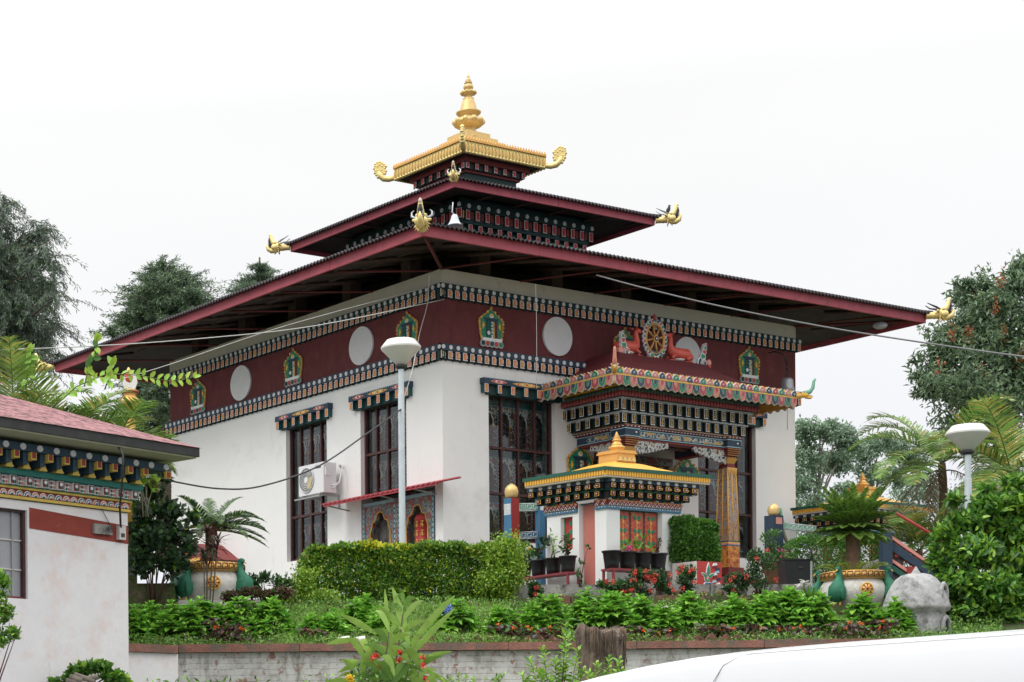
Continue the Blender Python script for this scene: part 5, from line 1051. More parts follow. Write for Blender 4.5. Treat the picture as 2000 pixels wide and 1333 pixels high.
# ================================================================== lamps
def lamp(u,v,w,ub,label,kk=1.):
    top=P(u,v,w); t=thing('street_lamp',label,'street lamp',(top.x,top.y,gz(top.x,top.y)-.1)); s=1/3750*w
    c=(top.x,top.y,0); b=MB(); 
    R_=39*s*kk; zt=top.z+25*s; b.lathe([(.07*kk,top.z-23*s),(.09*kk,top.z-22*s),(R_*.99,top.z+8*s),(R_,top.z+11*s),(R_*.99,top.z+12*s),(R_*.72,zt),(R_*.68,zt+.004),(0.01,zt+.006)],'lamp_white',c,40); o_=b.build('lamp_shade',t); split_edges(o_)
    b=MB(); b.lathe([(.055,top.z-32*s),(.10*kk,top.z-28*s),(.10*kk,top.z-24*s),(.075,top.z-22.5*s)],'dark_metal',c,20); b.build('collar',t)
    b=MB(); z0=gz(top.x,top.y)-.1; b.lathe([(.056,z0),(.056,top.z-80*s),(.058,top.z-80*s),(.050,top.z-79*s),(.050,top.z-32*s)],'pole_grey',c,18); b.lathe([(.066,z0+1.2),(.066,z0+1.24)],'pole_grey',c,18); split_edges(b.build('pole',t),40); return t
L1=lamp(783,690,33.7,786,'street lamp with white diamond-shaped head standing before the left wall of the temple')
L2=lamp(1890,857,31.4,1897,'street lamp with white diamond-shaped head rising out of the bush on the right',1.04)
# ================================================================== left gatehouse
GD=(math.sin(YAW+math.atan((4080-CX)/FP)),math.cos(YAW+math.atan((4080-CX)/FP))); GB=(-GD[1],GD[0])
gc=cw(xc_of(253,25.9),25.9,0)
gh=thing('gatehouse','low building with pink shingle roof, painted cornice and stained white wall, at the left edge','building',(gc.x,gc.y,-2.6)); k_=3750/25.9; hz=lambda v:-3.42+(1494-v)/k_
WL_=6.0; f=frame((gc.x-GD[0]*WL_,gc.y-GD[1]*WL_,0),GD,GB)
wx=WL_-1.80
b=MB(f); wall_holes(b,WL_,-3.1,hz(1003),.18,[(wx-1.3,wx,hz(1185),hz(1020))],'plaster_old'); b.add([(WL_,0,-3.1),(WL_,5,-3.1),(WL_,5,.6),(WL_,0,.6)],[(0,1,2,3)],'plaster_old'); b.add([(0,0,-3.1),(0,5,-3.1),(0,5,.6),(0,0,.6)],[(3,2,1,0)],'plaster_old'); b.add([(0,5,-3.1),(WL_,5,-3.1),(WL_,5,.6),(0,5,.6)],[(3,2,1,0)],'plaster_old'); b.build('wall',gh)
b=MB(f); b.add([(wx+.03,-.006,hz(1053)),(WL_+.006,-.006,hz(1063)),(WL_+.006,-.006,hz(1028)),(wx+.03,-.006,hz(1014))],[(0,1,2,3)],'rust_red'); b.add([(wx-.006+.03,-.006,hz(1014)),(WL_+.006,-.006,hz(1028)),(WL_+.006,-.001,hz(1028)),(wx+.03,-.001,hz(1014))],[(0,1,2,3)],'rust_red'); b.build('red_band',gh)
b=MB(f); a0,a1,z0,z1=wx-1.3,wx,hz(1185),hz(1020)
b.box(a0,a1,.10,.12,z0,z1,'frosted'); b.box(a1-.04,a1-.001,.04,.1,z0,z1,'window_frame'); b.box(a0,a1,.05,.1,z1-.03,z1-.001,'window_frame'); b.box(a0,a1,.05,.1,z0+.001,z0+.03,'dred')
for k in (.33,.66): b.box(a0,a1-.04,.08,.1,z0+(z1-z0)*k-.008,z0+(z1-z0)*k+.008,'bone')
for k in (.35,.85,1.1): b.box(a0+k,a0+k+.03,.075,.099,z0,z1,'ac_grey')
b.build('window',gh)
zb=hz(1000)
co=MB(f); xr=WL_
def band(x0,x1,y,z0,z1,m): co.box(x0,x1,y,-.001,z0,z1,m)
band(0,xr+.02,-.04,zb-.01,zb+.03,'syellow'); band(0,xr+.02,-.02,zb+.031,zb+.14,'sred'); band(0,xr+.04,-.05,zb+.141,zb+.175,'syellow'); band(0,xr+.08,-.06,zb+.176,zb+.33,'sgreen'); band(0,xr+.14,-.16,zb+.331,zb+.42,'sgreen'); band(0,xr+.14,-.10,zb+.421,zb+.66,'snavy'); band(0,xr+.46,-.34,zb+.661,zb+.78,'snavy')
n=int(xr/.135)
for i in range(n):
    x=xr-.06-i*.135
    for r,m,yy in ((.062,'white',-.026),(.05,('orange','blue','sgreen','pink')[i%4],-.03),(.035,'white',-.034),(.022,('blue','sred','orange','sgreen')[i%4],-.038)): co.prism([(x+r*math.cos(q),zb+.045+r*1.35*math.sin(q)) for q in [math.pi*j/8 for j in range(9)]],yy,-.02,m)
n=int(xr/.27)
for i in range(n):
    x=xr+.02-i*.27; co.box(x-.055,x+.055,-.13,-.06,zb+.19,zb+.325,'white'); co.box(x-.045,x+.045,-.136,-.13,zb+.20,zb+.315,'dred'); co.disc(x,zb+.27,.026,.03,-.142,-.136,'white',10); co.box(x-.012,x+.012,-.142,-.136,zb+.205,zb+.245,'sgreen')
    co.box(x-.16,x-.065,-.09,-.06,zb+.19,zb+.325,'white'); 
    for q in range(4): co.disc(x-.135+.045*(q%2),zb+.22+.06*(q//2),.02,.024,-.096,-.09,('sgreen','orange','sred','pink')[q],8)
n=int(xr/.285)
for i in range(n):
    x=xr+.0-i*.285
    co.prism([(x-.07,zb+.425),(x+.07,zb+.425),(x+.012,zb+.54),(x-.012,zb+.54)],-.22,-.10,'syellow'); co.box(x-.045,x+.045,-.36,-.10,zb+.54,zb+.655,'syellow'); co.box(x-.03,x+.03,-.366,-.36,zb+.56,zb+.655,'sred'); co.box(x-.13,x-.05,-.30,-.10,zb+.47,zb+.655,'snavy')
for i in range(24): x=xr+.40-i*.285; co.disc(x,zb+.725,.05,.05,-.352,-.34,'disc_white',14)
co.box(xr+.36,xr+.46,-.38,-.34,zb+.54,zb+.65,'syellow'); co.box(xr+.375,xr+.445,-.386,-.38,zb+.55,zb+.64,'sred')
oc=co.build('painted_cornice',gh)
for v in oc.data.vertices:
    zr_=v.co.z-2.6-zb; v.co.z=zb+2.6+zr_*(.83 if zr_>0 else 1)
b=MB(f); ox,oy=.60,.72; x0,x1,y0,y1=-.9,xr+ox,-oy,5+oy; ze=hz(905)+.06
b.box(x0,x1,y0,y1,ze-.02,ze,'olive_cream'); b.build('soffit',gh)
b=MB(f); b.box(x0-.03,x1+.03,y0-.03,y0,ze+.0,ze+.12,'gutter_dark'); b.box(x1,x1+.03,y0,y1,ze+.0,ze+.12,'gutter_dark'); b.box(x0-.03,x0,y0,y1,ze-.03,ze+.12,'gutter_dark'); b.build('fascia_board',gh)
b=MB(f); cy_=(y0+y1)/2; hy=(y1-y0)/2; rz=ze+.12+hy*.40
b.add([(x0-.05,y0-.05,ze+.12),(x1+.05,y0-.05,ze+.12),(x1+.05,y1+.05,ze+.12),(x0-.05,y1+.05,ze+.12),(x0+hy,cy_,rz),(x1-hy,cy_,rz)],[(0,1,5,4),(1,2,5),(2,3,4,5),(3,0,4),(3,2,1,0)],'shingle_pink'); b.build('roof',gh)
b=MB(f); p0=(xr-.62,-.03,hz(1040)); b.box(xr-.66,xr-.33,-.05,-.001,hz(1050),hz(1031),'concrete'); b.build('junction_box',gh)
b=MB(f); b.box(xr-.22,xr-.10,-.07,-.001,hz(1057),hz(1030),'bone'); b.box(xr-.19,xr-.13,-.08,-.07,hz(1052),hz(1045),'dark_metal'); b.build('switch_box',gh)
b=MB(); b.tube([P(236,1035,25.75),P(234,990,25.5),P(238,950,24.9),(P(240,915,24.75)),P(240,888,24.72),P(228,868,24.9),P(205,850,25.1),P(160,830,25.4),P(110,806,25.8)],.016,'cable',6); b.M=f; b.tube([(xr-.35,-.02,hz(1030)),(xr-.6,-.04,hz(985)),(xr-.72,-.06,hz(960))],.006,'cable',4); b.build('cable',gh)
# stupa spire among the palms
sx=P(254,790,33); s=33/3750
stt=thing('stupa','slim stupa spire with red sun on white crescent among the palms on the left','stupa',(sx.x,sx.y,-1)); zz=lambda v:-3.42+(1494-v)*s; c=(sx.x,sx.y,0)
b=MB(); b.lathe([(.10,-1.2),(.10,.5),(.11,.52)],'mossy',c,14); b.lathe([(.11,.50),(.12,zz(885)),(.10,zz(850)),(.13,zz(845)),(.085,zz(840)),(.11,zz(825)),(.07,zz(820)),(.05,zz(800))],'gold_orange',c,20); b.build('tower',stt)
b=MB(); b.lathe([(.07,zz(800)),(.19,zz(788)),(.17,zz(783)),(.10,zz(772)),(.13,zz(768)),(.14,zz(764)),(.10,zz(762))],'gold_orange',c,22); b.lathe([(.15,zz(769)),(.15,zz(765))],'sred',c,22); b.build('parasol',stt)
fr=frame((sx.x,sx.y,0),(rtv[0],rtv[1])); b=MB(fr); o=[]
cr_=[( -.12,zz(737)),(-.13,zz(750)),(-.085,zz(762)),(.0,zz(765)),(.09,zz(760)),(.13,zz(748)),(.11,zz(732)),(.05,zz(731)),(.05,zz(742)),(.0,zz(750)),(-.06,zz(744)),(-.09,zz(737))]
b.prism(cr_,-.045,.045,'lamp_white'); b.build('crescent',stt); b=MB(fr); b.ell((-.02,0,zz(740)),(.10,.06,.105),'red',18,10); b.lathe([(.03,zz(728)),(.04,zz(724)),(.01,zz(718))],'gold',(-.02,0,0),10); b.build('sun_disc',stt)
# ================================================================== cables
def cable(name,label,pts,r,m):
    pts=[Vector(p) for p in pts]; out=[]
    for i in range(len(pts)-1):
        a=pts[max(i-1,0)]; b_=pts[i]; c=pts[i+1]; d=pts[min(i+2,len(pts)-1)]
        for k in range(6):
            t=k/6; out.append(.5*((2*b_)+(c-a)*t+(2*a-5*b_+4*c-d)*t*t+(3*b_-a-3*c+d)*t**3))
    out.append(pts[-1]); b=MB(); b.tube(out,r,m,6); o=b.build(name); tag(o,label,'cable')
cable('cable','thick grey cable running from the right eave down past the right edge',[P(1165,538,36),P(1250,561,35),P(1400,597,33.5),P(1600,637,32),P(1800,669,30),P(2000,697,28),P(2250,725,26)],.013,'cable_mid')
cable('cable','thin pale wire stretched from the left edge to the near corner of the temple',[P(-200,690,27),P(150,678,29),P(400,661,31),P(620,636,33),P(868,585,36.2)],.008,'cable_light')
cable('cable','dark cable sagging from behind the gatehouse to the left street lamp',[P(300,930,30),P(345,942,30.4),P(430,955,31),P(510,950,31.6),P(620,912,32.4),P(720,845,33.2),P(783,800,33.65)],.014,'cable')
cable('cable','faint grey wire running close under the left eave to the temple corner',[P(215,747,30),P(332,712,33),P(560,636,35),P(842,560,36.5)],.006,'cable_light')
cable('cable','pale wire dropping from the near eave corner to the left lamp head',[P(838,535,36.3),P(835,592,36.4),P(820,650,36),P(806,720,34.5),P(790,775,33.7)],.008,'cable_light')
cable('cable','vertical wire hanging down the entrance wall left of the white disc',[P(1046,555,36),P(1048,640,36.1),P(1048,760,36.2)],.006,'cable_light')
# ================================================================== stump, spotlights
sp_=G(1176,25.3); zt=-3.42+(1494-1239)/3750*25.3; b=MB(); n=64; V=[];rr=np.random.default_rng(5); ph=rr.uniform(0,6,5); lev=[(-.1,.42),(.1,.35),(.25,.31),(.4,.29),(.55,.275),(.7,.275),(.85,.29),(.95,.30),(1.0,.285)]
H=zt-sp_.z
for t,r in lev:
    for i in range(n): a=2*math.pi*i/n; q=r*(1+.09*math.sin(3*a+ph[0]+t)+.07*math.sin(7*a+ph[1]+t*2)+.06*abs(math.sin(11*a+ph[2]+t))+.05*math.sin(23*a+ph[4]+3*t)+rr.uniform(-.03,.03)); V.append((sp_.x+q*math.cos(a),sp_.y+q*math.sin(a),sp_.z+H*t+(.05*math.sin(2*a+ph[3])+.03*math.sin(9*a)+rr.uniform(-.02,.02) if t>.9 else 0)))
F=[(j*n+i,j*n+(i+1)%n,(j+1)*n+(i+1)%n,(j+1)*n+i) for j in range(len(lev)-1) for i in range(n)]+[tuple(range((len(lev)-1)*n,len(lev)*n))]
sm=thing('tree_stump','weathered brown tree stump in front of the brick wall','tree stump',sp_); b.add(V,F,'stump_bark',False); b.build('trunk',sm)
mat('root_strand',(.20,.14,.09),.9,var=.3)
b=MB()
for i in range(60):
    a=rr.uniform(0,6.28); q=.30; p=[]; z=zt+.02; L=rr.uniform(.15,.5)
    for k in range(5): p.append((sp_.x+(q+.02)*math.cos(a+.03*k*rr.uniform(-1,1)),sp_.y+(q+.02)*math.sin(a),z-L*k/4))
    b.tube(p,.004,'root_strand',3)
b.build('dry_roots',sm)
for (u,lab) in ((672,'small white spotlight lying on the wall cap left of the tall ginger plant'),(702,'small pale spotlight on the wall cap just right of the other one')):
    p=P(u,1250,27.4); b=MB(frame(p,(rtv[0],rtv[1]))); t=thing('spotlight',lab,'spotlight',p)
    b.tube([(-.08,0,.0),(.07,-.03,.01),(.075,-.03,.01)],[.035,.045,.04],'lamp_white',12); b.tube([(0,0,-.01),(0,0,-.08)],.01,'dark_metal',5); b.build('lamp_housing',t)
# ================================================================== white van at the lower right
vd=(math.sin(YAW+math.atan((-1635-CX)/FP)),math.cos(YAW+math.atan((-1635-CX)/FP)))   # its front points this way
w0=6.3; p0=P(2000,1229,w0); zr=p0.z
# roof edge height runs level along the van; local x = toward the rear (right), local y = away
vf=frame((p0.x,p0.y,0),(-vd[0],-vd[1])); vy=Vector((vf[0][1],vf[1][1]))
if vy.dot(Vector(fwv))<0: vf=vf@Matrix.Scale(-1,4,(0,1,0))
GV=-4.86
car=thing('van','white van seen only by its smooth roof edge at the lower right','van',(p0.x+vd[0]*1.6,p0.y+vd[1]*1.6,GV))
# longitudinal stations: (x, roof height drop, width factor)
ST=[(-5.2,-1.25),(-5.0,-1.05),(-4.6,-.95),(-4.1,-.86),(-3.5,-.42),(-3.1,-.20),(-2.8,-.136),(-2.5,-.092),(-2.2,-.052),(-1.9,-.021),(-1.6,-.001),(-1.35,.004),(-1.0,.006),(-.6,.004),(0,.002),(.9,.0),(1.5,-.01),(1.75,-.06),(1.85,-.4),(1.9,-1.0)]
Wd=1.66; V=[];F=[]; prof=[]
for x,dz in ST:
    zt=zr+dz; hood=x<-3.55
    ring=[]
    yb=[(0.0,GV+.35),(-.02,GV+.75),(0,GV+.98)]
    side=[(.0,GV+.28),(-.03,GV+.6),(-.03,min(GV+.95,zt-.05))]
    top=[(.03,zt-.22) if not hood else (-.01,zt-.10),(.055,zt-.055),(.075,zt-.018),(.10,zt-.004),(.14,zt+.0),(.30,zt+.02),(.83,zt+.035)]
    if zt-.22<GV+1.0: top[0]=(.0,max(zt-.10,GV+.5))
    half_=side+top; full=half_+[(Wd-y,z) for y,z in half_[::-1][1:]]
    V+=[(x,y,z) for y,z in full]; prof.append(len(full))
n=prof[0]
for j in range(len(ST)-1):
    for i in range(n-1): F.append((j*n+i,j*n+i+1,(j+1)*n+i+1,(j+1)*n+i))
F.append(tuple(range(n))); F.append(tuple(range((len(ST)-1)*n,len(ST)*n))[::-1])
b=MB(vf); b.add(V,F,'car_white',True); b.build('body',car)
b=MB(vf); mat('seam',(.62,.63,.64),.5,var=.02)
def sp3(x,k=.0): return float(np.interp(x,[s[0] for s in ST],[s[1] for s in ST]))
b.tube([(x,.078,zr+sp3(x)-.0125) for x in [-1.32+.1*i for i in range(30)]],.002,'seam',5)
b.tube([(-1.34,.078,zr+sp3(-1.34)-.0145),(-1.42,.056,zr+sp3(-1.42)-.05),(-1.47,.036,zr+sp3(-1.47)-.13),(-1.50,.030,zr-.22)],.0025,'seam',5)
b.build('door_seam',car)
b=MB(vf)
for a,c in ((-2.7,-1.55),(-1.42,-.4),(-.3,.6),(.7,1.45)): b.box(a,c,-.034,.05,GV+1.0,zr-.27,'car_glass')
b.add([(-4.05,.12,zr-.80),(-4.05,Wd-.12,zr-.80),(-3.2,Wd-.2,zr-.20),(-3.2,.2,zr-.20),],[(0,1,2,3)],'car_glass'); b.build('window',car)
for x in (-4.35,1.05):
    for y in (.02,Wd-.02):
        b=MB(vf); b.M=vf@Matrix.Translation((x,y,GV+.31))@Matrix.Rotation(R(90),4,'X'); b.lathe([(.18,-.11),(.29,-.11),(.31,-.07),(.31,.07),(.29,.11),(.18,.11)],'tyre',(0,0,0),28); b.lathe([(.18,-.09),(.05,-.07),(.05,.07),(.18,.09)],'ac_grey',(0,0,0),20); b.build('wheel',car)
for y in (.22,Wd-.22): b=MB(vf); b.ell((-5.05,y,GV+.72),(.08,.14,.09),'frosted',12,8); b.build('headlight',car)
# ================================================================== PLANTS
def quads_along(pts,n):                          # resample a polyline
    pts=np.array([tuple(p) for p in pts]); d=np.r_[0,np.cumsum(np.linalg.norm(np.diff(pts,axis=0),axis=1))]; t=np.linspace(0,d[-1],n)
    return np.stack([np.interp(t,d,pts[:,i]) for i in range(3)],1)
def frond(b,base,ax,L,rise,droop,n=34,ll=.28,lw=.02,vee=.35,mats=('lf_palm_a',),acc=None,rach='stem_green',rr=.012,start=.12,fwd=.55,hang=0.3):
    """arched palm frond; leaflets appended to acc, rachis to b"""
    ax=np.array([ax[0],ax[1],0.]); ax/=np.linalg.norm(ax); P_=[]
    for k in range(9): t=k/8; P_.append((base[0]+ax[0]*L*t*(1-.12*t*droop),base[1]+ax[1]*L*t*(1-.12*t*droop),base[2]+L*(rise*t-droop*t*t)))
    b.tube(P_,[rr*(1-.8*k/8) for k in range(9)],rach,5)
    Q=quads_along(P_,n); T=np.gradient(Q,axis=0); T=nrm(T); side=nrm(np.cross(T,np.array([[0,0,1.]])));
    up=np.cross(side,T)
    for k in range(int(n*start),n):
        t=k/(n-1); l=ll*(math.sin(math.pi*min(1,.12+t*.93))**.6)*(1 if t<.97 else .6)
        for s in (-1,1):
            d=T[k]*fwd+s*side[k]*(1-.3*t)+up[k]*vee; d=d+RNG.normal(size=3)*.06; d[2]-=hang*RNG.random()
            acc.append((Q[k],d,up[k]+s*side[k]*-.3,l*RNG.uniform(.88,1.08),lw))
def flush(acc,name,mats,wts,parent,kind='blade'):
    if not acc: return
    pos=np.array([a[0] for a in acc]); d=np.array([a[1] for a in acc]); up=np.array([a[2] for a in acc]); L=np.array([a[3] for a in acc]); W=np.array([a[4] for a in acc])
    return leaves(name,pos,d,up,L,W,pick(len(acc),wts),mats,parent,kind)
def tree(name,label,cat,base,top,clumps,nleaf,L,W,mats,wts,trunk=.15,kind='diamond',bark='bark',hang=0.,limb=True,spread=1.,group=None,seed=0):
    """clumps: list of (centre, radii, weight)"""
    t=thing(name,label,cat,base,group); rg=np.random.default_rng(seed); b=MB()
    base=Vector(base); top=Vector(top)
    tp=[base.lerp(top,k/6)+Vector((rg.normal()*.04,rg.normal()*.04,0))*(k>0)*trunk*8 for k in range(7)]
    b.tube(tp,[trunk*(1-.8*k/6) for k in range(7)],bark,9)
    pos=[];wt=sum(c[2] for c in clumps)
    for c,r,w_ in clumps:
        c=Vector(c); h=min(max((c.z-base.z)/(max(top.z-base.z,.1))*.75,.08),.95); a=base.lerp(top,h)
        if limb: mid=a.lerp(c,.5)+Vector((0,0,.12*(c-a).length)); b.tube([a,mid,c],[trunk*.4,trunk*.25,trunk*.08],bark,5)
        n=int(nleaf*w_/wt); nsub=max(5,int(n/60)); sc_=rg.normal(size=(nsub,3)); sc_=sc_/np.linalg.norm(sc_,axis=1,keepdims=True)*(rg.random((nsub,1))**.45)
        sub=np.array(c)+sc_*np.array(r)
        if limb:
            for q in sub[:max(3,nsub//4)]: b.tube([c,Vector(q)],[trunk*.07,trunk*.02],bark,3,False)
        k=rg.integers(0,nsub,n); p=sub[k]+rg.normal(size=(n,3))*np.array(r)*.16*spread; pos.append(p)
    b.build('trunk',t); pos=np.concatenate(pos); n=len(pos)
    d=rdir(n,-hang); u=rup(n); leaves('crown',pos,d,u,L*RNG.uniform(.7,1.25,n),W*RNG.uniform(.8,1.2,n),pick(n,wts),mats,t,kind); return t
def PW(u,v,w): return tuple(P(u,v,w))
# --- feathery tree at the left edge (drooping sprays)
def casuarina(label,w,trunkuv,sprays,dens,seed,wts=(5,4,2),ll=.13,lw=.017,spread=1.,droop=.75,lift=0.):
    rg=np.random.default_rng(seed); bx,tx=trunkuv; base=P(bx[0],bx[1],w); top=P(tx[0],tx[1],w); t=thing('feathery_tree',label,'tree',base); b=MB(); b.tube([base,base.lerp(top,.5),top],[.30,.2,.03],'bark',9)
    pos=[];dd=[]
    for (u,v,ru,rv,wgt) in sprays:
        c=P(u,v,w+rg.uniform(-1.2,1.2)); s=w/3750; h=min(.97,max(.2,(c.z-base.z)/(top.z-base.z)*.9)); a=base.lerp(top,h); mid=a.lerp(c,.55)+Vector((0,0,-.05)); b.tube([a,mid,c],[.07,.04,.012],'bark',5)
        nb=int(dens*wgt); 
        for _ in range(nb):
            q=rg.normal(size=3); q/=np.linalg.norm(q); q*=rg.random()**.4
            st=np.array(c)+q*np.array([ru*s,ru*s,rv*s]); out=np.array(rtv+(0,))*(q[0])+rg.normal(size=3)*.5; out[2]=rg.uniform(-.1,.5)+lift; L=rg.uniform(.5,1.15)*spread; m=46
            tt=np.linspace(0,1,m)[:,None]; line=st+out*L*tt+np.array([0,0,-1.])*L*droop*tt**2
            b.tube([tuple(line[0]),tuple(line[m//2]),tuple(line[-1])],[.012,.008,.003],'bark',3,False)
            pos.append(line+rg.normal(size=(m,3))*.045*spread); e=np.gradient(line,axis=0); e=nrm(e)*.7+rg.normal(size=(m,3))*.55; e[:,2]-=.55*droop/.75-lift*.4; dd.append(e)
    b.build('trunk',t); pos=np.concatenate(pos); dd=np.concatenate(dd); n=len(pos); leaves('crown',pos,dd,rdir(n),ll*RNG.uniform(.6,1.3,n),lw,pick(n,wts),['lf_cas_a','lf_cas_b','lf_cas_c'],t,'diamond'); return t
casuarina('tall feathery tree with drooping sprays filling the left edge of the picture',48,((-20,1150),(-15,370)),[(-5,420,24,46,6),(-25,500,50,60,12),(15,500,38,50,11),(70,460,18,30,3),(88,500,16,20,1.8),(45,560,40,45,11),(5,600,50,60,16),(92,575,20,36,2.2),(108,585,14,22,.9),(50,650,42,40,11),(92,640,22,26,2.2),(95,515,14,14,.8),(-5,680,55,40,12),(50,700,38,25,5),(112,555,10,10,.4),(118,690,12,10,.4),(-60,600,60,80,14)],13,1,(5,4,3),.13,.019,.7)
casuarina('bushy feathery tree rising behind the left side of the lower roof',62,((320,1100),(318,515)),[(318,545,18,28,5),(345,560,25,30,6),(300,575,28,30,7),(330,600,50,30,14),(285,610,28,30,8),(370,590,24,26,6),(265,640,22,25,5),(300,650,40,30,12),(350,620,40,25,10),(395,605,15,14,2),(320,640,60,40,14),(215,655,12,9,1),(252,680,20,10,2),(295,800,30,90,14),(275,760,20,50,9),(320,760,25,80,12),(300,880,40,60,12)],13,2,(2,2,6),.15,.028,.7,.35,.35)
casuarina('slender feathery treetop peeping over the lower roof left of the dragon head',66,((505,1100),(507,503)),[(508,527,5,12,1.5),(505,545,11,12,3),(488,558,10,8,1.6),(520,555,8,9,1.6),(470,572,10,6,1.4),(503,568,18,9,3)],12,3,(3,3,4),.14,.024,.45,.35,.4)
# --- right hand big fruit tree
clu=[(PW(1945,560,44),(.45,.6,.4),6),(PW(1900,580,44.5),(.45,.6,.35),5),(PW(1990,560,44),(.5,.6,.6),7),(PW(1930,620,43.5),(.75,.8,.55),13),(PW(2010,640,44),(.8,.8,.8),14),(PW(1860,660,44),(.55,.7,.4),9),(PW(1900,690,43.5),(.8,.9,.6),14),(PW(1825,690,44.2),(.45,.5,.35),5),(PW(1980,720,43.5),(.9,.9,.7),15),(PW(1830,735,44),(.50,.6,.35),7),(PW(1880,760,43),(.8,.8,.5),12),(PW(1960,790,43),(1.,.9,.7),14),(PW(2080,620,44),(.9,1,1.2),14),(PW(1800,740,44),(.25,.3,.2),2),(PW(1815,765,44),(.3,.4,.2),3),(PW(1890,545,44),(.22,.3,.18),1.6),(PW(1880,850,44),(.9,.9,.6),9),(PW(2060,780,44),(.9,1,1.2),12)]
ft=tree('fruit_tree','large dense dark green tree hung with reddish fruit clusters at the right edge','tree',(*cw(xc_of(1990,45),45)[:2],-.6),PW(1960,600,44.5),clu,21000,.165,.052,['lf_tree_a','lf_tree_b','lf_tree_c'],(4,4,2),.30,'diamond','bark',.35,True,1.15,None,5)
for (u,v) in ((1945,605),(1893,650),(1835,720),(1915,720),(1880,750),(1874,805),(1860,650),(1955,545),(1930,740),(1990,700),(1960,650)):
    c=np.array(P(u,v,43.0)); k=44; p_=c+RNG.normal(size=(k,3))*np.array([.05,.05,.11]); leaves('fruit_cluster',p_,rdir(k),rup(k),.06,.055,np.zeros(k,int),['lf_fruit'],ft,'diamond')
# --- background trees on the right
def bgtree(label,u,v0,w,cl,n,seed):
    c=[(PW(a,b_,w+q),(r*w/3750,r*w/3750*1.1,r2*w/3750),k) for (a,b_,r,r2,k,q) in cl]
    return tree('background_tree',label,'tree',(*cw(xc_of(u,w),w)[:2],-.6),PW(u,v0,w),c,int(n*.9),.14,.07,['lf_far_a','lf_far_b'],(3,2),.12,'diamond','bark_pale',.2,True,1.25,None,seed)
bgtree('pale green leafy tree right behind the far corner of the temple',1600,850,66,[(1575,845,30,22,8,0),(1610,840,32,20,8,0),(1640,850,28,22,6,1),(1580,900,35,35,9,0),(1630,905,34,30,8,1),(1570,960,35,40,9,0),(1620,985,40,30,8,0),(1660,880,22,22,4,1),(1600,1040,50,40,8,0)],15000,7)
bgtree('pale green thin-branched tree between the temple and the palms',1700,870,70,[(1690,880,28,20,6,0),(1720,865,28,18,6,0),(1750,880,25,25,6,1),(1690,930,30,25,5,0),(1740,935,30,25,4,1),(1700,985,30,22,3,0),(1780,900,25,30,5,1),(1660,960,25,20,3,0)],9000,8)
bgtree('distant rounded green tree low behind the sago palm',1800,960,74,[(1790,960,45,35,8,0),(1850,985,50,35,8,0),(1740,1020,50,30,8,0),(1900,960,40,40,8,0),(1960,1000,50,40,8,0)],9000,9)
bgtree('pale green tree far left behind the palms',150,800,70,[(60,820,60,40,8,0),(150,830,50,40,8,0),(230,850,50,50,8,0),(300,950,50,60,8,0),(0,780,60,50,8,0)],9000,10)
# --- palms
def palm(label,base,crown,fronds,tr,dead=0,dense=1.,seed=0,wts=(5,4,1),mats=('lf_palm_a','lf_palm_b','lf_palm_y'),ll=.46,lw=.045,name='palm',rise=1.0):
    rg=np.random.default_rng(seed); t=thing(name,label,'palm',base); b=MB(); crown=Vector(crown); base=Vector(base)
    b.tube([base.lerp(crown,k/10)+Vector((0.02*math.sin(k),0,0)) for k in range(11)],[tr*(1.1-.3*k/10+.06*(k%2)) for k in range(11)],'palm_trunk',10); b.build('trunk',t)
    for (du,dv,L,rs,dr) in fronds:             # direction in camera right / away, length, rise, droop
        st=MB(); acc=[]; ax=(rtv[0]*du+fwv[0]*dv,rtv[1]*du+fwv[1]*dv); frond(st,tuple(crown),ax,L,rs*rise,dr,int(64*dense),ll*1.12,lw*.68,.25,acc=acc,hang=.2)
        o=flush(acc,'frond',list(mats),wts,t); st.build('frond_stem',o)
    for _ in range(dead):
        st=MB(); acc=[]; a=rg.uniform(0,6.28); frond(st,(crown.x,crown.y,crown.z-.15),(math.cos(a),math.sin(a)),rg.uniform(.9,1.5),.15,1.1,26,.26,.02,.0,acc=acc,rach='bark_pale',hang=1.3)
        o=flush(acc,'dead_frond',['lf_dead','lf_brown'],(4,1),t); st.build('frond_stem',o)
    return t
w=36.5; palm('tallest feathery palm with arching fronds before the fruit tree on the right',G(1850,w),P(1840,905,w),[(-1,.1,2.0,.95,.85),(-1,-.5,1.9,.5,.75),(-.6,.6,1.9,1.3,.95),(-.25,.3,1.8,1.5,.95),(.2,-.4,1.9,1.45,1.0),(.6,.2,1.9,1.3,.9),(1,-.1,1.9,.9,.8),(.9,.6,1.8,.5,.7),(-.8,-.8,1.5,.2,.6),(-.95,.4,1.6,.1,.7),(.4,-1,1.6,.6,.9),(.1,1,1.6,1.2,.8),(-.4,-.9,1.6,.9,1.0),(1,.8,1.6,1.1,.8)],.09,9,1.,1)
w=34.5; palm('yellowish feathery palm leaning over the right lamp post',G(1960,w),P(1975,925,w),[(-1,-.1,1.7,.9,.8),(-.7,.6,1.7,1.3,.9),(-.3,-.3,1.8,1.5,.9),(.3,.4,1.7,1.4,.9),(1,0,1.6,.9,.8),(-1,-.7,1.4,.3,.8),(-.6,-.9,1.4,-.1,.6),(.5,-.8,1.5,.6,.9),(-.9,.5,1.4,.1,.7),(.9,.7,1.5,.6,.8)],.08,4,1.,2,(5,3,3))
w=36; palm('low dark feathery palm half hidden behind the stone oven',G(1795,w),P(1795,1075,w),[(-1,.1,1.3,.8,.8),(-.5,-.6,1.3,1.2,.9),(0,.5,1.3,1.6,.9),(.5,-.4,1.3,1.3,.9),(1,.1,1.3,.9,.8),(-.9,-.6,1.2,.3,.7),(.8,-.7,1.2,.4,.8)],.07,8,1.,3,(3,5,2))
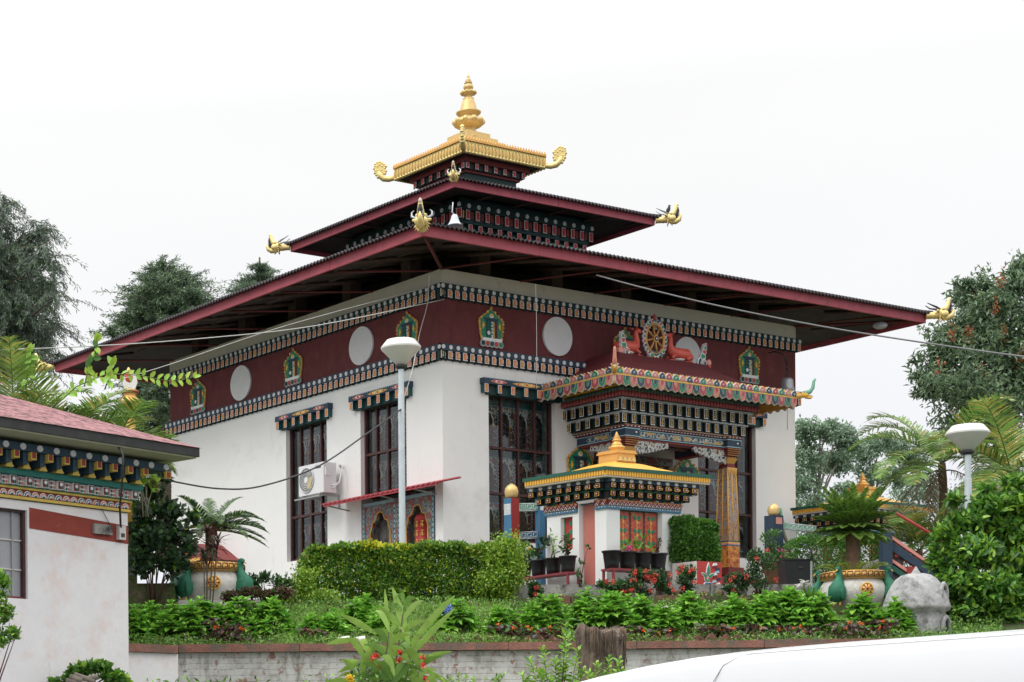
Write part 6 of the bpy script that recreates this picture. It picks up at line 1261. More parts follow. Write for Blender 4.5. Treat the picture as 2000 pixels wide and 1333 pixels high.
for i,(u,v,w,lab,fr) in enumerate(((30,880,29,'bright feathery palm at the far left behind the pink roof',[(-1,.1,1.6,1.0,.7),(-.5,.5,1.7,1.5,.8),(0,-.3,1.6,1.7,.8),(.5,.3,1.6,1.5,.9),(1,-.1,1.6,1.1,.9),(.8,.6,1.4,.6,.7),(.3,-.6,1.5,1.2,.8)]),(120,890,29.5,'wide feathery palm in the middle of the group behind the pink roof',[(-1,0,1.5,1.1,.8),(-.6,.5,1.6,1.5,.9),(-.2,-.3,1.6,1.7,.8),(.4,.3,1.6,1.5,.8),(1,-.1,1.5,1.1,.8),(.9,.6,1.4,.7,.7),(.6,-.6,1.5,1.2,.8)]),(215,905,30.5,'drooping feathery palm beside the stupa spire',[(-1,0,1.2,1.1,.8),(-.5,.5,1.3,1.5,.9),(.2,-.3,1.3,1.5,.9),(.7,.2,1.3,1.1,.9),(1,-.1,1.2,.7,.9),(.5,-.7,1.2,.7,1.0)]))): palm(lab,G(u,w),P(u,v,w),fr,.07,0,1.15,20+i,(6,3,1),ll=.46,lw=.04)
# sago palms in the urns
def cycad(label,base,th,tr,spec,ll,mats,wts,seed,n2=24,lw_=.018):
    t=thing('sago_palm',label,'palm',base); b=MB(); base=Vector(base); rg=np.random.default_rng(seed)
    b.tube([base+Vector((0,0,th*k/8)) for k in range(9)],[tr*(1+.10*(k%2)) for k in range(9)],'palm_trunk',12); b.ell(tuple(base+Vector((0,0,th))),(tr*1.2,tr*1.2,tr*.8),'palm_trunk'); b.build('trunk',t)
    for (ax,L,rs,dr) in spec:
        acc=[];st=MB(); frond(st,(base.x,base.y,base.z+th),ax,L,rs,dr,n2*2,ll,lw_,.35,acc=acc,rach='stem_green',rr=.012,start=.08,fwd=.5,hang=.1)
        o=flush(acc,'frond',mats,wts,t); st.build('frond_stem',o)
    return t
rg=np.random.default_rng(3); spec=[]
for ring,(n,rs,dr,L) in enumerate(((16,1.6,.35,.56),(22,1.2,.4,.62),(24,.8,.4,.66),(22,.4,.4,.66),(16,.05,.35,.62))):
    for i in range(n): a=2*math.pi*(i+.5*(ring%2))/n+rg.uniform(-.1,.1); spec.append(((math.cos(a),math.sin(a)),L*rg.uniform(.92,1.08),rs,dr))
cycad('round dark sago palm on a stout trunk in the right hand urn',UR+Vector((0,0,.50)),.68,.10,spec,.12,['lf_cyc_a','lf_cyc_b','lf_cyc_l'],(5,1.5,3.5),1,64,.012)
acc=[];st=MB(); cs=thing('sago_sprouts','young light green sago fronds around the trunk in the right hand urn','plant',UR+Vector((0,0,.5)))
for i in range(9): a=2*math.pi*i/9; frond(st,(UR.x+.2*math.cos(a),UR.y+.2*math.sin(a),UR.z+.5),(math.cos(a),math.sin(a)),.42,1.0,.7,26,.15,.014,.3,acc=acc,hang=.1)
flush(acc,'frond_leaflets',['lf_cyc_l','lf_palm_a'],(3,2),cs); st.build('frond_stem',cs)
def cam(du,dv): return (rtv[0]*du+fwv[0]*dv,rtv[1]*du+fwv[1]*dv)
spec=[(cam(1,0),1.0,.75,.62),(cam(1,.2),1.05,.6,.6),(cam(1,-.2),1.05,.42,.5),(cam(1,.1),1.0,.25,.42),(cam(.9,-.4),.95,.9,.75),(cam(.8,.5),.9,1.0,.8),(cam(.3,.2),.75,1.5,.7),(cam(0,.4),.7,1.5,.6),(cam(-.3,-.2),.75,1.4,.7),(cam(-.6,.2),.8,1.1,.8),(cam(-1,0),.8,.8,.8),(cam(-1,.3),.8,.5,.7),(cam(-.8,-.4),.8,.4,.7),(cam(.2,-1),.8,.8,.8),(cam(.6,-.6),.9,.45,.7),(cam(-.3,-.9),.7,.6,.9),(cam(.1,.9),.7,.9,.8),(cam(1,-.1),1.0,.05,.35),(cam(-.9,.0),.7,.1,.5)]
cycad('open dark sago palm with long arching fronds in the left hand urn',UL+Vector((0,0,.55)),.62,.08,spec,.17,['lf_cyc_b','lf_cyc_a'],(4,2),2,36,.016)
# --- hedges and clipped shrubs
def hedge(name,label,M_,x0,x1,y0,y1,z0,z1,n,L,W,mats,wts,rough=.05,cornr=.12,yellow=None,open_bottom=False,seed=0,cat='hedge'):
    t=thing(name,label,cat,M_@Vector(((x0+x1)/2,(y0+y1)/2,z0))); rg=np.random.default_rng(seed)
    b=MB(M_); 
    for i in range(int((x1-x0)/.10)):
        x=x0+.05+i*.10; y=rg.uniform(y0+.1,y1-.1); b.tube([(x,y,z0-.1),(x+rg.uniform(-.05,.05),y,z0+.4*(z1-z0)),(x+rg.uniform(-.12,.12),rg.uniform(y0+.05,y1-.05),z1-.12)],[.016,.012,.006],'stem_brown',4)
    b.build('stem',t)
    m=n; p=np.stack([rg.uniform(x0,x1,m),rg.uniform(y0,y1,m),rg.uniform(z0,z1,m)],1)
    k=m*3//4; f=rg.choice(4,size=k,p=[.52,.26,.11,.11])   # front, top, ends
    d=np.abs(rg.normal(size=k))*rough
    p[:k][f==0,1]=(y0+d)[f==0]; p[:k][f==1,2]=(z1-d)[f==1]; p[:k][f==2,0]=(x0+d)[f==2]; p[:k][f==3,0]=(x1-d)[f==3]
    # round the edges and give the faces an uneven relief
    bump=.035*np.sin(p[:,0]*7.1)+.03*np.sin(p[:,2]*9+p[:,0]*4)+.02*np.sin(p[:,0]*19)
    p[:,1]+=bump; p[:,2]+=.03*np.sin(p[:,0]*5+1)+.02*np.sin(p[:,0]*13)
    ex=np.minimum(p[:,0]-x0,x1-p[:,0]); et=z1-p[:,2]; q=np.clip((cornr-ex)/cornr,0,1); p[:,2]-=np.where(et<.3,q**2*cornr,0)
    ey=p[:,1]-y0; q2=np.clip((.1-ey)/.1,0,1)*np.clip((.12-et)/.12,0,1); p[:,2]-=.08*q2
    if open_bottom: keep=(rg.random(m)<np.clip((p[:,2]-z0)/(.45*(z1-z0))+.25+.5*np.sin(p[:,0]*2.3+1)**2,0,1)); p=p[keep]; m=len(p)
    mi=pick(m,wts)
    if yellow:
        for (a,bb,cz,pr_) in yellow: s_=(p[:,0]>a)&(p[:,0]<bb)&(p[:,2]>cz)&(rg.random(m)<pr_*(.4+.6*np.sin(np.clip((p[:,0]-a)/(bb-a),0,1)*math.pi))); mi[s_]=len(mats)-1
    Pw=p@np.array(M_.to_3x3()).T+np.array(M_.translation); dd=rdir(m,.5)-np.array(fwv+(0,))*.35
    leaves('foliage',Pw,dd,rup(m,1.)-np.array(fwv+(0,))*.5,L*RNG.uniform(.7,1.3,m),W,mi,mats,t,'diamond'); return t
w=32.6; k_=3750/w
hx0,hx1=xc_of(592,w),xc_of(1008,w)
hedge('long_hedge','long clipped green hedge with yellow tips before the left wall of the temple',M0,hx0,hx1,31.9,33.2,-.78,-3.42+(1494-1064)/(3750/31.9),34000,.072,.040,['lf_hedge_a','lf_hedge_b','lf_hedge_c','lf_hedge_y'],(4.5,3.6,3.4,.10),.07,.22,[(xc_of(690,w),xc_of(790,w),-3.42+(1494-1085)/k_,.8),(hx1-.55,hx1,-3.42+(1494-1076)/k_,.3),(hx0,hx1,-.2,.03)],True,1)
# looser lime shoots in the hedge front
acc=[]
n=900; 
t=thing('hedge_shrub','loose lime green shrub spilling over the right end of the long hedge','shrub',G(1000,31.7))
c=np.array([[xc_of(u,31.6),31.7,z] for u,z in ((985,-.35),(1000,-.05),(975,.0),(1010,-.3),(960,-.45),(1000,.12),(990,-.55),(620,-.6),(600,-.75))][:7]); k=RNG.integers(0,len(c),5200); p=c[k]+RNG.normal(size=(5200,3))*np.array([.11,.12,.11]); Pw=p@np.array(M0.to_3x3()).T+np.array(M0.translation); leaves('foliage',Pw,rdir(5200,.5),rup(5200),.06,.03,pick(5200,(5,3,2)),['lf_hedge_c','lf_hedge_a','lf_lime'],t)
t=thing('hedge_shrub','loose lime green shrub at the foot of the left end of the long hedge','shrub',G(610,31.3))
c=np.array([[xc_of(u,31.4),31.4,z] for u,z in ((575,-.72),(600,-.65),(560,-.78),(590,-.5),(620,-.75),(640,-.72),(600,-.35))]); k=RNG.integers(0,len(c),3600); p=c[k]+RNG.normal(size=(3600,3))*np.array([.11,.1,.07]); Pw=p@np.array(M0.to_3x3()).T+np.array(M0.translation); leaves('foliage',Pw,rdir(3600,.5),rup(3600),.055,.03,pick(3600,(4,3,3)),['lf_hedge_c','lf_hedge_a','lf_lime'],t)
# topiary block on the planter
f=frame(cw(xc_of(1345,33.0),32.95,0),KU,KV)
hedge('topiary','clipped rounded block of dark green box growing in the painted planter',f,.06,.74,.02,.40,TZ+.47,-3.42+(1494-1020)/(3750/33),11000,.058,.036,['lf_box_a','lf_box_b','lf_hedge_a'],(5,3,2.5),.045,.11,None,False,5,'shrub')
hedge('low_hedge','small clipped dark hedge behind the black bin on the right',M0,xc_of(1543,36),xc_of(1740,36),35.6,36.6,-.6,-3.42+(1494-1058)/(3750/35.6),16000,.05,.03,['lf_box_a','lf_box_b','lf_hedge_a'],(4,4,2),.04,.15,None,False,6)
# --- generic leafy shrub
def shrub(name,label,base,blobs,n,L,W,mats,wts,stem='stem_brown',kind='diamond',cat='shrub',seed=0,hang=-.2,spread=.5,group=None):
    t=thing(name,label,cat,base,group); b=MB(); rg=np.random.default_rng(seed); pos=[];tw=sum(x[2] for x in blobs)
    for c,r,wt in blobs:
        c=Vector(c); b.tube([Vector(base)+Vector((rg.uniform(-.04,.04),rg.uniform(-.04,.04),0)),Vector(base).lerp(c,.5)+Vector((0,0,.1*(c-Vector(base)).length)),c],[.014,.01,.004],stem,4)
        k=int(n*wt/tw); q=rg.normal(size=(k,3)); q=q/np.linalg.norm(q,axis=1,keepdims=True)*(rg.random((k,1))**spread); pos.append(np.array(c)+q*np.array(r))
    b.build('stem',t); pos=np.concatenate(pos); m=len(pos); ce=np.array(base); out=nrm(pos-ce)*.6
    leaves('foliage',pos,rdir(m,-hang)+out,rup(m,1.2),L*RNG.uniform(.7,1.25,m),W*RNG.uniform(.85,1.15,m),pick(m,wts),mats,t,kind); return t
# right foreground bush
w=29.6; s=w/3750
bl=[(PW(u,v,w+q),(r*s,r*s,r2*s),k) for u,v,r,r2,k,q in ((1940,990,40,20,6,0),(1990,985,40,25,7,0),(1890,1020,38,20,7,0),(1850,1045,25,15,4,0),(1960,1040,60,35,12,.2),(1900,1080,50,35,11,-.2),(1840,1100,28,20,5,0),(1980,1100,60,35,13,.1),(1870,1140,45,28,9,-.2),(1930,1150,55,35,12,-.3),(2000,1170,50,40,11,-.1),(1840,1170,22,16,3,0),(1900,1190,45,20,6,-.2),(1960,1205,40,20,5,-.2),(1865,980,14,10,1.5,0),(1925,960,14,10,1.5,0),(1980,945,20,15,3,0),(2060,1050,60,90,16,0),(1830,1075,14,8,1.2,0))]
shrub('round_bush','large bright green glossy bush at the lower right before the lamp post',G(1930,w),bl,11000,.135,.066,['lf_bush_a','lf_bush_b','lf_bush_c','lf_dark_b'],(5,3,2.2,1),'stem_brown','leaf',seed=2,hang=.1,spread=.42)
# dark big-leaved shrub right of the gatehouse
w=30.3; s=w/3750
bl=[(PW(u,v,w+q),(r*s,r*s,r2*s),k) for u,v,r,r2,k,q in ((300,960,25,20,4,0),(285,1000,30,25,6,0),(330,1000,28,22,5,0),(300,1050,40,30,8,0),(350,1050,30,25,6,.2),(280,1100,30,30,6,0),(340,1100,35,28,7,0),(375,1010,15,12,1.5,0),(265,940,14,14,2,0),(320,935,10,8,1,0),(370,1070,15,15,2,0),(270,1050,22,40,6,0))]
shrub('dark_shrub','tall dark big-leaved shrub growing against the gatehouse corner',G(300,w),bl,2500,.12,.09,['lf_dark_a','lf_dark_b','lf_bush_b','lf_lime'],(6,3.5,.5,.35),'stem_brown','leaf',seed=3,hang=.3,spread=.62)
bl=[(PW(u,v,29.9),(r*.008,r*.008,r2*.008),k) for u,v,r,r2,k in ((285,915,8,20,2),(270,945,10,12,2),(300,950,8,14,2),(290,885,8,12,1),(265,900,8,14,1))]
shrub('lime_climber','yellow green leafy climber at the top of the dark shrub beside the gatehouse eave',PW(285,1010,29.9),bl,260,.12,.085,['lf_lime','lf_hyd_c','lf_dead'],(4,3,2),'bark_pale','leaf',seed=4)
# arching twig with paired leaves over the palms
def twig(name,label,pts,L,W,mats,n,th=.012,cat='branch'):
    t=thing(name,label,cat,pts[0]); b=MB(); Q=quads_along(pts,24); b.tube([tuple(q) for q in Q],[th*(1-.7*i/23) for i in range(24)],'stem_green',5); b.build('stem',t)
    Q=quads_along(pts,n); T=nrm(np.gradient(Q,axis=0)); pos=[];d=[]
    for i in range(2,n):
        for s_ in (-1,1): pos.append(Q[i]); d.append(T[i]*.5+np.array([0,0,s_*.8 if i<n-1 else s_*.3])+RNG.normal(size=3)*.25)
    m=len(pos); leaves('foliage',np.array(pos),np.array(d),np.array([[-fwv[0],-fwv[1],.3]]*m)+RNG.normal(size=(m,3))*.35,L,W,pick(m,(3,2)),mats,t,'leaf'); return t
twig('leafy_branch','long arching twig with paired lime leaves reaching across the left wall',[P(100,800,28.5),P(150,755,28.5),P(210,730,28.4),P(270,733,28.3),P(330,745,28.2),P(378,738,28.1)],.125,.075,['lf_lime','lf_hyd_c'],22)
twig('leafy_branch','short upright sprig of bright leaves rising over the left roof corner',[P(165,755,28.4),P(172,720,28.4),P(185,690,28.4),P(188,668,28.4)],.15,.10,['lf_lime','lf_bush_b'],9)
twig('leafy_branch','leafy sprig with broad bright leaves in the middle of the arching twig',[P(205,760,28.5),P(212,740,28.4),P(218,715,28.4)],.17,.11,['lf_lime','lf_hyd_c'],6)
twig('leafy_branch','tall leafy sprig standing out of the palms at the far left',[P(50,760,28.5),P(55,720,28.4),P(58,690,28.4)],.16,.10,['lf_hyd_c','lf_palm_a'],9)
# --- cordyline
co_=thing('red_leaf_plant','slender plant with drooping maroon strap leaves before the left urn','plant',G(407,29.6)); b=MB(); acc=[]
for (u,v) in ((405,1035),(415,1075),(398,1085),(425,1060)):
    top=P(u,v,29.6); bs=G(407+(u-407)*.4,29.6); b.tube([bs,bs.lerp(top,.5),top],.012,'bark',5)
    for i in range(26): a=RNG.uniform(0,6.28); e=RNG.uniform(-.5,1.1); acc.append((np.array(top)+np.array([0,0,RNG.uniform(-.12,.05)]),np.array([math.cos(a),math.sin(a),e]),np.array([0,0,1.]),RNG.uniform(.22,.36),.035))
b.build('stem',co_); flush(acc,'foliage',['lf_maroon','lf_purple','lf_dark_b'],(4,3,2),co_)
shrub('brown_shrub','low brownish shrub at the foot of the left urn',G(500,30.2),[(P(u,v,30.2),(.2,.15,.10),1) for u,v in ((455,1168),(490,1160),(525,1165),(550,1160))],2600,.06,.03,['lf_brown','lf_maroon','lf_gc_b'],(5,2,2),seed=6)
shrub('small_shrub','thin dark leafy shrub standing against the white wall right of the left urn',G(520,31.4),[(P(u,v,31.4),(.14,.1,.10),1) for u,v in ((490,1135),(515,1130),(540,1138),(500,1150),(556,1140))],420,.09,.055,['lf_dark_b','lf_bush_b'],(4,2),kind='leaf',seed=7)
# --- hydrangea clumps
HC=[(262,1222,28.3,1.),(300,1205,28.8,.8),(340,1215,28.5,1.),(390,1208,28.4,1.1),(432,1205,28.6,.8),(470,1205,28.5,1.05),(530,1210,28.4,1.1),(612,1232,28.1,.75),(655,1225,28.3,.8),(708,1205,28.9,1.1),(738,1222,28.3,.8),(893,1215,28.5,1.15),(985,1222,28.2,.95),(1035,1215,28.4,.9),(1075,1205,28.5,1.1),(1160,1195,28.8,1.1),(1200,1205,28.6,1.1),(1255,1212,28.4,1.05),(1300,1222,28.1,.8),(1350,1212,28.5,1.15),(1402,1222,28.2,.8),(1440,1214,28.3,1.1),(1495,1208,28.5,1.1),(1545,1200,28.7,1.2),(1590,1207,28.4,1.15),(1690,1212,28.4,1.1),(1745,1218,28.3,1.0),(1215,1188,29.2,.8)]
HP=['at the left edge beside the gatehouse','tucked behind the two leftmost clumps','third from the gatehouse','left of the orange flowers','above the orange flowers','right above the first orange flowers','ending the left hand row','small and low, first in the lawn gap','right of the small lawn clump','tall, behind the ginger plant','right of the ginger plant stems','standing alone and bearing the blue flower','first of the row left of the stump','second of the row left of the stump','biggest one left of the stump','behind the stump on its left side','directly behind the stump','right behind the stump edge','low, right of the stump','below the grey boulder','low gap filler left of the orange blooms','above the double orange blooms','right of the double orange blooms','tallest in the right hand row','last before the lawn gap on the right','left of the stone oven','at the foot of the stone oven','set back behind the stump']
def hydrangea(u,v,w,k,i):
    c=G(u,w); top=-3.42+(1494-(v-32*k))/(3750/w); r=.27*k; H=max(top-c.z,.25)*1.02
    t=thing('hydrangea','leafy green hydrangea clump '+HP[i],'shrub',c,'hydrangea clumps in the flower bed'); b=MB(); pos=[];d=[];up=[];L=[]
    n=int(26*k)
    for j in range(n):
        a=RNG.uniform(0,6.28); q=math.sqrt(RNG.random()); x=r*1.15*q*math.cos(a); y=r*q*math.sin(a)*.9; z=H*(1-.75*q**2.2)*RNG.uniform(.82,1.05)
        tip=np.array([c.x+x,c.y+y,c.z+z]); b.tube([(c.x+x*.35,c.y+y*.35,c.z),tuple(tip)],.006,'stem_green',3,False)
        lean=np.array([x,y,0])/r*.5
        for tier,(m,l,el) in enumerate(((4,.10,1.0),(5,.155,.25),(5,.165,-.35))):
            for e in range(m):
                th=2*math.pi*e/m+tier*.6+RNG.uniform(-.25,.25); dd=np.array([math.cos(th),math.sin(th),el+RNG.uniform(-.2,.2)])+lean*.6
                pos.append(tip-np.array([0,0,.05*tier])); d.append(dd); up.append(np.array([0,0,1.])+lean*.5+RNG.normal(size=3)*.15); L.append(l*RNG.uniform(.8,1.2))
    b.build('stem',t); m=len(pos); mi=pick(m,(5,3,2)); leaves('foliage',np.array(pos),np.array(d),np.array(up),np.array(L),np.array(L)*.62,mi,['lf_hyd_a','lf_hyd_b','lf_hyd_c'],t,'leaf')
    return t
for i,(u,v,w,k) in enumerate(HC): hh=hydrangea(u,v,w,k,i)
def blossom(parent,c,r,m,n,name='blossom',L=.03):
    p=np.array(c)+RNG.normal(size=(n,3))*r*.45; leaves(name,p,rdir(n,.3),rup(n),L,L*.8,np.zeros(n,int),[m],parent,'diamond')
hyb=thing('hydrangea_bloom','single round pale blue hydrangea bloom on the lone clump','flower',P(874,1190,28.2)); b=MB(); b.tube([P(880,1215,28.3),P(875,1192,28.2)],.008,'stem_green',4); b.build('stem',hyb); blossom(hyb,P(874,1190,28.2),.07,'fl_blue',160)
# --- orange begonias with purple leaves
OB=[(425,1212),(447,1230),(460,1222),(612,1236),(985,1228),(1012,1232),(1050,1236),(1085,1234),(1240,1234),(1292,1240),(1388,1232),(1415,1236),(1468,1232),(1532,1236),(1572,1238),(1640,1232),(1672,1228),(1728,1222),(1712,1240)]
OL=['leftmost in the bed','lowest of the left trio','right one of the left trio','alone in the lawn gap','leftmost before the stump','second before the stump','third before the stump','nearest the stump on its left','just right of the stump','right of the stump beneath the boulder','with the brightest double bloom','beside the brightest double bloom','in the middle of the right hand row','under the tallest hydrangea','below the last tall hydrangea','left in the right lawn gap','right in the right lawn gap','highest by the stone oven','lowest by the stone oven']
for i,(u,v) in enumerate(OB):
    w=27.75; c=G(u,w); t=thing('begonia','purple-leaved plant with orange blooms, '+OL[i],'flower',c,'orange flowering plants in the bed'); top=-3.42+(1494-v)/(3750/w); H=max(.14,top-c.z+.02)
    b=MB(); pos=[];d=[]
    for j in range(7): a=RNG.uniform(0,6.28); b.tube([c,c+Vector((.12*math.cos(a),.12*math.sin(a),H))],.005,'stem_brown',3)
    b.build('stem',t); m=44; a=RNG.uniform(0,6.28,m); q=RNG.random(m)*.17; pos=np.stack([c.x+q*np.cos(a),c.y+q*np.sin(a),c.z+.03+RNG.random(m)*H*.9],1); d=np.stack([np.cos(a),np.sin(a),RNG.uniform(-.8,.5,m)],1); leaves('foliage',pos,d,rup(m,1.5),.11,.06,pick(m,(5,3,2,2)),['lf_purple','lf_maroon','lf_gc_b','lf_brown'],t,'leaf')
    for j in range(2): a=RNG.uniform(0,6.28); blossom(t,(c.x+.11*math.cos(a),c.y+.11*math.sin(a)-.05,c.z+H*RNG.uniform(.6,1.0)),.022,'fl_orange',16,L=.024)
# --- ixora bushes on the terrace edge
IX=[(1205,1172,31.5,.24,.33,5,'small sparse one below the kiosk corner'),(1248,1150,31.5,.26,.50,12,'widest one, thick with red heads, below the window bench'),(1290,1150,31.5,.22,.48,8,'right half of the thick pair below the window bench'),(1343,1150,31.5,.20,.55,7,'tall one before the white side of the planter'),(1437,1160,31.5,.20,.42,5,'low one right of the painted planter'),(1490,1140,31.4,.28,.78,3,'tallest one, nearly flowerless, before the red steps'),(1048,1165,31.5,.14,.30,3,'single low one before the left bench')]
for i,(u,v,w,r,H,nf,lab) in enumerate(IX):
    c=G(u,w); bl=[((c.x+RNG.uniform(-r,r)*.8,c.y+RNG.uniform(-r,r)*.4,c.z+H*q),(r*.5,r*.5,H*.2),1) for q in (.35,.5,.65,.8,.9,.95)]
    t=shrub('red_flower_bush','red-flowered bush, '+lab,c,bl,900,.07,.032,['lf_dark_b','lf_bush_b','lf_dark_a'],(4,3,3),kind='diamond',cat='flower bush',seed=30+i,group='red flowering bushes on the terrace edge')
    for j in range(nf):
        a=RNG.uniform(-.95,.95); blossom(t,(c.x+rtv[0]*a*r-fwv[0]*.16,c.y+rtv[1]*a*r-fwv[1]*.16,c.z+H*RNG.uniform(.35,1.08)),.036,'fl_red',34,L=.028)
# --- potted plants
def potplant(p,name,label,n,H,r,L,W,mats,wts,kind='leaf',fl=None,seed=0):
    c=Vector(p); bl=[((c.x+RNG.uniform(-r,r)*.7,c.y+RNG.uniform(-r,r)*.7,c.z+.28+H*q),(r*.5,r*.5,H*.2),1) for q in (.2,.45,.7,.95)]
    t=shrub(name,label,c+Vector((0,0,.27)),bl,n,L,W,mats,wts,kind=kind,cat='plant',seed=seed,spread=.6)
    if fl: blossom(t,(c.x-.12*fwv[0],c.y-.12*fwv[1],c.z+.28+H*.35),.06,fl,50,L=.04)
potplant(PR[1],'potted_plant','small plant with a magenta bloom in the second pot on the window bench',30,.20,.13,.09,.045,['lf_bush_a','lf_hyd_b'],(3,2),fl='fl_pink',seed=1)
potplant(PR[2],'potted_plant','light green leafy plant in the third pot on the window bench',42,.28,.17,.10,.045,['lf_bush_a','lf_hyd_b'],(3,2),seed=2)
potplant(PR[3],'potted_plant','small dark plant in the rightmost pot on the window bench',60,.24,.09,.06,.022,['lf_purple','lf_dark_a'],(3,2),seed=3)
potplant(PL[3],'potted_plant','dark leafy plant in the pot nearest the kiosk door',55,.30,.14,.11,.055,['lf_dark_b','lf_bush_b'],(3,2),seed=4)
potplant(PL[2],'potted_plant','thin green sprig in the third pot of the left bench',26,.40,.08,.09,.03,['lf_hyd_c','lf_bush_b'],(3,2),seed=5)
potplant(PL[1],'potted_plant','dark green plant in the second pot of the left bench',60,.36,.18,.12,.06,['lf_dark_b','lf_dark_a'],(3,2),seed=6)
potplant(PL[0],'potted_plant','bushy dark plant in the far pot of the left bench beside the hedge',240,.32,.20,.07,.035,['lf_bush_b','lf_box_a'],(3,2),seed=7)
c=P(1511,1098,34.2); t=shrub('potted_plant','bushy plant dotted with pink flowers in the brown glazed pot',c-Vector((0,0,.05)),[((c.x+rtv[0]*a,c.y+rtv[1]*a,c.z+z),(.13,.13,.10),1) for a,z in ((-.15,.08),(.0,.15),(.15,.1),(-.05,.28),(.1,.02),(-.12,.42),(.02,.5))],900,.05,.028,['lf_bush_b','lf_gc_a','lf_dark_b'],(4,2,2),cat='plant',seed=8)
for j in range(9): blossom(t,(c.x+RNG.uniform(-.2,.2)-.1*fwv[0],c.y+RNG.uniform(-.1,.1)-.12*fwv[1],c.z+RNG.uniform(.0,.32)),.02,'fl_pink',12,L=.025)
t=shrub('thin_plant','thin climbing sprig with small leaves at the kiosk door jamb',P(1133,1146,32.0),[(P(u,v,32.0),(.05,.04,.05),1) for u,v in ((1135,1100),(1128,1120),(1137,1140),(1148,1070),(1132,1130))],40,.07,.045,['lf_dark_b','lf_bush_b'],(3,2),kind='leaf',cat='plant',seed=9)
# white lily
ly=thing('lily','lily with white spidery blooms and broad strap leaves left of the right hand urn','flower',G(1585,30.6)); b=MB(); acc=[]
bs=P(1585,1182,30.4)
for i in range(14): a=2*math.pi*i/14; frond(b,tuple(bs),(math.cos(a),math.sin(a)),.38,1.3,.9,3,.0001,.0001,acc=[],rr=.001); acc.append((np.array(bs),np.array([math.cos(a)*.7,math.sin(a)*.7,.9]),np.array([0,0,1.]),.38,.06))
for (u,v) in ((1567,1140),(1577,1138)): b.tube([bs,P(u,v,30.3)],.01,'stem_green',5)
b.build('stem',ly); flush(acc,'foliage',['lf_hyd_a','lf_bush_a'],(1,1),ly)
acc=[]
for (u,v) in ((1563,1143),(1572,1136),(1583,1140)):
    for i in range(9): a=RNG.uniform(0,6.28); acc.append((np.array(P(u,v,30.2)),np.array([math.cos(a),math.sin(a),RNG.uniform(-.6,.6)]),rdir(1)[0],.10,.022))
flush(acc,'blossom',['fl_white'],(1,),ly)
# --- ground cover
def scatter(name,label,w0,w1,u0,u1,n,L,W,mats,wts,dz=.0,hh=.06,kind='diamond',upk=.8,holes=None,patch=.0,seed=0):
    rg=np.random.default_rng(seed); w=rg.uniform(w0,w1,n); u=rg.uniform(u0,u1,n); xc=(u-CX)/FP*w
    if patch: k=(np.sin(xc*2.3+w*1.7)+np.sin(xc*5.1-w*3.3)+rg.normal(size=n)*.8)>patch; w,xc=w[k],xc[k]
    n=len(w); x=CP[0]+rtv[0]*xc+fwv[0]*w; y=CP[1]+rtv[1]*xc+fwv[1]*w; z=np.interp(w,GW,GZ)+dz+rg.random(n)**2*hh*(1+.8*np.sin(xc*3+w*5))
    o=leaves(name,np.stack([x,y,z],1),rdir(n,upk),rup(n,.6),L*RNG.uniform(.6,1.3,n),W,pick(n,wts),mats,None,kind); o['kind']='stuff'; o['label']=label; o['category']='ground cover'; return o
scatter('ground_cover','low mat of small green leaves covering the sloping garden bed',27.32,31.4,245,1960,80000,.05,.028,['lf_gc_a','lf_gc_b','lf_gc_c'],(4,3,2.5),.0,.08)
scatter('grass','bright tufted lawn grass in the open middle of the garden slope',27.4,30.6,545,1000,16000,.10,.012,['lf_gc_c','lf_gc_a','lf_lime'],(4,3,.6),.0,.07,'needle',1.6,seed=3)
scatter('weeds','mossy creeping weeds over the stones at the foot of the terrace',29.6,31.3,1000,1760,12000,.05,.026,['lf_gc_a','lf_gc_b','lf_lime','lf_brown'],(3,4,.6,1.2),.02,.10,seed=4,patch=-.4)
scatter('fallen_leaves','brown dry leaf litter scattered along the flower bed',27.4,30.8,300,1760,1500,.06,.035,['lf_brown','lf_dead'],(3,1),.05,.08,seed=5)
scatter('roadside_weeds','leafy weeds growing at the foot of the brick wall',25.6,26.8,260,1500,7000,.08,.035,['lf_hyd_c','lf_gc_a','lf_gc_b'],(3,3,2),.0,.22,patch=.2,seed=6)
# --- foreground plants
def bigleaf(b,base,d,L,W,curve,mt):               # one broad ginger leaf with midrib fold
    d=Vector(d).normalized(); side=(d.cross(Vector((0,0,1)))*.45+d.cross(Vector((fwv[0],fwv[1],0)))*1.0).normalized(); V=[];F=[];n=16
    for i in range(n+1):
        t=i/n; p=Vector(base)+d*L*t+Vector((0,0,-curve*L*t*t)); w=W*.72*(math.sin(math.pi*min(.97,.05+t*.93))**.75)*.95
        V+=[tuple(p+side*w+Vector((0,0,.3*w))+Vector((fwv[0],fwv[1],0))*.006*(i%2)),tuple(p),tuple(p-side*w+Vector((0,0,.3*w))+Vector((fwv[0],fwv[1],0))*.006*((i+1)%2))]
    for i in range(n): k=3*i; F+=[(k,k+1,k+4,k+3),(k+1,k+2,k+5,k+4)]
    b.add(V,F,mt,True)
leaf('lf_ginger_a',(.30,.48,.09),rough=.45); leaf('lf_ginger_b',(.17,.33,.06),rough=.45)
gp=thing('ginger_plant','tall ginger-like plant with broad pointed leaves and small red flowers before the brick wall','plant',G(775,20.5)); w=20.5
stems=[((755,1420),(790,1180),9),((775,1420),(805,1270),8),((735,1420),(760,1235),7),((700,1420),(720,1280),7),((800,1420),(820,1300),8),((760,1420),(770,1320),7),((690,1420),(700,1330),6),((830,1420),(830,1345),5)]
sb_=MB(); lb=MB()
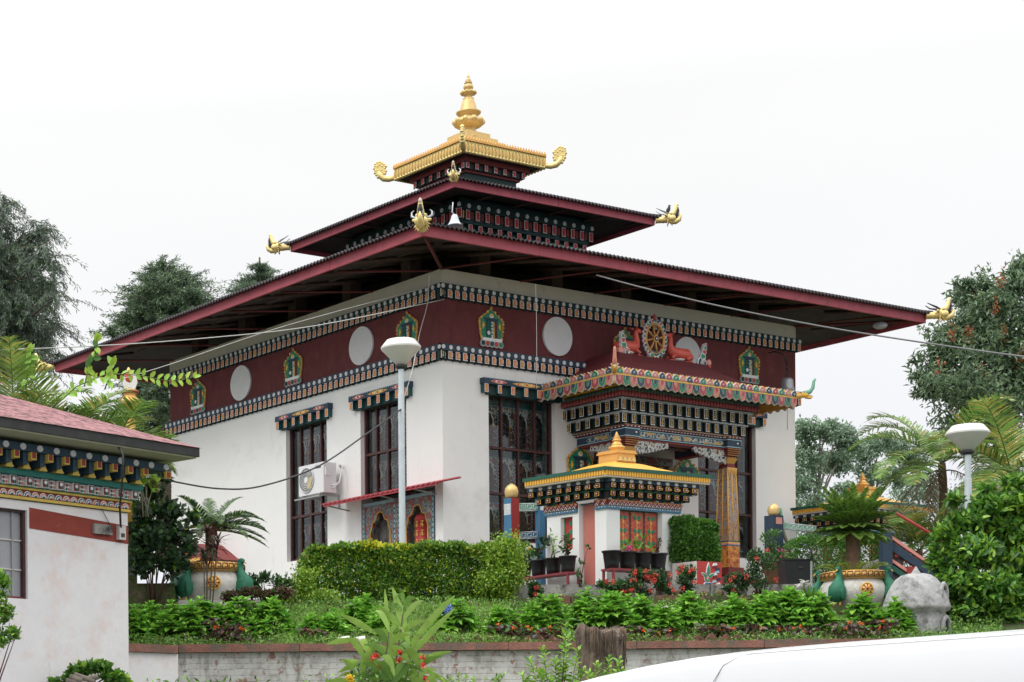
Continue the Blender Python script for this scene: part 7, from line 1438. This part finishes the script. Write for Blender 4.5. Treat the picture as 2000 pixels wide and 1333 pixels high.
for si,((u0,v0),(u1,v1),nl) in enumerate(stems):
    a=P(u0,v0,w+.1*(si%3)); c=P(u1,v1,w-.1*(si%3)); sb_.tube([a,a.lerp(c,.5),c],[.012,.01,.006],'bark' if si in(0,2) else 'stem_green',5)
    nl=nl+6
    for i in range(nl):
        t=.25+.75*i/(nl-1); q=a.lerp(c,t); s_=1 if i%2 else -1; o=Vector((rtv[0],rtv[1],0))*s_*(1.1-.75*t*t)+Vector((fwv[0],fwv[1],0))*RNG.uniform(-.35,.35)+Vector((0,0,.35+.9*t*t)); 
        bigleaf(lb,q,o,RNG.uniform(.36,.56),RNG.uniform(.045,.065),RNG.uniform(.25,.9),'lf_ginger_a' if RNG.random()<.65 else 'lf_ginger_b')
for (b0,b1,W_) in (((800,1265),(768,1145),.055),((800,1262),(885,1160),.05),((795,1290),(885,1185),.045),((700,1250),(640,1255),.04),((735,1240),(668,1198),.045),((720,1290),(662,1310),.04),((760,1250),(752,1150),.03),((820,1290),(880,1270),.035),((820,1305),(890,1340),.035)):
    a=P(*b0,w); c=P(*b1,w); bigleaf(lb,a,c-a,(c-a).length*1.04,W_*1.15,.06,'lf_ginger_a')
sb_.build('stem',gp); lb.build('foliage',gp)
for (u,v) in ((735,1282),(742,1300),(728,1285),(780,1275),(779,1290),(826,1285),(827,1300),(738,1312),(830,1325)): blossom(gp,P(u,v,w-.15),.018,'fl_red',26,L=.035)
# shrub right and left of it
def leafy_sprig(label,u,w,tops,seed,L=.11,W=.045,mats=('lf_hyd_c','lf_bush_a','lf_lime'),nm='leafy_shrub'):
    t=thing(nm,label,'shrub',G(u,w)); b=MB(); pos=[];d=[]; rg=np.random.default_rng(seed)
    for (tu,tv) in tops:
        a=G(u+(tu-u)*.4,w); a.z=min(a.z,P(u,1360,w).z); c=P(tu,tv,w+rg.uniform(-.15,.15)); Q=quads_along([tuple(a),tuple(a.lerp(c,.6)+Vector((0,0,.03))),tuple(c)],16); b.tube([tuple(q) for q in Q],[.009*(1-.7*i/15) for i in range(16)],'stem_brown',4)
        n=30; R_=quads_along(Q[6:],n)
        for i in range(n):
            th=i*2.4; e=.2+.9*(i/n)**2
            pos.append(R_[i]); d.append(np.array([math.cos(th),math.sin(th),e]))
    m=len(pos); leaves('foliage',np.array(pos),np.array(d),rup(m,2.),L*RNG.uniform(.7,1.2,m),W,pick(m,(4,3,1.5)),list(mats),t,'leaf'); b.build('stem',t)
leafy_sprig('bright green shrub with upright leafy shoots left of the tree stump',1090,24.2,[(1105,1225),(1110,1245),(1060,1268),(1085,1290),(1130,1270),(1035,1290),(1100,1300),(1055,1315),(1020,1320),(1075,1330),(1140,1310)],1)
leafy_sprig('low bright green shoots in front of the tree stump',1180,23.8,[(1165,1298),(1190,1285),(1210,1290),(1150,1315),(1180,1318),(1215,1310)],2,.09,.04)
leafy_sprig('dark green leafy marigold clump under the ginger plant',725,20.2,[(700,1300),(720,1310),(685,1315),(740,1318),(760,1330),(700,1328)],3,.07,.035,('lf_bush_b','lf_dark_b','lf_bush_a'))
mg=thing('marigold','single yellow marigold bloom at the bottom edge left of the ginger plant','flower',P(683,1327,20)); blossom(mg,P(684,1326,20),.03,'fl_yellow',150,L=.03); b=MB(); b.tube([P(684,1328,20),P(690,1365,20)],.006,'stem_green',4); b.build('stem',mg)
leafy_sprig('tiny bright weed shoots at the bottom, right of the ginger plant',905,24.5,[(895,1318),(910,1322),(925,1325),(880,1325),(985,1318),(975,1322)],4,.06,.03)
# shrub at far left edge
w=21; bl=[(PW(u,v,w),(r*w/3750,r*w/3750,r2*w/3750),k) for u,v,r,r2,k in ((-5,1130,20,15,3),(8,1140,14,14,2),(-5,1170,22,20,4),(10,1200,18,18,3),(25,1235,14,10,1.5),(0,1250,22,20,4),(30,1245,10,8,1),(-10,1210,20,20,3))]
shrub('left_shrub','light green small-leaved shrub entering from the left edge below the window',G(-30,w),bl,1300,.06,.03,['lf_bush_c','lf_bush_a','lf_bush_b'],(4,3,3),kind='leaf',seed=11)
w=24.6; bl=[(PW(u,v,w),(r*w/3750,r*w/3750,r2*w/3750),k) for u,v,r,r2,k in ((160,1310,22,10,3),(190,1305,25,12,4),(215,1322,22,10,3),(140,1325,18,8,2),(235,1328,16,8,2),(110,1332,12,4,1))]
shrub('weed_heap','low heap of vine leaves and cut branches at the foot of the gatehouse wall',PW(180,1345,w),bl,900,.09,.07,['lf_bush_a','lf_bush_b','lf_lime'],(4,3,1),kind='leaf',seed=12)
lg=thing('cut_branches','a few cut brown branches lying in the vines under the gatehouse wall','branch',P(150,1325,24.4))
b=MB()
for (a,c) in (((138,1322),(160,1330)),((145,1318),(185,1332)),((155,1330),(190,1322)),((130,1330),(170,1336))): b.tube([P(*a,24.3),P(*c,24.2)],.035,'bark_pale',7)
b.build('branch_piece',lg)
# small ferns by the hedge
for i,(u,v,w,lab) in enumerate(((600,1178,30.6,'left of the boulder'),(650,1172,31.0,'behind the lawn near the hedge foot'),(1095,1185,31.0,'below the left bench'))): leafy_sprig('small leafy weed tuft '+lab,u,w,[(u-15,v),(u+12,v-6),(u+2,v-12)],40+i,.10,.04,('lf_gc_a','lf_gc_c','lf_bush_a'),'weed_tuft')
n=500; a=RNG.uniform(0,6.28,n); q=.27*np.sqrt(RNG.random(n)); ps=np.stack([sp_.x+q*np.cos(a),sp_.y+q*np.sin(a),np.full(n,zt-.01)],1)
leaves('moss',ps,rdir(n,1.2),rup(n),RNG.uniform(.04,.10,n),.015,pick(n,(3,2,2)),['lf_gc_a','lf_gc_c','lf_brown'],sm,'needle')
# ================================================================== LIGHT, SKY, CAMERA
SE,SR=R(52),0
sd=Vector((-rtv[0]*.75-fwv[0]*.45,-rtv[1]*.75-fwv[1]*.45,0)).normalized()   # towards the sun, level part
az=math.atan2(sd.x,sd.y)
W=bpy.data.worlds.new('World'); sc.world=W; W.use_nodes=True; nt=W.node_tree; N=nt.nodes; L=nt.links
bg=N['Background']; sky=N.new('ShaderNodeTexSky'); sky.sky_type='NISHITA'; sky.sun_disc=False; sky.sun_elevation=SE; sky.sun_rotation=az
sky.air_density=1.5; sky.dust_density=4
tc=N.new('ShaderNodeTexCoord'); sp=N.new('ShaderNodeSeparateXYZ'); L.new(tc.outputs['Generated'],sp.inputs['Vector'])
cr=N.new('ShaderNodeValToRGB'); e=cr.color_ramp.elements; e[0].position=0.0; e[0].color=(.84,.87,.955,1); e[1].position=.30; e[1].color=(1.0,1.0,1.0,1)
for p_,c_ in ((.10,(.885,.905,.97,1)),(.20,(.965,.97,.99,1)),(.55,(1.,1.,1.,1))): q=e.new(p_); q.color=c_
L.new(sp.outputs['Z'],cr.inputs['Fac'])
no=N.new('ShaderNodeTexNoise'); no.inputs['Scale'].default_value=2.2; no.inputs['Detail'].default_value=5; mp=N.new('ShaderNodeMapping'); mp.inputs['Scale'].default_value=(1,1,3); L.new(tc.outputs['Generated'],mp.inputs['Vector']); L.new(mp.outputs['Vector'],no.inputs['Vector'])
ma=N.new('ShaderNodeMapRange'); ma.inputs['From Min'].default_value=.3; ma.inputs['From Max'].default_value=.7; ma.inputs['To Min'].default_value=.985; ma.inputs['To Max'].default_value=1.03; L.new(no.outputs['Fac'],ma.inputs['Value'])
br_=N.new('ShaderNodeMapRange'); br_.inputs['From Min'].default_value=.32; br_.inputs['From Max'].default_value=.9; br_.inputs['To Min'].default_value=1.0; br_.inputs['To Max'].default_value=ZEN; L.new(sp.outputs['Z'],br_.inputs['Value'])
mu=N.new('ShaderNodeMath'); mu.operation='MULTIPLY'; L.new(ma.outputs['Result'],mu.inputs[0]); L.new(br_.outputs['Result'],mu.inputs[1])
cm=N.new('ShaderNodeVectorMath'); cm.operation='SCALE'; L.new(cr.outputs['Color'],cm.inputs[0]); L.new(mu.outputs['Value'],cm.inputs['Scale'])
s2=N.new('ShaderNodeVectorMath'); s2.operation='SCALE'; s2.inputs['Scale'].default_value=1/ .10*1.0; L.new(cm.outputs['Vector'],s2.inputs[0])   # cloud deck, in the units of the sky texture
mx=N.new('ShaderNodeMix'); mx.data_type='RGBA'; mx.inputs['Factor'].default_value=.97; L.new(sky.outputs['Color'],mx.inputs['A']); L.new(s2.outputs['Vector'],mx.inputs['B'])
L.new(mx.outputs['Result'],bg.inputs['Color']); bg.inputs['Strength'].default_value=.10
sl=bpy.data.lights.new('sun','SUN'); sl.energy=SUNE; sl.angle=R(18); sl.color=(1,.985,.955); so_=bpy.data.objects.new('sun',sl); COL.objects.link(so_)
dv=Vector((sd.x*math.cos(SE),sd.y*math.cos(SE),math.sin(SE))); so_.rotation_euler=dv.to_track_quat('Z','Y').to_euler()
cd=bpy.data.cameras.new('camera'); co2=bpy.data.objects.new('camera',cd); COL.objects.link(co2); sc.camera=co2
cd.sensor_width=36; cd.lens=FP/2000*36; cd.shift_x=(1000-CX)/2000; cd.shift_y=(CY-666.5)/2000; cd.clip_end=3000; cd.clip_start=.1
co2.matrix_world=Matrix.Translation(CP)@Matrix.Rotation(-YAW,4,'Z')@Matrix.Rotation(R(90),4,'X')@Matrix.Rotation(ROL,4,'Z')
sc.view_settings.view_transform='Standard'; sc.view_settings.look='None'; sc.view_settings.exposure=0; sc.view_settings.gamma=1
sc.render.resolution_x=1024; sc.render.resolution_y=682
